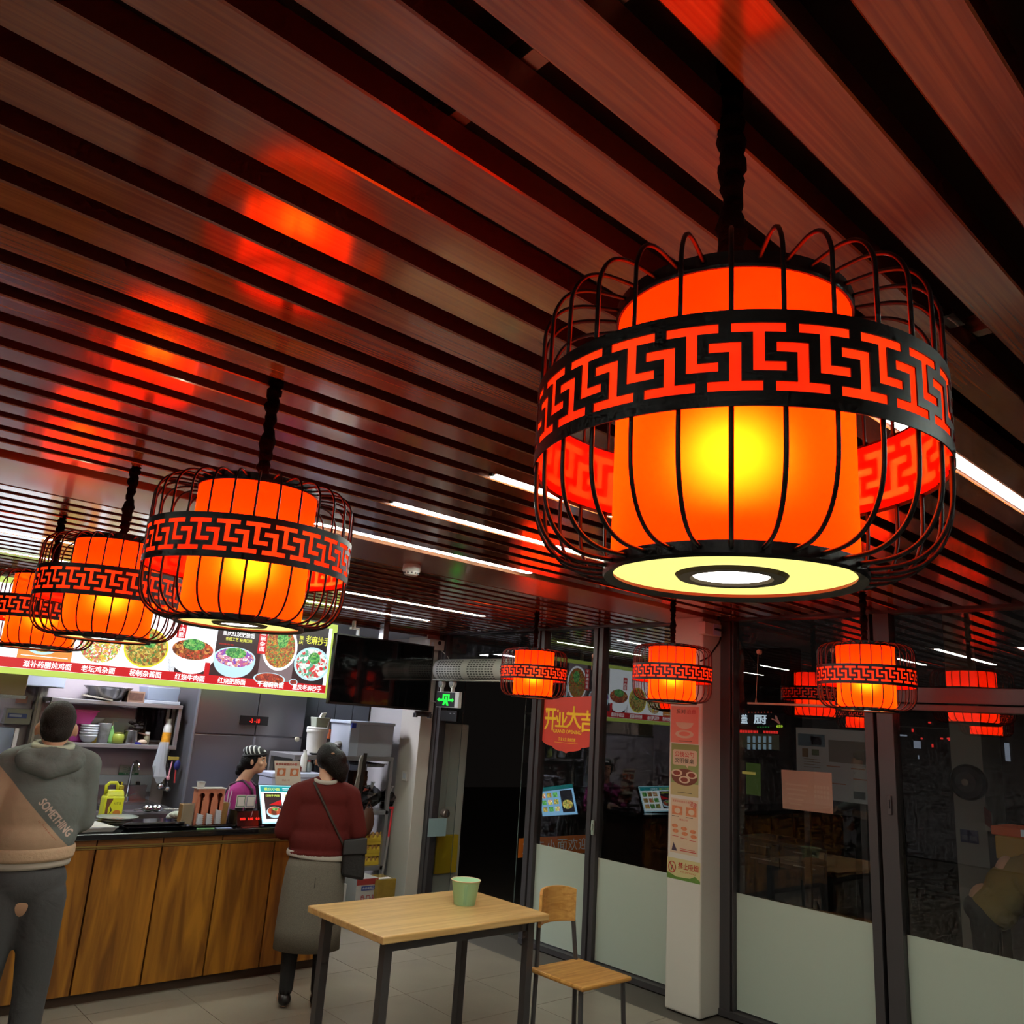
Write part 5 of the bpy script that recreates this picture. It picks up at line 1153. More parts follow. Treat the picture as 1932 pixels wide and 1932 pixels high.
class Fig:
    """a standing figure; local frame: x to its right, y forward, z up; posed about (x, y) on the floor"""
    def __init__(s, name, label, x, y, face_deg):
        s.t = thing(name, label, 'person', (x, y, 0)); s.o = Vector((x, y, 0)); s.a = math.radians(face_deg-90)
        s.R = Matrix.Rotation(s.a, 3, 'Z')
    def w(s, p): return s.o+s.R @ Vector(p)
    def ell(s, g, c, r, rot=None):
        R = s.R if rot is None else s.R @ rot
        g.ell(s.w(c), r, 20, 12, R)
    def cap(s, g, a, ra, b, rb): g.cap(s.w(a), ra, s.w(b), rb)
def RX(d): return Matrix.Rotation(math.radians(d), 3, 'X')
def RY(d): return Matrix.Rotation(math.radians(d), 3, 'Y')
def RZ(d): return Matrix.Rotation(math.radians(d), 3, 'Z')
def hand(f, g, wr, d, n, curl=.5, side=1):
    """palm plus five separate bent fingers; wr wrist, d direction of the hand, n palm normal"""
    d = Vector(d).normalized(); n = Vector(n).normalized(); s_ = d.cross(n).normalized()
    wr = Vector(wr); 
    for k in range(4):
        o = (k-1.5)*.019; b = wr+d*.085+s_*o; f.cap(g, wr+d*.015+s_*o*.8, .015, b, .0125)
        L = (.070, .080, .075, .058)[k]; m1 = b+(d*math.cos(curl*.6)+n*math.sin(curl*.6))*L*.5; m2 = m1+(d*math.cos(curl*1.5)+n*math.sin(curl*1.5))*L*.5
        f.cap(g, b, .0092, m1, .0082); f.cap(g, m1, .0082, m2, .0068)
    b = wr+d*.025+s_*side*.028; m1 = b+(d*.6+s_*side*.8+n*.3).normalized()*.036; m2 = m1+(d*.85+s_*side*.3+n*.4).normalized()*.03
    f.cap(g, b, .0135, m1, .0105); f.cap(g, m1, .0105, m2, .0085)
def body(f, H, sh, arms, stance, head_c, head_k=1.0, lean=0., vox=.009):
    """continuous body: head, neck, torso, arms, hands, legs, feet. arms = [(shoulder, elbow, wrist, hand dir, palm normal)]"""
    g = G(); k = H/1.72; hc = Vector(head_c)
    f.ell(g, hc+Vector((0, -.008, .02))*k, (.074*k*head_k, .092*k*head_k, .098*k*head_k))
    f.ell(g, hc+Vector((0, .018, -.045))*k, (.058*k*head_k, .070*k*head_k, .070*k*head_k))
    f.ell(g, hc+Vector((0, .052, -.088))*k, (.030*k, .030*k, .022*k))
    for sx in (-1, 1): f.ell(g, hc+Vector((sx*.083, -.004, -.012))*k, (.013*k, .018*k, .032*k))
    f.ell(g, hc+Vector((0, .098, -.028))*k, (.013*k, .020*k, .024*k)); f.ell(g, hc+Vector((0, .086, .005))*k, (.011*k, .014*k, .034*k)); f.ell(g, hc+Vector((0, .080, .030))*k, (.050*k, .014*k, .011*k))
    for sx in (-1, 1): f.ell(g, hc+Vector((sx*.042, .066, -.022))*k, (.022*k, .020*k, .020*k))
    f.ell(g, hc+Vector((0, .088, -.062))*k, (.024*k, .010*k, .0065*k)); f.ell(g, hc+Vector((0, .086, -.073))*k, (.020*k, .010*k, .0065*k))
    zs = sh[2]; base = Vector((sh[0], sh[1], zs))
    f.cap(g, hc+Vector((0, -.02, -.06))*k, .052*k, base+Vector((0, -.01, .0)), .058*k)
    hip = Vector((stance[0], stance[1], .52*H))
    f.ell(g, base+Vector((0, 0, -.10)), (.15*k, .095*k, .12*k)); f.ell(g, base.lerp(hip, .45), (.13*k, .09*k, .17*k)); f.ell(g, hip, (.14*k, .10*k, .12*k))
    for (s_, e, wq, hd, pn, sd) in arms:
        f.cap(g, base+Vector((0, 0, -.06)), .06*k, s_, .052*k); f.cap(g, s_, .050*k, e, .038*k); f.cap(g, e, .036*k, wq, .026*k); hand(f, g, wq, hd, pn, .6, sd)
    for sx in (-1, 1):
        h = hip+Vector((sx*.072*k, 0, -.04)); kn = Vector((stance[0]+sx*.10*k, stance[1]+.02, .285*H)); an = Vector((stance[0]+sx*.105*k, stance[1]-.02, .05*H))
        f.cap(g, h, .070*k, kn, .050*k); f.cap(g, kn, .052*k, an, .034*k); f.cap(g, an+Vector((0, -.01, -.04)), .036*k, an+Vector((sx*.02, .13, -.055)), .030*k)
    return g
def eyes(f, hc, k, parent):
    hc = Vector(hc)
    for sx in (-1, 1):
        g = G(); f.ell(g, hc+Vector((sx*.031, .078, .006))*k, (.0125*k, .009*k, .0065*k)); g.mk('eye', mat('eye_white', 'b9b3aa', .25), parent, smooth=True)
        g = G(); f.ell(g, hc+Vector((sx*.031, .0845, .004))*k, (.006*k, .005*k, .0055*k)); g.mk('iris', mat('iris_dark', '1a100c', .2), parent, smooth=True)
        g = G(); f.cap(g, hc+Vector((sx*.018, .089, .026))*k, .0032*k, hc+Vector((sx*.046, .078, .027))*k, .0025*k); g.mk('eyebrow', M_hair, parent)
    g = G(); f.ell(g, hc+Vector((0, .095, -.067))*k, (.021*k, .006*k, .0065*k)); g.mk('lips', mat('lips', '9a5a4c', .4), parent, smooth=True)

# ---- man in the two-colour hoodie, back to the camera
man = Fig('person', 'man from behind in a green-grey and beige hoodie with SOMETHING lettering', 1.105, 4.37, 76)
HM = 1.715; hc = (.0, .02, HM-.115)
arm = lambda sx, sh_, el, wr_, hd, pn: (sh_, el, wr_, hd, pn, sx)
mg = body(man, HM, (0, 0, 1.475), [
    (Vector((-.155, 0, 1.43)), Vector((-.235, -.02, 1.15)), Vector((-.215, .12, .96)), (.1, .6, -.7), (1, .2, 0), 1),
    (Vector((.15, 0, 1.43)), Vector((.182, .04, 1.19)), Vector((.09, .25, 1.09)), (-.5, .8, -.1), (-.4, -.3, -.8), -1)], (.0, 0), hc)
remeshed('body', mg, M_skin, man.t)
eyes(man, hc, 1., man.t)
g = G(); man.ell(g, Vector(hc)+Vector((0, -.016, .036)), (.077, .096, .091)); man.ell(g, Vector(hc)+Vector((0, -.040, -.005)), (.070, .066, .068)); man.ell(g, Vector(hc)+Vector((0, .03, .07)), (.066, .055, .05))
remeshed('hair', g, mat('short_hair', '1b1310', .75, bump=.5, bscale=260), man.t, .008, 3)
# hoodie: torso, sleeves, hood
g = G()
man.ell(g, (0, -.005, 1.395), (.172, .118, .115)); man.ell(g, (0, -.012, 1.26), (.178, .130, .20)); man.ell(g, (.0, -.01, 1.13), (.172, .130, .12)); man.ell(g, (0, 0, 1.075), (.166, .125, .045))
man.cap(g, (-.05, 0, 1.47), .070, (-.152, 0, 1.435), .070); man.cap(g, (.05, 0, 1.47), .070, (.152, 0, 1.435), .070)
man.cap(g, (-.160, 0, 1.425), .069, (-.235, -.02, 1.15), .064); man.cap(g, (-.235, -.02, 1.15), .066, (-.215, .10, 1.00), .050)
man.cap(g, (.152, 0, 1.42), .065, (.182, .04, 1.19), .056); man.cap(g, (.182, .04, 1.19), .054, (.10, .22, 1.10), .046)
# two-colour split: a slanted seam from the left shoulder to the right hip, in the object space of the hoodie
P1, P2, P3 = man.w((-.165, -.13, 1.395)), man.w((.150, -.13, 1.075)), man.w((.150, .15, 1.075))
nrm = (P2-P1).cross(P3-P1).normalized(); nrm = nrm if nrm.z > 0 else -nrm; dd = -nrm.dot(P1-man.o)
M_hood = fold_mat('hoodie_cloth', '6c716e', .6, split=(nrm.x, nrm.y, nrm.z, dd), color2='b99a80', scale=7.)
hood = remeshed('hoodie', g, M_hood, man.t, .010, 5)
g = G(); man.cap(g, (-.10, -.07, 1.465), .046, (.10, -.07, 1.465), .046); man.cap(g, (-.095, -.09, 1.45), .042, (0, -.118, 1.415), .040); man.cap(g, (.095, -.09, 1.45), .042, (0, -.118, 1.415), .040); man.ell(g, (0, -.085, 1.47), (.092, .05, .055)); man.cap(g, (-.10, -.04, 1.485), .03, (-.07, .07, 1.49), .03); man.cap(g, (.10, -.04, 1.485), .03, (.07, .07, 1.49), .03)
remeshed('hood', g, fold_mat('hood_cloth', '6a6f6c', .5, scale=12.), man.t, .008, 4)
g = G(); pts = [man.w((.075*math.cos(a), -.015+.078*math.sin(a), 1.518+.012*math.sin(a))) for a in [2*PI*k/20 for k in range(20)]]; g.tube(pts, .019, 8, closed=True); g.mk('collar', mat('collar_pale', 'b9bfa8', .8), man.t, smooth=True)
def loopband(f, c, rx, ry, h, bulge, n=40, wav=.0, tilt=0., seed=1):
    r_ = random.Random(seed); V = []; F = []; M_ = 5
    for j in range(M_):
        q = j/(M_-1)-.5
        for k in range(n):
            a = 2*PI*k/n; e = 1+bulge*(1-4*q*q)+wav*math.sin(k*PI)+wav*r_.uniform(-.3, .3); V.append(f.w((c[0]+rx*e*math.cos(a), c[1]+ry*e*math.sin(a), c[2]+q*h+tilt*math.cos(a))))
    for j in range(M_-1):
        for k in range(n): l = (k+1) % n; F.append((j*n+k, j*n+l, (j+1)*n+l, (j+1)*n+k))
    return V, F
V, F = loopband(man, (0, 0, 1.055), .166, .125, .055, .03, 72, .012, .008); mk('hem_band', V, F, mat('hem_beige', 'bfa083', .85, bump=.3, bscale=80), man.t, smooth=True, solid=.006)
V, F = loopband(man, (0, 0, 1.022), .158, .118, .05, .02, 40, 0, .01); mk('undershirt', V, F, mat('undershirt_white', 'b4a99c', .85), man.t, smooth=True, solid=.004)
g = G(); man.ell(g, (0, -.005, .94), (.162, .122, .12))
for sx in (-1, 1): man.cap(g, (sx*.08, -.015, .87), .094, (sx*.10, .02, .49), .074); man.cap(g, (sx*.10, .02, .49), .072, (sx*.104, -.01, .12), .060)
remeshed('trousers', g, fold_mat('trouser_cloth', '4b4a4b', .6, scale=8.), man.t, .011, 5)
for sx in (-1, 1):
    g = G(); man.cap(g, (sx*.108, -.04, .05), .045, (sx*.13, .15, .04), .042); man.ell(g, (sx*.118, .05, .018), (.048, .13, .018)); remeshed('shoe', g, mat('shoe_grey', '57524e', .6), man.t, .009, 3)
# lettering wrapped on the back
def wrap_text(f, obj, body_, p0, p1, h, m, bold=.03, off=.004):
    dg = bpy.context.evaluated_depsgraph_get(); bm = bmesh.new(); bm.from_mesh(obj.data); bv = BVHTree.FromBMesh(bm)
    V, F = text_mesh(body_, bold); x0 = min(v.x for v in V); x1 = max(v.x for v in V); y0 = min(v.y for v in V); y1 = max(v.y for v in V)
    p0 = Vector(p0); p1 = Vector(p1); u = (p1-p0); L_ = u.length; u.normalize(); v_ = Vector((0, 1, 0)).cross(u) if False else Vector((-u.z, 0, u.x)); W = []
    me = bpy.data.meshes.new('t'); me.from_pydata([v for v in V], [], F); b2 = bmesh.new(); b2.from_mesh(me); bmesh.ops.triangulate(b2, faces=b2.faces); bmesh.ops.subdivide_edges(b2, edges=[e for e in b2.edges if e.calc_length() > .15], cuts=2); b2.verts.index_update()
    for q in b2.verts:
        lp = p0+u*((q.co.x-x0)/(x1-x0)*L_)+v_*((q.co.y-y0)/(y1-y0)-.5)*h
        wp = f.w((lp.x, -.45, lp.z)); d = f.R @ Vector((0, 1, 0)); o0 = wloc(obj)
        hit = bv.ray_cast(wp-o0, d); P_ = (hit[0]+o0-d*off) if hit[0] is not None else f.w((lp.x, -.15, lp.z)); W.append(P_-d*q.co.z)
    F2 = [tuple(v.index for v in fc.verts) for fc in b2.faces]; b2.free(); bm.free(); bpy.data.meshes.remove(me)
    return mk('lettering', W, F2, m, obj)
wrap_text(man, hood, 'SOMETHING', (-.004, 0, 1.292), (.138, 0, 1.142), .036, mat('print_beige', 'c4ab9c', .7), .07)
wrap_text(man, hood, 'it happens', (.0, 0, 1.205), (.085, 0, 1.12), .009, mat('print_rust', 'a05a3c', .7), .0)

# ---- woman in the dark red cardigan, back to the camera
wo = Fig('person', 'woman from behind in a dark red cardigan and grey skirt with shoulder bag', 2.90, 4.93, 62)
HW = 1.565; hcw = (-.0, .03, HW-.125)
wg = body(wo, HW, (0, 0, 1.30), [
    (Vector((-.165, 0, 1.235)), Vector((-.225, .0, 1.0)), Vector((-.13, .20, .97)), (.2, .9, .1), (.5, 0, -.8), 1),
    (Vector((.165, 0, 1.235)), Vector((.24, .0, 1.0)), Vector((.15, .18, .95)), (-.3, .9, .1), (-.5, 0, -.8), -1)], (0, 0), hcw)
remeshed('body', wg, M_skin, wo.t); eyes(wo, hcw, .91, wo.t)
g = G(); wo.ell(g, Vector(hcw)+Vector((0, -.02, .03)), (.080, .100, .092)); wo.ell(g, Vector(hcw)+Vector((.045, -.07, .0)), (.075, .070, .085)); wo.ell(g, Vector(hcw)+Vector((.075, -.075, -.045)), (.062, .055, .062)); wo.ell(g, Vector(hcw)+Vector((.100, -.07, -.095)), (.030, .030, .032))
remeshed('hair', g, M_hair2, wo.t, .009, 3)
g = G(); wo.ell(g, Vector(hcw)+Vector((.02, -.118, .055)), (.012, .005, .006)); wo.ell(g, Vector(hcw)+Vector((.028, -.116, .035)), (.007, .005, .006)); g.mk('hair_clip', mat('clip_gold', 'b99a7a', .3, metal=.5), wo.t, smooth=True)
g = G(); wo.ell(g, (0, -.005, 1.22), (.175, .115, .115)); wo.ell(g, (0, -.01, 1.08), (.18, .125, .18)); wo.ell(g, (0, -.01, .96), (.19, .135, .14)); wo.ell(g, (0, -.005, .885), (.198, .142, .035))
for sx in (-1, 1): wo.cap(g, (sx*.04, 0, 1.285), .062, (sx*.155, 0, 1.235), .070)
wo.cap(g, (-.168, 0, 1.228), .070, (-.225, .0, 1.01), .062); wo.cap(g, (-.225, .0, 1.01), .060, (-.14, .18, .975), .044)
wo.cap(g, (.168, 0, 1.228), .070, (.24, .0, 1.01), .062); wo.cap(g, (.24, .0, 1.01), .060, (.16, .16, .96), .044)
card_ = remeshed('cardigan', g, fold_mat('cardigan_knit', '571a17', .35, scale=6., speck=.25), wo.t, .010, 5)
g = G(); g.tube([wo.w((.068*math.cos(a), -.012+.07*math.sin(a), 1.322+.01*math.sin(a))) for a in [2*PI*k/20 for k in range(20)]], .014, 8, closed=True); g.mk('collar', mat('collar_white', 'b3aaa0', .8), wo.t, smooth=True)
V, F = loopband(wo, (0, 0, .872), .188, .135, .035, .02, 40, 0, -.012); mk('blouse_hem', V, F, mat('collar_white', 'b3aaa0', .8), wo.t, smooth=True, solid=.004)
V = []; F = []; n = 36
prof = [(.90, .158, .115), (.80, .182, .135), (.65, .192, .145), (.45, .198, .15), (.33, .20, .152)]
for z, rx, ry in prof:
    for k in range(n): a = 2*PI*k/n; e = 1+.012*math.sin(5*a+z*9); V.append(wo.w((rx*e*math.cos(a), ry*e*math.sin(a)-.005, z)))
for j in range(len(prof)-1):
    for k in range(n): l = (k+1) % n; F.append((j*n+k, j*n+l, (j+1)*n+l, (j+1)*n+k))
mk('skirt', V, F, fold_mat('skirt_tweed', '6a6258', .25, scale=5., speck=.5), wo.t, smooth=True, solid=.006)
G().tube([wo.w((0, -.127, .86)), wo.w((0, -.152, .70))], .0022, 5).mk('zip_seam', mat('seam_dark', '2c2824', .8), wo.t)
for sx in (-1, 1):
    g = G(); wo.cap(g, (sx*.095, .0, .48), .06, (sx*.095, -.02, .1), .042); remeshed('stocking', g, mat('stocking_black', '161314', .8), wo.t, .01, 3)
    g = G(); wo.cap(g, (sx*.095, -.03, .05), .040, (sx*.10, .12, .035), .034); remeshed('shoe', g, mat('shoe_black', '1c1818', .4), wo.t, .009, 3)
# strap wrapped over the back and the bag at her right hip
sb = thing('shoulder_bag', 'dark brown shoulder bag hanging at the right hip of the woman in red', 'bag', wo.w((.25, -.02, .62)))
bm_ = bmesh.new(); bm_.from_mesh(card_.data); bv_ = BVHTree.FromBMesh(bm_); pts = []
for k in range(15):
    q = k/14; lx = -.075+.26*q; lz = 1.31-.42*q; wp = wo.w((lx, -.5, lz)); d = wo.R @ Vector((0, 1, 0)); hit = bv_.ray_cast(wp-wloc(card_), d)
    if hit[0] is not None: pts.append(hit[0]+wloc(card_)-d*.006)
bm_.free(); pts += [wo.w((.215, -.115, .93))]
G().tube(pts, .0085, 6).mk('strap', mat('strap_brown', '33261f', .6), sb, smooth=True)
G().hexa([wo.w((.155, -.11, .76)), wo.w((.30, -.13, .74)), wo.w((.31, -.02, .74)), wo.w((.16, -.01, .76)), wo.w((.15, -.10, .97)), wo.w((.29, -.11, .99)), wo.w((.29, -.01, .99)), wo.w((.15, .0, .97))]).mk('bag_body', mat('bag_dark', '0f0c0c', .7, bump=.3, bscale=60), sb, bevel=.02)
G().hexa([wo.w((.15, -.125, .89)), wo.w((.30, -.135, .90)), wo.w((.30, -.11, .90)), wo.w((.15, -.10, .89)), wo.w((.15, -.108, .975)), wo.w((.295, -.12, .995)), wo.w((.295, -.10, .995)), wo.w((.15, -.09, .975))]).mk('bag_flap', mat('bag_flapdark', '0d0a0a', .6), sb, bevel=.006)

# ---- staff woman behind the counter
sf = Fig('person', 'staff woman in a magenta shirt and striped cap behind the counter', 3.07, 6.43, -42)
HS = 1.445; hcs = Vector((0.0, .045, 1.335))
sg_ = body(sf, 1.50, (0, -.03, 1.155), [
    (Vector((-.155, -.03, 1.09)), Vector((-.20, .04, .88)), Vector((-.10, .20, .96)), (.2, .9, .1), (.5, 0, -.8), 1),
    (Vector((.155, -.03, 1.09)), Vector((.20, .05, .88)), Vector((.10, .22, .96)), (-.3, .9, .1), (-.5, 0, -.8), -1)], (0, -.03), hcs)
remeshed('body', sg_, M_skin, sf.t, .008); eyes(sf, hcs, .87, sf.t)
g = G(); sf.ell(g, hcs+Vector((0, -.035, .0)), (.078, .080, .085)); sf.ell(g, hcs+Vector((.0, -.095, -.055)), (.050, .045, .050)); sf.ell(g, hcs+Vector((.01, -.115, -.095)), (.030, .030, .028)); sf.ell(g, hcs+Vector((0, .02, .055)), (.070, .065, .035))
for sx in (-1, 1): sf.ell(g, hcs+Vector((sx*.066, .018, .015)), (.012, .022, .035))
remeshed('hair', g, M_hair, sf.t, .008, 3)
m_cap, nt_, b_ = newmat('cap_stripes'); N_ = nt_.nodes.new
tc_ = N_('ShaderNodeTexCoord'); mp_ = N_('ShaderNodeMapping'); mp_.inputs['Rotation'].default_value = (.5, .2, .9); wv_ = N_('ShaderNodeTexWave'); wv_.inputs['Scale'].default_value = 11; wv_.inputs['Distortion'].default_value = 0.4
rp_ = N_('ShaderNodeValToRGB'); rp_.color_ramp.interpolation = 'CONSTANT'; rp_.color_ramp.elements[0].color = lin('17171a'); rp_.color_ramp.elements[1].position = .8; rp_.color_ramp.elements[1].color = lin('cfd2cf')
nt_.links.new(tc_.outputs['Object'], mp_.inputs[0]); nt_.links.new(mp_.outputs[0], wv_.inputs[0]); nt_.links.new(wv_.outputs['Fac'], rp_.inputs[0]); nt_.links.new(rp_.outputs[0], b_.inputs['Base Color']); b_.inputs['Roughness'].default_value = .8
g = G(); sf.ell(g, hcs+Vector((0, -.012, .062)), (.082, .096, .052), RX(-8)); remeshed('striped_cap', g, m_cap, sf.t, .007, 3)
g = G(); g.tube([sf.w(hcs+Vector((.080*math.cos(a), -.008+.092*math.sin(a), .042+.012*math.sin(a)))) for a in [2*PI*k/28 for k in range(28)]], .008, 8, closed=True); g.mk('cap_band', mat('cap_band', '1b1b1d', .8), sf.t, smooth=True)
g = G(); sf.ell(g, (0, -.03, 1.06), (.160, .115, .125)); sf.ell(g, (0, -.03, .93), (.158, .118, .16)); sf.ell(g, (0, -.03, .80), (.165, .12, .12))
for sx in (-1, 1): sf.cap(g, (sx*.04, -.02, 1.135), .055, (sx*.145, -.03, 1.09), .064); sf.cap(g, (sx*.155, -.03, 1.085), .064, (sx*.20, .04, .90), .058)
remeshed('shirt', g, fold_mat('shirt_magenta', '8e2a68', .35, scale=9.), sf.t, .009, 5)
g = G()
for sx in (-1, 1): g.tube([sf.w((sx*.055, -.145, .95)), sf.w((sx*.075, -.140, 1.06)), sf.w((sx*.085, -.10, 1.15)), sf.w((sx*.085, -.01, 1.185)), sf.w((sx*.075, .075, 1.12)), sf.w((sx*.06, .10, 1.0))], .009, 6)
g.mk('apron_strap', mat('apron_dark', '3a2b36', .8), sf.t, smooth=True)
G().hexa([sf.w((-.13, .075, .60)), sf.w((.13, .075, .60)), sf.w((.13, .105, .60)), sf.w((-.13, .105, .60)), sf.w((-.085, .085, 1.01)), sf.w((.085, .085, 1.01)), sf.w((.085, .105, 1.01)), sf.w((-.085, .105, 1.01))]).mk('apron', mat('apron_dark', '3a2b36', .8), sf.t, bevel=.008)
g = G(); sf.ell(g, (0, -.03, .74), (.16, .12, .10))
for sx in (-1, 1): sf.cap(g, (sx*.08, -.03, .70), .09, (sx*.09, -.02, .12), .06)
remeshed('trousers', g, mat('trouser_black', '1b1b1e', .8), sf.t, .012, 4)

# ---- person bending over outside on the right
kh = Fig('person', 'person in a crumpled khaki jacket bending over outside at the right edge', 6.25, 2.13, -72)
g = body(kh, 1.62, (0, .24, 1.10), [
    (Vector((-.17, .24, 1.03)), Vector((-.24, .34, .80)), Vector((-.16, .46, .66)), (.2, .6, -.6), (.5, 0, -.8), 1),
    (Vector((.17, .24, 1.03)), Vector((.25, .34, .80)), Vector((.16, .46, .66)), (-.3, .6, -.6), (-.5, 0, -.8), -1)], (0, -.02), (0, .40, 1.20), vox=.01)
remeshed('body', g, M_skin, kh.t, .010); eyes(kh, (0, .40, 1.20), .93, kh.t)
g = G(); kh.ell(g, (0, .375, 1.235), (.082, .098, .09)); remeshed('hair', g, M_hair, kh.t, .01, 3)
g = G(); kh.ell(g, (0, .20, 1.02), (.19, .13, .13)); kh.ell(g, (0, .12, .93), (.19, .14, .16)); kh.ell(g, (0, .03, .82), (.195, .145, .14))
for sx in (-1, 1): kh.cap(g, (sx*.05, .24, 1.10), .07, (sx*.165, .24, 1.04), .08); kh.cap(g, (sx*.175, .24, 1.02), .08, (sx*.24, .34, .81), .07); kh.cap(g, (sx*.24, .34, .81), .068, (sx*.165, .44, .69), .052)
remeshed('jacket', g, fold_mat('jacket_khaki', '8a7440', .9, scale=10.), kh.t, .011, 4)
g = G(); kh.ell(g, (0, -.02, .80), (.17, .13, .10))
for sx in (-1, 1): kh.cap(g, (sx*.09, -.02, .78), .095, (sx*.105, -.02, .10), .06); kh.cap(g, (sx*.105, -.05, .03), .04, (sx*.11, .12, .02), .034)
remeshed('trousers', g, mat('trouser_black', '1b1b1e', .8), kh.t, .012, 4)
c = at_x(1912, 1588, 7.4); dbx = thing('delivery_box', 'orange and yellow delivery box outside above the khaki jacket', 'box', (7.4, c.y, 0))
box('box_body', (7.4, c.y-.25, c.z-.14), (7.8, c.y+.13, c.z+.03), mat('box_ochre', '7a5a1a', .6, em='7a5a1a', ems=.15), dbx, bevel=.01); box('box_band', (7.39, c.y-.25, c.z+.035), (7.8, c.y+.15, c.z+.10), mat('box_orange', '8a3a18', .6, em='8a3a18', ems=.2), dbx, bevel=.006); box('white_panel', (7.385, c.y-.25, c.z+.045), (7.39, c.y-.06, c.z+.095), mat('box_white', '9aa4a8', .5, em='9aa4a8', ems=.2), dbx); box('stand', (7.45, c.y-.2, -.02), (7.75, c.y+.08, c.z-.14), M_frame, dbx)  # faint glow put into the box colours, though it is no lamp
# ================================================================== air curtain and exit sign
XA = 5.05
ac = thing('air_curtain', 'long white air curtain with slotted grille above the open door', 'air curtain', (5.1, 6.1, 2.15))
ya, yb = 6.745, 5.36; zc_, ra = 2.235, .105
def half(r, ya, yb, a0, a1, n, name, m, th=.003):
    V = []; F = []
    for i in range(n+1):
        a = math.radians(a0+(a1-a0)*i/n); x = XA+.10-r*math.cos(a); z = zc_+r*math.sin(a); V += [(x, ya, z), (x, yb, z)]
    for i in range(n): F.append((2*i, 2*i+1, 2*i+3, 2*i+2))
    return V, F
V, F = half(ra-.008, ya-.004, yb+.004, -88, 80, 18, 'x', None); mk('inner_drum', mat('drum_dark', '3a3834', .6), V, F, None, None) if False else mk('inner_drum', V, F, mat('drum_dark', '3a3834', .6), ac)
# grille skin: rows of slots left open
V = []; F = []; n = 26; cols = []
y = ya
while y > yb:
    cols.append((y, y-.030, True)); cols.append((y-.030, y-.044, False)); y -= .044
def skin_open(i, j):
    return 5 <= i <= 21 and i % 2 == 1
for ci, (a, b, slot) in enumerate(cols):
    k = ci//2
    if k in (0, 10, 11, 21, 22) or k >= 30: slot = False
    for i in range(n):
        if slot and 3 <= i <= 22 and i % 2 == 1: continue
        base = len(V)
        for (q, yy) in ((i, a), (i, b), (i+1, b), (i+1, a)):
            t_ = math.radians(-88+168*q/n); V.append((XA+.10-ra*math.cos(t_), yy, zc_+ra*math.sin(t_)))
        F.append((base, base+1, base+2, base+3))
mk('slotted_cover', V, F, mat('curtain_white', 'b3b0a6', .4), ac)
box('back_box', (XA+.09, yb, zc_-.105), (XA+.14, ya, zc_+.105), mat('curtain_white', 'b3b0a6', .4), ac)
for y in (ya, yb):
    pts = [(XA+.10-ra*1.02*math.cos(math.radians(-90+180*k/16)), zc_+ra*1.02*math.sin(math.radians(-90+180*k/16))) for k in range(17)]
    V = [(x, y-.006, z) for x, z in pts]+[(x, y+.006, z) for x, z in pts]; m_ = len(pts)
    mk('end_cap', V, [tuple(range(m_)), tuple(range(2*m_-1, m_-1, -1))]+[(i, (i+1) % m_, m_+(i+1) % m_, m_+i) for i in range(m_)], mat('curtain_white', 'b3b0a6', .4), ac)
box('outlet_lip', (XA+.0, yb, zc_-.112), (XA+.14, ya, zc_-.104), mat('curtain_white', 'b3b0a6', .4), ac)
# exit sign with twin lamps
E1 = at_x(823, 1306, 5.12); E2 = at_x(858, 1336, 5.12)
es = thing('exit_sign', 'green lit emergency exit sign with twin lamps left of the open door', 'exit sign', (5.14, (E1.y+E2.y)/2, E2.z))
zl_, zh_ = at_x(845, 1335, 5.12).z, at_x(845, 1305, 5.12).z
y0_, y1_ = at_x(858, 1320, 5.12).y, at_x(824, 1320, 5.12).y
box('case', (5.12, y0_-.06, zl_), (5.16, y1_+.004, zh_), M_white, es, bevel=.003)
box('black_face', (5.116, y0_, zl_+.006), (5.121, y1_, zh_-.006), M_dark, es)
M_green = glow('exit_green', '18e03a', 1.8)
pe = Panel((5.116, y1_, 0), (0, -1, 0), (0, 0, 1), es); we = y1_-y0_; he = zh_-zl_; z0 = zl_
pe.rect('door_mark', we*.34, z0+he*.72, we*.72, z0+he*.84, M_green, .001); pe.rect('door_mark', we*.34, z0+he*.40, we*.42, z0+he*.72, M_green, .001); pe.rect('door_mark', we*.64, z0+he*.40, we*.72, z0+he*.72, M_green, .001)
pe.disc('runner_head', we*.53, z0+he*.62, we*.05, he*.06, M_green, .001); pe.poly('runner_body', [(we*.36, z0+he*.16), (we*.44, z0+he*.14), (we*.52, z0+he*.32), (we*.60, z0+he*.12), (we*.70, z0+he*.12), (we*.62, z0+he*.42), (we*.58, z0+he*.55), (we*.46, z0+he*.55), (we*.42, z0+he*.38)], M_green, .0015)
pe.poly('arrow', [(we*.04, z0+he*.48), (we*.16, z0+he*.60), (we*.16, z0+he*.54), (we*.34, z0+he*.54), (we*.34, z0+he*.40), (we*.16, z0+he*.40), (we*.16, z0+he*.35)], M_green, .001); pe.poly('arrow', [(we*.96, z0+he*.48), (we*.88, z0+he*.60), (we*.88, z0+he*.54), (we*.72, z0+he*.54), (we*.72, z0+he*.40), (we*.88, z0+he*.40), (we*.88, z0+he*.35)], M_green, .001)
for px in (832.5, 853):
    c = at_x(px, 1290, 5.10); o = G().lathe([(.0, 5.085), (.034, 5.087), (.040, 5.095), (.040, 5.125), (.02, 5.14)], c=(0, c.y, c.z), n=24, ax='X').mk('lamp_head', M_white, es, smooth=False)
    G().lathe([(.0, 5.083), (.032, 5.0845), (.033, 5.088)], c=(0, c.y, c.z), n=24, ax='X').mk('lens', mat('lens_grey', '7a7d78', .1, metal=.5), o)
    G().box((5.10, c.y-.012, zh_), (5.13, c.y+.012, c.z-.03)).mk('neck', M_white, es)
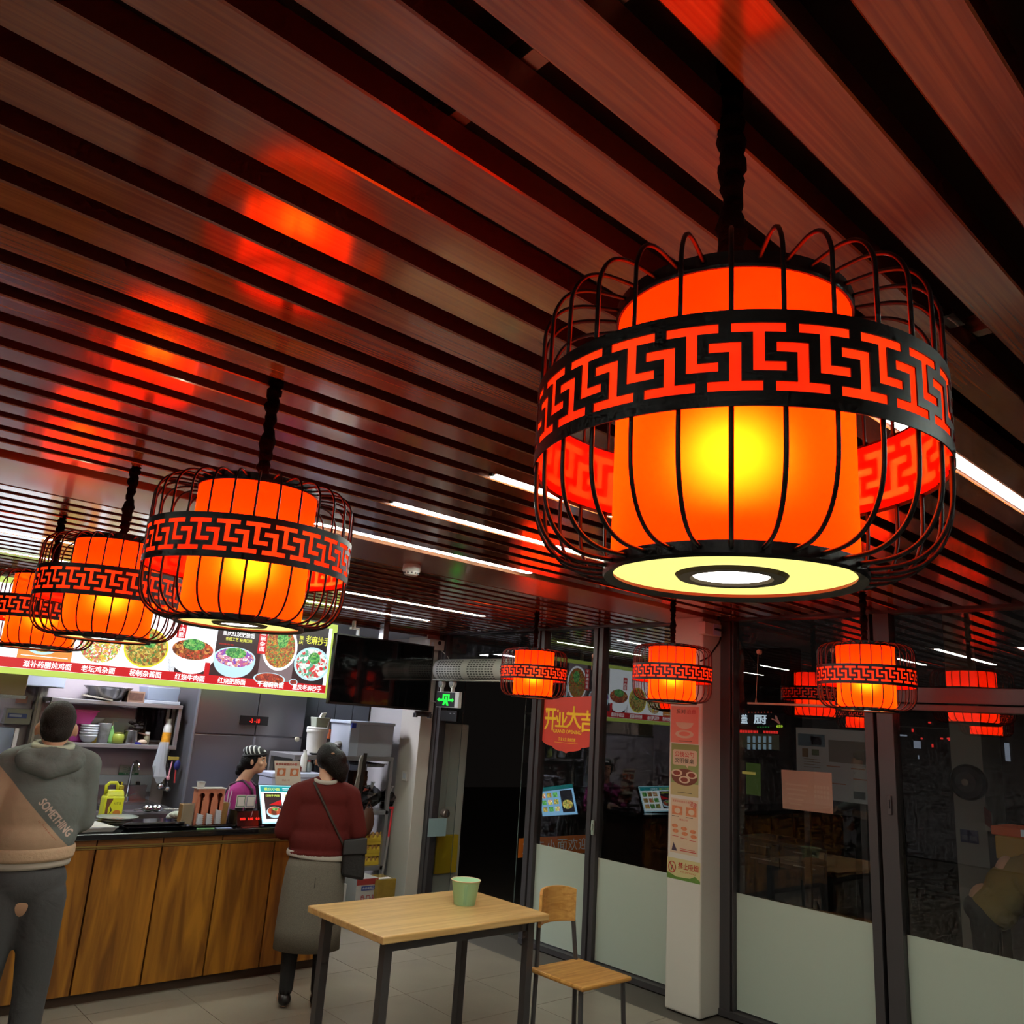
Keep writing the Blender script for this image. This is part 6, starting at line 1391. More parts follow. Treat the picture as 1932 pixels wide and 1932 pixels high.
G().tube([at_y(822, 1325, 6.80), at_y(812, 1322, 6.84)], .004, 6).mk('cable', M_white, es)
a = at_x(834, 1340, 5.17); b = at_x(862, 1362, 5.17)
dc = thing('door_controller', 'small black door controller box under the exit sign', 'box', (5.17, a.y, b.z)); box('casing', (5.16, b.y, b.z), (5.19, a.y, a.z), M_dark, dc, bevel=.003); 
for dy in (.03, .09): box('indicator', (5.158, b.y+dy, a.z-.03), (5.161, b.y+dy+.02, a.z-.022), mat('indicator', '8b8e90', .3), dc)

# ================================================================== stickers on the glass
XS = XG+.0185
M_film = mat('frosted_film', 'a9b0a2', .75)
def film(name, label, ya, yb, z1):
    o = thing(name, label, 'film', (XS, (ya+yb)/2, .05)); box('sheet', (XS-.0006, ya, .05), (XS, yb, z1), M_film, o); return o
film('frosted_film', 'frosted film on the pane with the grand opening poster', 4.702, 5.298, .785)
film('frosted_film', 'frosted film on the pane left of the poster column', 3.735, 4.598, .783)
film('frosted_film', 'frosted film on the wide pane right of the poster column', 2.402, 3.348, .757)
film('frosted_film', 'frosted film on the rightmost pane', .122, 2.223, .74)
# orange banner along the open right door leaf (the leaf stands at right angles to the glass wall)
M_or = mat('banner_orange', 'f08028', .6); M_bw = mat('banner_white', 'ffffff', .6)
YD = 5.55
xb0, xb1 = 5.235, 6.3
lf2 = thing('glass_door', 'open glass door leaf with an orange strip right of the dark opening', 'door', (5.3, YD, 0))
G().box((xb0, YD, .02), (xb1, YD+.01, 2.14)).mk('glass_leaf', glassmat('door_glass', 1.3), lf2)
G().tube([(xb0, YD+.005, .02), (xb0, YD+.005, 2.14)], .004, 6).mk('edge_strip', mat('pale_edge', '4f5a57', .3), lf2)
ob = thing('welcome_banner', 'orange strip on the open door leaf with white characters 庆小面欢迎', 'banner', (5.7, YD-.002, .66))
zb1, zb0 = at_y(1010, 1580, YD).z, at_y(1010, 1616, YD).z
po_ = Panel((0, YD-.003, 0), (1, 0, 0), (0, 0, 1), ob); po_.rect('strip', xb0+.01, zb0, xb1, zb1, M_or, 0, .002)
for c_, (l, r) in {'重': (986, 1003), '庆': (1008, 1025), '小': (1031, 1047), '面': (1051, 1069), '欢': (1071, 1089), '迎': (1091, 1108), '您': (1112, 1128)}.items():
    po_.text(c_, at_y(l, 1596, YD).x, zb0+(zb1-zb0)*.2, at_y(r, 1596, YD).x, zb0+(zb1-zb0)*.84, M_bw, .001, .01)
# grand opening poster
gp = thing('grand_opening_poster', 'red hanging poster with golden 开业大吉 and GRAND OPENING', 'poster', (XS, 5.0, 1.56))
pg = Panel((XS, 5.30, 0), (0, -1, 0), (0, 0, 1), gp)
M_gr = mat('poster_red', 'd0402f', .5, var=.08, vscale=5); M_gy = mat('poster_gold', 'f4c93e', .8, spec=.1)
W_ = .615
def yy(px, py=1370): return 5.30-at_x(px, py, XS).y
def zz(px, py): return at_x(px, py, XS).z
top = [(yy(1024, 1318), zz(1024, 1318)), (yy(1124, 1313), zz(1124, 1313))]
edge = [(1120, 1406), (1113, 1409), (1104, 1411), (1098, 1411), (1093, 1416), (1082, 1418), (1074, 1418), (1068, 1421), (1061, 1417), (1052, 1416), (1045, 1412), (1041, 1407), (1032, 1405), (1026, 1401), (1022, 1396)]
pg.poly('sheet', ([(yy(a, b), zz(a, b)) for a, b in edge]+top), M_gr, .001, .0015)
def gt(body, l, t, r, b, m, bold=.02, lift=.002, ang=0.):
    c_ = (l+r)/2; m2 = (t+b)/2; pg.text(body, yy(l, m2), zz(c_, b), yy(r, m2), zz(c_, t), m, lift, bold, ang=ang)
gt('开', 1028, 1336, 1050, 1378, M_gy, .045); gt('业', 1048, 1343, 1071, 1372, M_gy, .045); gt('大', 1068, 1332, 1098, 1375, M_gy, .045); gt('吉', 1095, 1340, 1122, 1382, M_gy, .045)
gt('GRAND OPENING', 1044, 1377, 1097, 1384, M_gy, .03); gt('开业大吉 美食巨惠', 1054, 1392, 1086, 1399, M_gy, .02)
pg.rect('rule_line', yy(1048), zz(1068, 1402), yy(1092), zz(1068, 1401.4), M_gy, .0015)
for (px, py, r_) in ((1053, 1341, .016), (1073, 1345, .014), (1118, 1364, .016), (1032, 1343, .014)): pg.poly('star', [(yy(px, py)+r_*(1 if k % 2 == 0 else .45)*math.sin(PI*k/5), zz(px, py)+r_*(1 if k % 2 == 0 else .45)*math.cos(PI*k/5)) for k in range(10)], M_gy, .002)
# paper notice on the right pane (seen from behind)
pn = thing('paper_notice', 'pinkish paper notice taped to the wide pane, seen from behind', 'paper', (XS+.004, 2.81, 1.34)); pnp = Panel((XG+.0255, 5.30, 0), (0, -1, 0), (0, 0, 1), pn)
M_np = mat('notice_back', 'c08c76', .7); M_np2 = mat('notice_show', 'c89a82', .7)
def yn(px, py): return 5.30-at_x(px, py, XG+.0255).y
def zn(px, py): return at_x(px, py, XG+.0255).z
pnp.poly('sheet', [(yn(1477, 1525), zn(1477, 1525)), (yn(1572, 1536), zn(1572, 1536)), (yn(1569, 1458), zn(1569, 1458)), (yn(1474, 1452), zn(1474, 1452))], M_np, 0, .001)
for i in range(5):
    for j in range(3): a_, b_ = yn(1538+6*i, 1490), zn(1540, 1484+9*j); pnp.rect('faint_table', a_-.008, b_-.012, a_+.008, b_+.008, M_np2, .0008, .0003)
for j in range(5): pnp.rect('faint_print', yn(1482+2*j, 1480+9*j), zn(1490, 1481+9*j), yn(1525-3*j, 1480+9*j), zn(1490, 1478+9*j), M_np2, .0008, .0003)
# hanging rod with suction knobs
hr = thing('hanging_rod', 'thin pale rod hanging on two wires from round suction knobs', 'rod', (5.19, 2.9, 2.0))
za = at_x(1430, 1327, 5.165).z; ya_, yb_ = at_x(1411, 1327, 5.165).y, at_x(1642, 1331, 5.165).y
M_rod = mat('rod_pale', 'b08a70', .4)
G().box((5.158, yb_, za-.008), (5.172, ya_, za+.005)).mk('rod', M_rod, hr)
for px, py, qx in ((1431, 1230, 1427), (1570, 1227, 1566)):
    c = at_x(px, py, 5.20); d = at_x(qx, 1322, 5.165)
    G().lathe([(.0, 5.193), (.014, 5.195), (.0185, 5.204), (.019, 5.218)], c=(0, c.y, c.z), n=20, ax='X').mk('suction_knob', mat('knob_pink', 'c09078', .4), hr)
    G().tube([(5.195, c.y, c.z-.01), (5.166, c.y, za+.03)], .0016, 5).mk('wire', M_rod, hr); G().lathe([(.003, za+.035), (.009, za+.006)], c=(5.165, c.y, 0), n=12).mk('clamp', M_rod, hr)
c = at_x(1125, 1237, 5.20); kn = thing('suction_knob', 'single round suction knob high on the post left of the poster column', 'knob', (5.165, 4.70, c.z)); G().lathe([(.0, 5.195), (.014, 5.197), (.0185, 5.206), (.019, 5.218)], c=(0, 4.725, c.z), n=20, ax='X').mk('cup', mat('knob_pink', 'c09078', .4), kn); G().tube([(5.19, 4.725, c.z), (5.185, 4.725, c.z-.12)], .002, 5).mk('wire', M_rod, kn)
# window latch
for (px, py, lab) in ((1139, 1565, 'pale latch on the dark post below the poster height'), (1690, 1520, 'grey recessed latch on the sliding window frame')):
    c = at_x(px, py, 5.17); t = thing('window_latch', lab, 'latch', (5.165, c.y, c.z-.05)); yq = {1139: 4.62, 1690: 2.265}[px]
    box('latch_plate', (5.155, yq-.012, c.z-.055), (5.172, yq+.012, c.z+.055), M_frame if px > 1200 else mat('latch_pale', '8f9a90', .35), t, bevel=.003); box('lever', (5.145, yq-.006, c.z-.02), (5.157, yq+.006, c.z+.03), M_frame if px > 1200 else mat('latch_pale', '8f9a90', .35), t, bevel=.002)

# posters on the column (its left face, x = 4.95)
XP = 4.9495
def pp_y(px, py): return at_x(px, py, XP).y
def pan_at(name, label, l, t, r, b, m, cat='poster'):
    yl, yr = min(pp_y(l, (t+b)/2), 3.728), max(pp_y(r, (t+b)/2), 3.455); z1, z0 = at_x((l+r)/2, t, XP).z, at_x((l+r)/2, b, XP).z
    o = thing(name, label, cat, (XP, (yl+yr)/2, z0)); P_ = Panel((XP, yl, z0), (0, -1, 0), (0, 0, 1), o); P_.w = yl-yr; P_.h = z1-z0
    P_.rect('sheet', 0, 0, P_.w, P_.h, m, 0, .001); return P_
M_cream = mat('poster_cream', 'c4a98e', .6); M_ppink = mat('poster_pink', 'cf7a66', .6); M_pgreen = mat('poster_green', '7d8a4e', .6); M_dkt = mat('print_dark', '4a4034', .6); M_rdt = mat('print_bright_red', 'b5382e', .6); M_brown = mat('print_brown', '6b3626', .6)
q = pan_at('column_poster', 'pink poster with 反对浪费 and a pale bowl drawing at the top of the column', 1266, 1333, 1318, 1402, M_ppink)
q.text('反对', q.w*.2, q.h*.80, q.w*.54, q.h*.92, M_dkt, .001, .02); q.text('浪费', q.w*.58, q.h*.80, q.w*.9, q.h*.92, M_rdt, .001, .02)
q.poly('bowl_outline', [(q.w*(.5+.32*math.cos(a)), q.h*(.56+.18*math.sin(a))) for a in [PI+PI*k/12 for k in range(13)]], M_cream, .001); q.disc('plate_drawing', q.w*.5, q.h*.24, q.w*.33, q.h*.11, M_cream, .001); q.disc('plate_inner', q.w*.5, q.h*.25, q.w*.2, q.h*.06, M_ppink, .0015)
q.rect('caption_line', q.w*.3, q.h*.045, q.w*.78, q.h*.06, M_dkt, .001)
q = pan_at('column_poster', 'green poster with speech bubble reading 公筷公勺 文明餐桌', 1266, 1404, 1318, 1502, M_pgreen)
q.rect('lower_ground', 0, 0, q.w, q.h*.24, mat('poster_sand', 'ab9a6a', .6), .0006)
bub = [(q.w*(.5+.44*sx), q.h*(.735+.15*sz)) for sx, sz in ((-1, -.8), (-.9, -1), (.1, -1), (.25, -1.35), (.3, -1), (.9, -1), (1, -.8), (1, .8), (.9, 1), (-.9, 1), (-1, .8))]
q.poly('speech_bubble', bub, M_cream, .001); q.text('公筷公勺', q.w*.14, q.h*.745, q.w*.84, q.h*.855, M_rdt, .002, .02); q.text('文明餐桌', q.w*.14, q.h*.625, q.w*.84, q.h*.725, M_dkt, .002, .02)
q.disc('table_top', q.w*.5, q.h*.36, q.w*.47, q.h*.16, M_brown, .001)
for a, b in ((.22, .43), (.76, .41), (.5, .31)): q.disc('printed_plate', q.w*a, q.h*b, q.w*.2, q.h*.07, M_cream, .002); q.disc('printed_food', q.w*a, q.h*b, q.w*.13, q.h*.045, mat('poster_food', '7a3020', .6, var=.6, vscale=60), .003)
q.rect('caption_line', q.w*.25, q.h*.055, q.w*.78, q.h*.065, M_dkt, .001)
q = pan_at('column_poster', 'cream menu poster with two dish photos and six small snacks', 1265, 1508, 1317, 1612, M_cream)
q.text('夏季来碗重庆小面', q.w*.06, q.h*.93, q.w*.70, q.h*.97, M_rdt, .001); q.text('凉面', q.w*.70, q.h*.87, q.w*.95, q.h*.97, M_rdt, .001, .03, ang=-.3)
for a in (.05, .56): q.rect('dish_photo', q.w*a, q.h*.70, q.w*(a+.38), q.h*.86, M_po, .001); q.disc('printed_plate', q.w*(a+.2), q.h*.775, q.w*.11, q.h*.05, M_cream, .002); q.rect('caption_line', q.w*a, q.h*.665, q.w*(a+.25), q.h*.675, M_dkt, .001)
q.text('精品小吃', q.w*.33, q.h*.60, q.w*.64, q.h*.635, M_rdt, .001)
for i, a in enumerate((.16, .5, .82)):
    for j in range(2): q.disc('printed_snack', q.w*(a+.03*j), q.h*(.49-.03*i-.09*j), q.w*.11, q.h*.035, M_po, .001)
for i, a in enumerate((.06, .38, .70)): q.rect('caption_line', q.w*a, q.h*(.30-.02*i), q.w*(a+.24), q.h*(.31-.02*i), M_rdt, .001)
q.poly('dark_emblem', [(q.w*.06, q.h*.04), (q.w*.26, q.h*.04), (q.w*.12, q.h*.19)], mat('emblem_dark', '3c2a40', .6), .001); q.rect('caption_line', q.w*.36, q.h*.05, q.w*.95, q.h*.066, M_rdt, .001); q.rect('caption_line', q.w*.36, q.h*.085, q.w*.9, q.h*.095, M_rdt, .001)
q = pan_at('no_smoking_sign', 'yellow-green sign with crossed cigarette and 禁止吸烟 low on the column', 1258, 1622, 1323, 1662, mat('sign_yellowgreen', 'bfb07c', .6), 'sign')
q.poly('green_band', [(0, 0), (q.w, 0), (q.w, q.h*.12), (q.w*.85, q.h*.3), (q.w*.7, q.h*.16), (q.w*.3, q.h*.12), (0, q.h*.3)], mat('sign_leaf', '5a7a2e', .6, var=.4, vscale=30), .001)
g = G(); cy_, cz_ = q.w*.16, q.h*.56; pts = [q.P(cy_+q.w*.105*math.cos(2*PI*k/24), cz_+q.h*.26*math.sin(2*PI*k/24), .002) for k in range(24)]; g.tube(pts, .0028, 6, closed=True); g.mk('ban_ring', M_rdt, q.parent)
q.poly('ban_bar', [(q.w*.07, q.h*.74), (q.w*.09, q.h*.78), (q.w*.25, q.h*.38), (q.w*.23, q.h*.34)], M_rdt, .002); q.poly('cigarette', [(q.w*.12, q.h*.42), (q.w*.14, q.h*.38), (q.w*.19, q.h*.64), (q.w*.17, q.h*.66)], M_dkt, .0015)
q.text('禁止吸烟', q.w*.34, q.h*.52, q.w*.95, q.h*.84, M_rdt, .001, .03); q.text('NO SMOKING', q.w*.42, q.h*.36, q.w*.86, q.h*.44, M_rdt, .001)

# stickers on the open door leaf
yd = lambda px: at_y(px, 1570, 6.64)
t = thing('door_lock', 'round metal lock on the edge of the open glass door leaf', 'lock', (5.34, 6.69, .875))
L1 = at_y(841, 1535, 6.66); L1 = Vector((L1.x, 6.66, L1.z))
t.location = L1; WL[t.name] = L1.copy()
G().lathe([(0, 6.635), (.035, 6.637), (.04, 6.645), (.04, 6.70)], c=(L1.x, 0, L1.z), n=24, ax='Y').mk('lock_body', mat('lock_metal', '8a7a70', .3, metal=.8), t); G().box((L1.x-.008, 6.63, L1.z-.02), (L1.x+.008, 6.637, L1.z+.02)).mk('thumb_turn', M_steeld, t)
def sticker(name, label, l, tp, r, b, Y, m):
    x0, x1, z0, z1 = spx(l, tp, r, b, Y); t = thing(name, label, 'sticker', ((x0+x1)/2, Y, z0)); box('sheet', (x0, Y, z0), (x1, Y+.002, z1), m, t); return t
sticker('door_sticker', 'pale blue square sticker on the open glass door leaf', 808, 1544, 842, 1578, 6.6, mat('sticker_pale', '8fa8ac', .5))

# ================================================================== dining table with the soup bucket, chair
tb = thing('dining_table', 'light wooden dining table at the bottom edge of the picture', 'table', (3.1, 3.6, 0))
M_tt = wood('table_wood', 'b98d56', 'd3aa70', 'X', rough=.3, scale=3, stretch=8, rnd=False)
tx0, tx1, ty0, ty1 = 2.45, 3.56, 3.48, 4.20
box('table_top', (tx0, ty0, .715), (tx1, ty1, .75), M_tt, tb, bevel=.006)
for x in (tx0+.06, tx1-.10):
    for y in (ty0+.06, ty1-.10): box('leg', (x, y, 0), (x+.045, y+.045, .715), M_frame, tb)
box('apron', (tx0+.08, ty0+.07, .66), (tx1-.08, ty0+.09, .715), M_frame, tb); box('apron', (tx0+.08, ty1-.09, .66), (tx1-.08, ty1-.07, .715), M_frame, tb)
c = at_z(876, 1706, .751)
bk = thing('soup_bucket', 'pale green paper soup bucket standing on the dining table', 'bucket', (c.x, c.y, .7505))
g = G().lathe([(.058, .7505), (.060, .753), (.080, .873), (.083, .878), (.083, .881), (.079, .880), (.058, .76), (.0, .758)], c=(c.x, c.y, 0), n=44, cap=False); m_ = mat('bucket_green', '9ec79a', .5); g.mk('paper_wall', m_, bk, smooth=True)
G().tube([(c.x+.083*math.cos(2*PI*k/40), c.y+.083*math.sin(2*PI*k/40), .880) for k in range(40)], .0028, 6, closed=True).mk('rolled_rim', mat('bucket_rim', 'd8b890', .5), bk, smooth=True)
d = Vector((-c.x, -c.y, 0)).normalized(); sd_ = d.cross(Vector((0, 0, 1)))
G().hexa([Vector((c.x, c.y, .76))+d*.0605+sd_*.006, Vector((c.x, c.y, .76))+d*.0605-sd_*.010, Vector((c.x, c.y, .76))+d*.0615-sd_*.010, Vector((c.x, c.y, .76))+d*.0615+sd_*.006]+[Vector((c.x, c.y, .865))+d*.0785+sd_*.006, Vector((c.x, c.y, .865))+d*.0785-sd_*.012, Vector((c.x, c.y, .865))+d*.0795-sd_*.012, Vector((c.x, c.y, .865))+d*.0795+sd_*.006]).mk('glued_seam', mat('seam_green', '88b088', .5), bk)
c = at_z(1050, 1675, .85)
ch_ = thing('wooden_chair', 'wooden chair with curved backrest by the frosted glass', 'chair', (4.25, 3.6, 0))
M_chw = wood('chair_wood', 'b07838', 'd09a54', 'X', rough=.4, scale=4, stretch=8, rnd=False)
cx0, cy0 = c.x+.01, c.y+.03
def arc_slab(z0, z1, r, th, a0, a1, n=12):
    V = []; F = []
    for i in range(n+1):
        a = math.radians(a0+(a1-a0)*i/n); zz1 = z1-.02*abs(2*i/n-1)**3
        for rr_, zq in ((r, z0), (r+th, z0), (r+th, zz1), (r, zz1)): V.append((cx0+rr_*math.cos(a), cy0-.22+rr_*math.sin(a), zq))
    for i in range(n):
        for k in range(4): l = (k+1) % 4; F.append((i*4+k, i*4+l, i*4+4+l, i*4+4+k))
    F.append((3, 2, 1, 0)); F.append((n*4, n*4+1, n*4+2, n*4+3)); return V, F
V, F = arc_slab(.66, .855, .22, .018, 50, 140); mk('backrest', V, F, M_chw, ch_, bevel=.004)
G().hexa([(cx0-.2, cy0-.44, .43), (cx0+.2, cy0-.44, .43), (cx0+.2, cy0-.03, .43), (cx0-.2, cy0-.03, .43), (cx0-.2, cy0-.44, .455), (cx0+.2, cy0-.44, .455), (cx0+.2, cy0-.03, .455), (cx0-.2, cy0-.03, .455)]).mk('seat', M_chw, ch_, bevel=.01)
for sx in (-1, 1):
    G().tube([(cx0+sx*.17, cy0-.05, 0), (cx0+sx*.16, cy0-.05, .45), (cx0+sx*.14, cy0-.03, .70)], .013, 8).mk('leg', M_frame, ch_); G().tube([(cx0+sx*.18, cy0-.42, 0), (cx0+sx*.17, cy0-.40, .43)], .013, 8).mk('leg', M_frame, ch_)
# ================================================================== outside through the glass
def street(name, label, cat, loc): return thing(name, label, cat, loc)
# electric cabinet with a yellow box just outside the door
a = at_x(840, 1365, 6.0)
cbx = thing('utility_cabinet', 'tall pale utility cabinet with a yellow box, outside beside the door', 'cabinet', (5.9, 7.0, 0))
xL = at_y(838, 1500, 7.0).x; xR = at_y(875, 1500, 7.0).x; zt_ = at_y(860, 1366, 7.0).z
M_uc = mat('cabinet_pale', 'b4b3a8', .5); M_ucy = mat('cabinet_yellow', 'c2a01c', .5)
box('case', (xL-.12, 7.0, 0), (xR, 7.4, zt_), M_uc, cbx, bevel=.01); box('door_panel', (xL+.02, 6.99, .55), (xR-.03, 7.0, zt_-.05), M_uc, cbx, bevel=.003)
x0, x1, z0, z1 = spx(818, 1576, 863, 1648, 6.94); box('yellow_box', (x0+.03, 6.94, z0), (x1, 6.99, z1), M_ucy, cbx, bevel=.004); box('base_panel', (xL-.1, 6.985, .05), (xR-.01, 6.995, .5), M_uc, cbx)
# shop across the lane
XO = 11.0
def osp(l, t, r, b, X=XO):
    m = (t+b)/2; c_ = (l+r)/2; return at_x(l, m, X).y, at_x(r, m, X).y, at_x(c_, b, X).z, at_x(c_, t, X).z
bd_ = thing('shopfront', 'shop across the lane with white characters and a red running text', 'shop', (XO+.5, 7.5, 0))
M_nw = mat('night_wall', '2d2a28', .7); M_nd = mat('night_wall_dark', '15130f', .7)
y0, y1, z0, z1 = osp(1385, 1300, 1482, 1560); box('facade', (XO, y1-.1, 0), (XO+.3, y0+1.5, z1+.6), M_nd, bd_)
box('sign_band', (XO-.06, y1, osp(1385, 1345, 1482, 1370)[2]), (XO, y0+.8, osp(1385, 1345, 1482, 1370)[3]), mat('sign_band', '3d3c46', .6), bd_)
M_neon = glow('sign_letters', 'cfe0ee', .75); M_lr = glow('running_red', 'd82a24', .9); M_ly = glow('sign_lime', 'b8d838', .9); M_lg = glow('sign_lampgreen', '2f9a4a', .8); M_warm = glow('window_cool', '7f96a4', .45)
pO = Panel((XO-.061, 0, 0), (0, -1, 0), (0, 0, 1), bd_)
def otext(body, l, t, r, b, m, bold=.03):
    y0, y1, z0, z1 = osp(l, t, r, b, XO-.06); return pO.text(body, -y0, z0, -y1, z1, m, .002, bold)
otext('食', 1386, 1347, 1392, 1361, M_neon, .05); otext('盖', 1398, 1347, 1411, 1365, M_neon, .05); otext('厨', 1422, 1349, 1447, 1366, M_neon, .05)
otext('659', 1465, 1368, 1477, 1373, M_ly, .06)
y0, y1, z0, z1 = osp(1456, 1350, 1473, 1366, XO-.06); pO.poly('hand_mark', [(-y0, z1-(z1-z0)*.35), (-y0+(y0-y1)*.45, z1-(z1-z0)*.5), (-y0+(y0-y1)*.35, z1), (-y0+(y0-y1)*.55, z1), (-y0+(y0-y1)*.72, z1-(z1-z0)*.45), (-y1, z0), (-y1-(y0-y1)*.2, z0), (-y0+(y0-y1)*.4, z1-(z1-z0)*.65), (-y0, z1-(z1-z0)*.5)], glow('hand_pink', '8a5046', .6), .002)
rr = random.Random(1)
x = 1386
while x < 1467:
    wd = rr.uniform(3, 7)
    if not (1428 < x < 1436): y0, y1, z0, z1 = osp(x, 1377+.03*(x-1386), x+wd*.8, 1382+.03*(x-1386), XO-.06); pO.rect('led_character', -y0, z0, -y1, z1, M_lr, .002)
    x += wd
for k in range(5): y0, y1, z0, z1 = osp(1429+5*k, 1371, 1431+5*k, 1372.5, XO-.06); pO.rect('green_lamp', -y0, z0, -y1, z1, M_lg, .002)
for k in range(8): y0, y1, z0, z1 = osp(1412+6*k, 1343, 1414+6*k, 1345, XO-.06); pO.rect('red_lamp', -y0, z0, -y1, z1, glow('red_lamp', '9a3a2c', .7), .002)
y0, y1, z0, z1 = osp(1386, 1384, 1470, 1412, XO); box('lit_window', (XO-.01, y1, z0), (XO, y0, z1), glow('lit_window', '3c382a', .35), bd_)
for k in range(5):
    for j in range(2):
        y0, y1, z0, z1 = osp(1410+10*k, 1389+15*j, 1415+10*k, 1401+13*j, XO-.02); o_ = box('shelf_light', (XO-.02, y1, z0), (XO-.015, y0, z1), M_warm, bd_)
y0, y1, z0, z1 = osp(1409, 1440, 1436, 1500, XO); box('green_display', (XO-.02, y1, z0), (XO-.012, y0, z1), glow('green_display', '33401a', .6), bd_); y0, y1, z0, z1 = osp(1403, 1456, 1427, 1461, XO); box('warm_tube', (XO-.04, y1, z0), (XO-.022, y0, z1), glow('warm_tube', '8a7838', .8), bd_)
# notice board outside
XN = 7.0
nb = thing('notice_board', 'large dim notice board with coloured prints outside the window', 'notice board', (XN, 3.5, 0))
y0, y1, z0, z1 = osp(1503, 1376, 1640, 1510, XN); M_nb = mat('board_dim', '9a9ea4', .6)
box('board', (XN, y1, z0), (XN+.05, y0, z1), M_nb, nb); box('foot', (XN+.02, y0-.1, 0), (XN+.05, y0-.05, z0), M_frame, nb); box('foot', (XN+.02, y1+.05, 0), (XN+.05, y1+.1, z0), M_frame, nb)
def nbr(nm, l, t, r, b, col, ems=.08):
    y0, y1, z0, z1 = osp(l, t, r, b, XN); box(nm, (XN-.004, y1, z0), (XN, y0, z1), mat('nb_'+col, col, .6), nb)
nbr('blue_print', 1506, 1385, 1556, 1408, '3a5568'); nbr('photo_print', 1530, 1390, 1550, 1406, '5a4458'); nbr('food_print', 1514, 1412, 1525, 1428, '6a5030'); nbr('green_print', 1532, 1414, 1545, 1425, '45502c')
for k in range(4): nbr('text_line', 1517, 1432+5*k, 1548, 1433+5*k, '6a5440')
nbr('framed_chart', 1564, 1398, 1632, 1440, '5e5a54'); 
for k, (a_, b_) in enumerate(((1560, 1445), (1606, 1450), (1610, 1470), (1570, 1478))): nbr('orange_line', a_, b_, a_+26, b_+2, '8a5030', .15)
nbr('small_emblem', 1611, 1494, 1633, 1508, '383a44')
# outside pillar with plates
XQ = 8.5
y0, y1, z0, z1 = osp(1802, 1400, 1862, 1700, XQ); pl_ = thing('outdoor_pillar', 'grey street pillar with blue plate and round dark fan outside', 'pillar', (XQ, (y0+y1)/2, 0))
M_pi = mat('pillar_grey', '8f8a82', .7); box('shaft', (XQ, y1, 0), (XQ+.5, y0, 3.2), M_pi, pl_)
y0, y1, z0, z1 = osp(1813, 1566, 1846, 1590, XQ); box('blue_plate', (XQ-.01, y1, z0), (XQ, y0, z1), mat('plate_blue', '1c2452', .5), pl_)
for k in range(2): ya__ = y0-(y0-y1)*(.08+.48*k); box('plate_print', (XQ-.014, ya__-(y0-y1)*.36, z0+.02), (XQ-.01, ya__, z0+(z1-z0)*.55), mat('plate_print', '50546a', .5), pl_)
c = at_x(1824, 1476, XQ-.06); G().lathe([(0, XQ-.10), (.09, XQ-.095), (.14, XQ-.07), (.16, XQ-.04), (.16, XQ)], c=(0, c.y, c.z), n=32, ax='X').mk('round_fan', M_dark, pl_, smooth=False); G().lathe([(0, XQ-.115), (.03, XQ-.11), (.03, XQ-.09)], c=(0, c.y, c.z), n=16, ax='X').mk('fan_hub', mat('hub_pale', '8a8272', .5), pl_)
y0, y1, z0, z1 = osp(1856, 1536, 1869, 1568, XQ-.05); wt_ = thing('warning_tape', 'red and white striped tape at the pillar edge', 'tape', (XQ-.05, (y0+y1)/2, z0)); box('tape_sheet', (XQ-.02, y1, z0), (XQ-.012, y0, z1), mat('tape_white', 'a89c8c', .5), wt_)
for k in range(3): zq = z0+(z1-z0)*(.12+.3*k); V = [(XQ-.022, y0, zq+.04), (XQ-.022, y1, zq), (XQ-.022, y1, zq+.06), (XQ-.022, y0, zq+.10)]; mk('stripe', V, [(0, 1, 2, 3)], mat('tape_red', '7a2418', .5), wt_, solid=.001)
# second shop glow at right
bd2 = thing('shopfront', 'distant shopfront with red signs behind the right-hand window', 'shop', (12, 3.0, 0)); XO2 = 12.0
y0, y1, z0, z1 = osp(1700, 1340, 1960, 1640, XO2); box('facade', (XO2, y1-2, 0), (XO2+.3, y0, z1+.3), M_nd, bd2)
rr = random.Random(8)
for k in range(10):
    px = rr.uniform(1710, 1835); py = rr.choice((1362, 1375, 1378, 1392, 1404)); y0, y1, z0, z1 = osp(px, py, px+rr.choice((3, 5, 12)), py+rr.choice((3, 6)), XO2); box('red_sign', (XO2-.02, y1, z0), (XO2-.01, y0, z1), M_lr, bd2)
y0, y1, z0, z1 = osp(1696, 1372, 1790, 1374, XO2); box('light_rail', (XO2-.03, y1, z0), (XO2-.02, y0, z1), mat('rail_pale', '77736c', .5), bd2)
for (l, t_, r, b) in ((1693, 1386, 1712, 1389), (1725, 1398, 1738, 1412), (1733, 1425, 1735, 1432), (1897, 1402, 1906, 1436)): y0, y1, z0, z1 = osp(l, t_, r, b, XO2); box('lit_pane', (XO2-.02, y1, z0), (XO2-.012, y0, z1), glow('lit_pane', '8a90a0', .5), bd2)
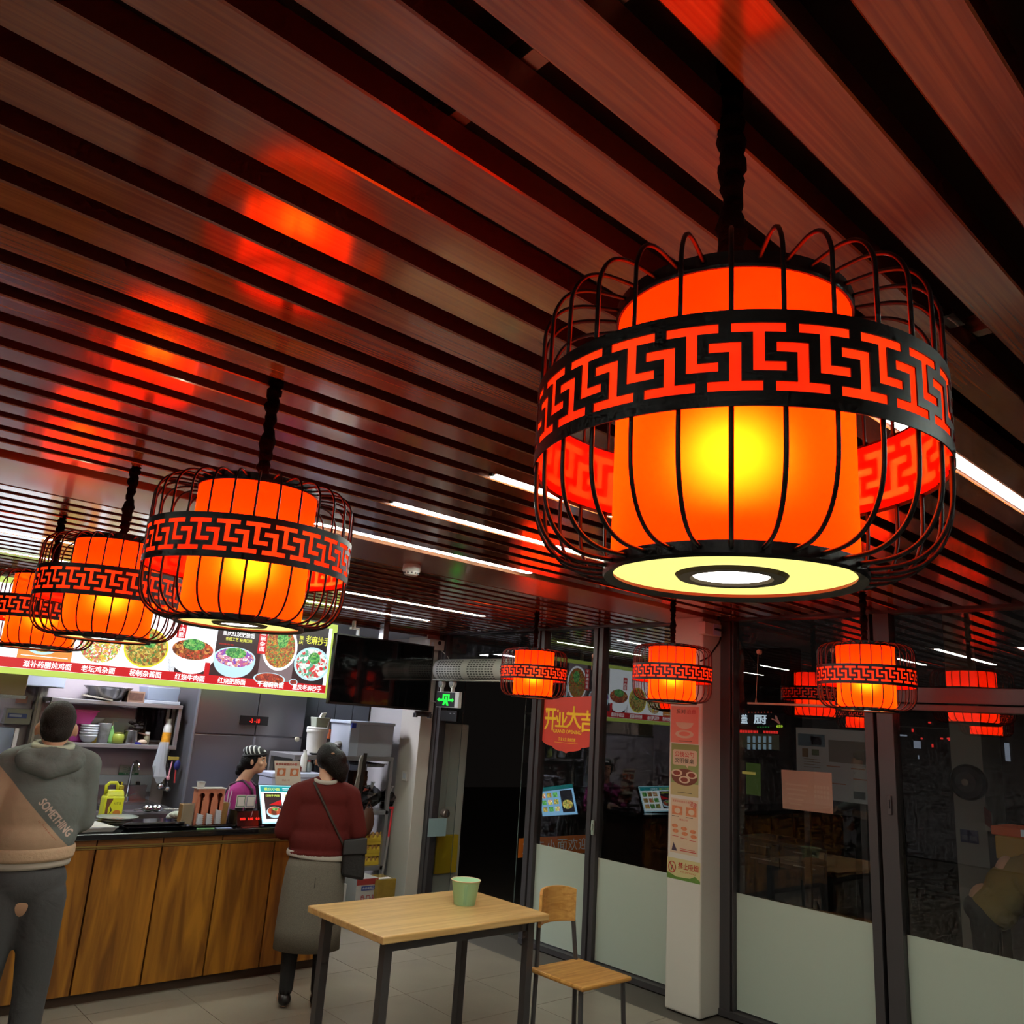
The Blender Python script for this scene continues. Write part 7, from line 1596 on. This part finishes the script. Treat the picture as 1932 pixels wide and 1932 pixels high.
# low table built outside behind the wide pane
y0, y1, z0, z1 = osp(1388, 1640, 1575, 1676, 7.2)
ot = thing('outdoor_table', 'low pale table standing outside behind the wide pane', 'table', (6.9, 4.0, 0)); c = at_z(1480, 1660, .45); box('table_top', (6.0, 3.1, .42), (6.8, 4.1, .46), mat('ot_top', '4f4630', .6), ot); 
for x in (6.06, 6.7):
    for y in (3.15, 4.0): box('leg', (x, y, -.02), (x+.04, y+.04, .42), M_frame, ot)
ks = thing('outdoor_kiosk', 'dim steel cart with two rows of drawers outside the wide pane', 'cart', (7.8, 4.4, 0)); yA, yB_, zA, zB = osp(1390, 1590, 1560, 1650, 8.2)  # room counter reflected in the pane, built as a cart behind it
box('cart_body', (8.2, yB_, 0), (8.8, yA, zB), mat('cart_steel', '3e3f3e', .35, metal=.3), ks)
for i in range(2):
    for j in range(2): ya2 = yA-(yA-yB_)*(.08+.48*i); zd = zA+(zB-zA)*(.15+.42*j); box('drawer', (8.185, ya2-(yA-yB_)*.42, zd), (8.2, ya2, zd+(zB-zA)*.34), mat('cart_drawer', '454746', .35, metal=.3), ks); box('handle', (8.17, ya2-(yA-yB_)*.33, zd+(zB-zA)*.2), (8.186, ya2-(yA-yB_)*.1, zd+(zB-zA)*.23), mat('cart_handle', '8d8f8d', .3, metal=.6), ks)

# ordering screen's reflection in the pane, built as a lit panel outside
A = at_x(1016, 1487, 6.5); B = at_x(1063, 1487, 6.35); Cc = at_x(1024, 1540, 6.45); D_ = at_x(1090, 1536, 6.2)
mt = thing('menu_tablet', 'small lit menu screen behind the pane below the red poster', 'screen', Cc)
u_ = (D_-Cc); wT = u_.length; u_.normalize(); v_ = A-Cc; v_ = v_-u_*v_.dot(u_)*.0; hT = v_.length; v_.normalize()
pT = Panel(Cc, u_, v_, mt); M_tb = glow('tablet_blue', '8fc0e8', .8); M_tt2 = glow('tablet_teal', '1a6a6a', .8); M_td = glow('tablet_dark', '2c2a30', .7)
pT.rect('casing', -.006, -.006, wT+.006, hT+.006, M_dark, -.001, .012); pT.rect('page', 0, 0, wT, hT*.86, M_tb, .001); pT.rect('header', 0, hT*.87, wT, hT, M_tt2, .001); pT.rect('dish_card', wT*.62, hT*.08, wT*.95, hT*.82, M_td, .002); pT.disc('printed_bowl', wT*.78, hT*.34, wT*.14, hT*.15, M_noodle, .003)
for i in range(3):
    for j in range(3): pT.rect('dish_tile', wT*(.05+.18*i), hT*(.14+.24*j), wT*(.18+.18*i), hT*(.30+.24*j), (M_noodle, M_greens, M_mix)[(i+j) % 3], .002)
G().tube([Cc+u_*wT*.5+Vector((.03, .03, -.01)), (Cc.x+.1, Cc.y, -.02)], .012, 8).mk('stand_pole', M_frame, mt)
# kitchen lights, hidden from view by the menu board
for x, nm in ((.9, 'left'), (2.3, 'middle'), (3.7, 'right')):
    t = thing('ceiling_light', 'kitchen ceiling light panel behind the menu board, '+nm+' one', 'light', (x, 7.5, 2.53)); box('housing', (x-.32, 7.28, 2.535), (x+.32, 7.72, 2.56), M_white, t); box('diffuser', (x-.30, 7.30, 2.53), (x+.30, 7.70, 2.5345), glow('panel_led', 'eef2ff', 55.0), t)

# added fill lamp, out of view above the glass wall, brightens what stands outside
st(box('trim_5', (5.22, -4.0, 2.75), (5.32, 8.3, 3.6), mat('facade_upper', '4a4642', .7)))
slp = thing('eaves_lamp', 'lamp on a short arm over the glass wall outside', 'lamp', (6.0, 4.3, 3.2)); box('lamp_arm', (5.32, 4.27, 3.24), (6.05, 4.33, 3.29), M_frame, slp)
box('lamp_lens', (5.85, 4.2, 3.2), (6.15, 4.4, 3.238), glow('eaves_lens', 'ffe2b8', 16.0), slp)
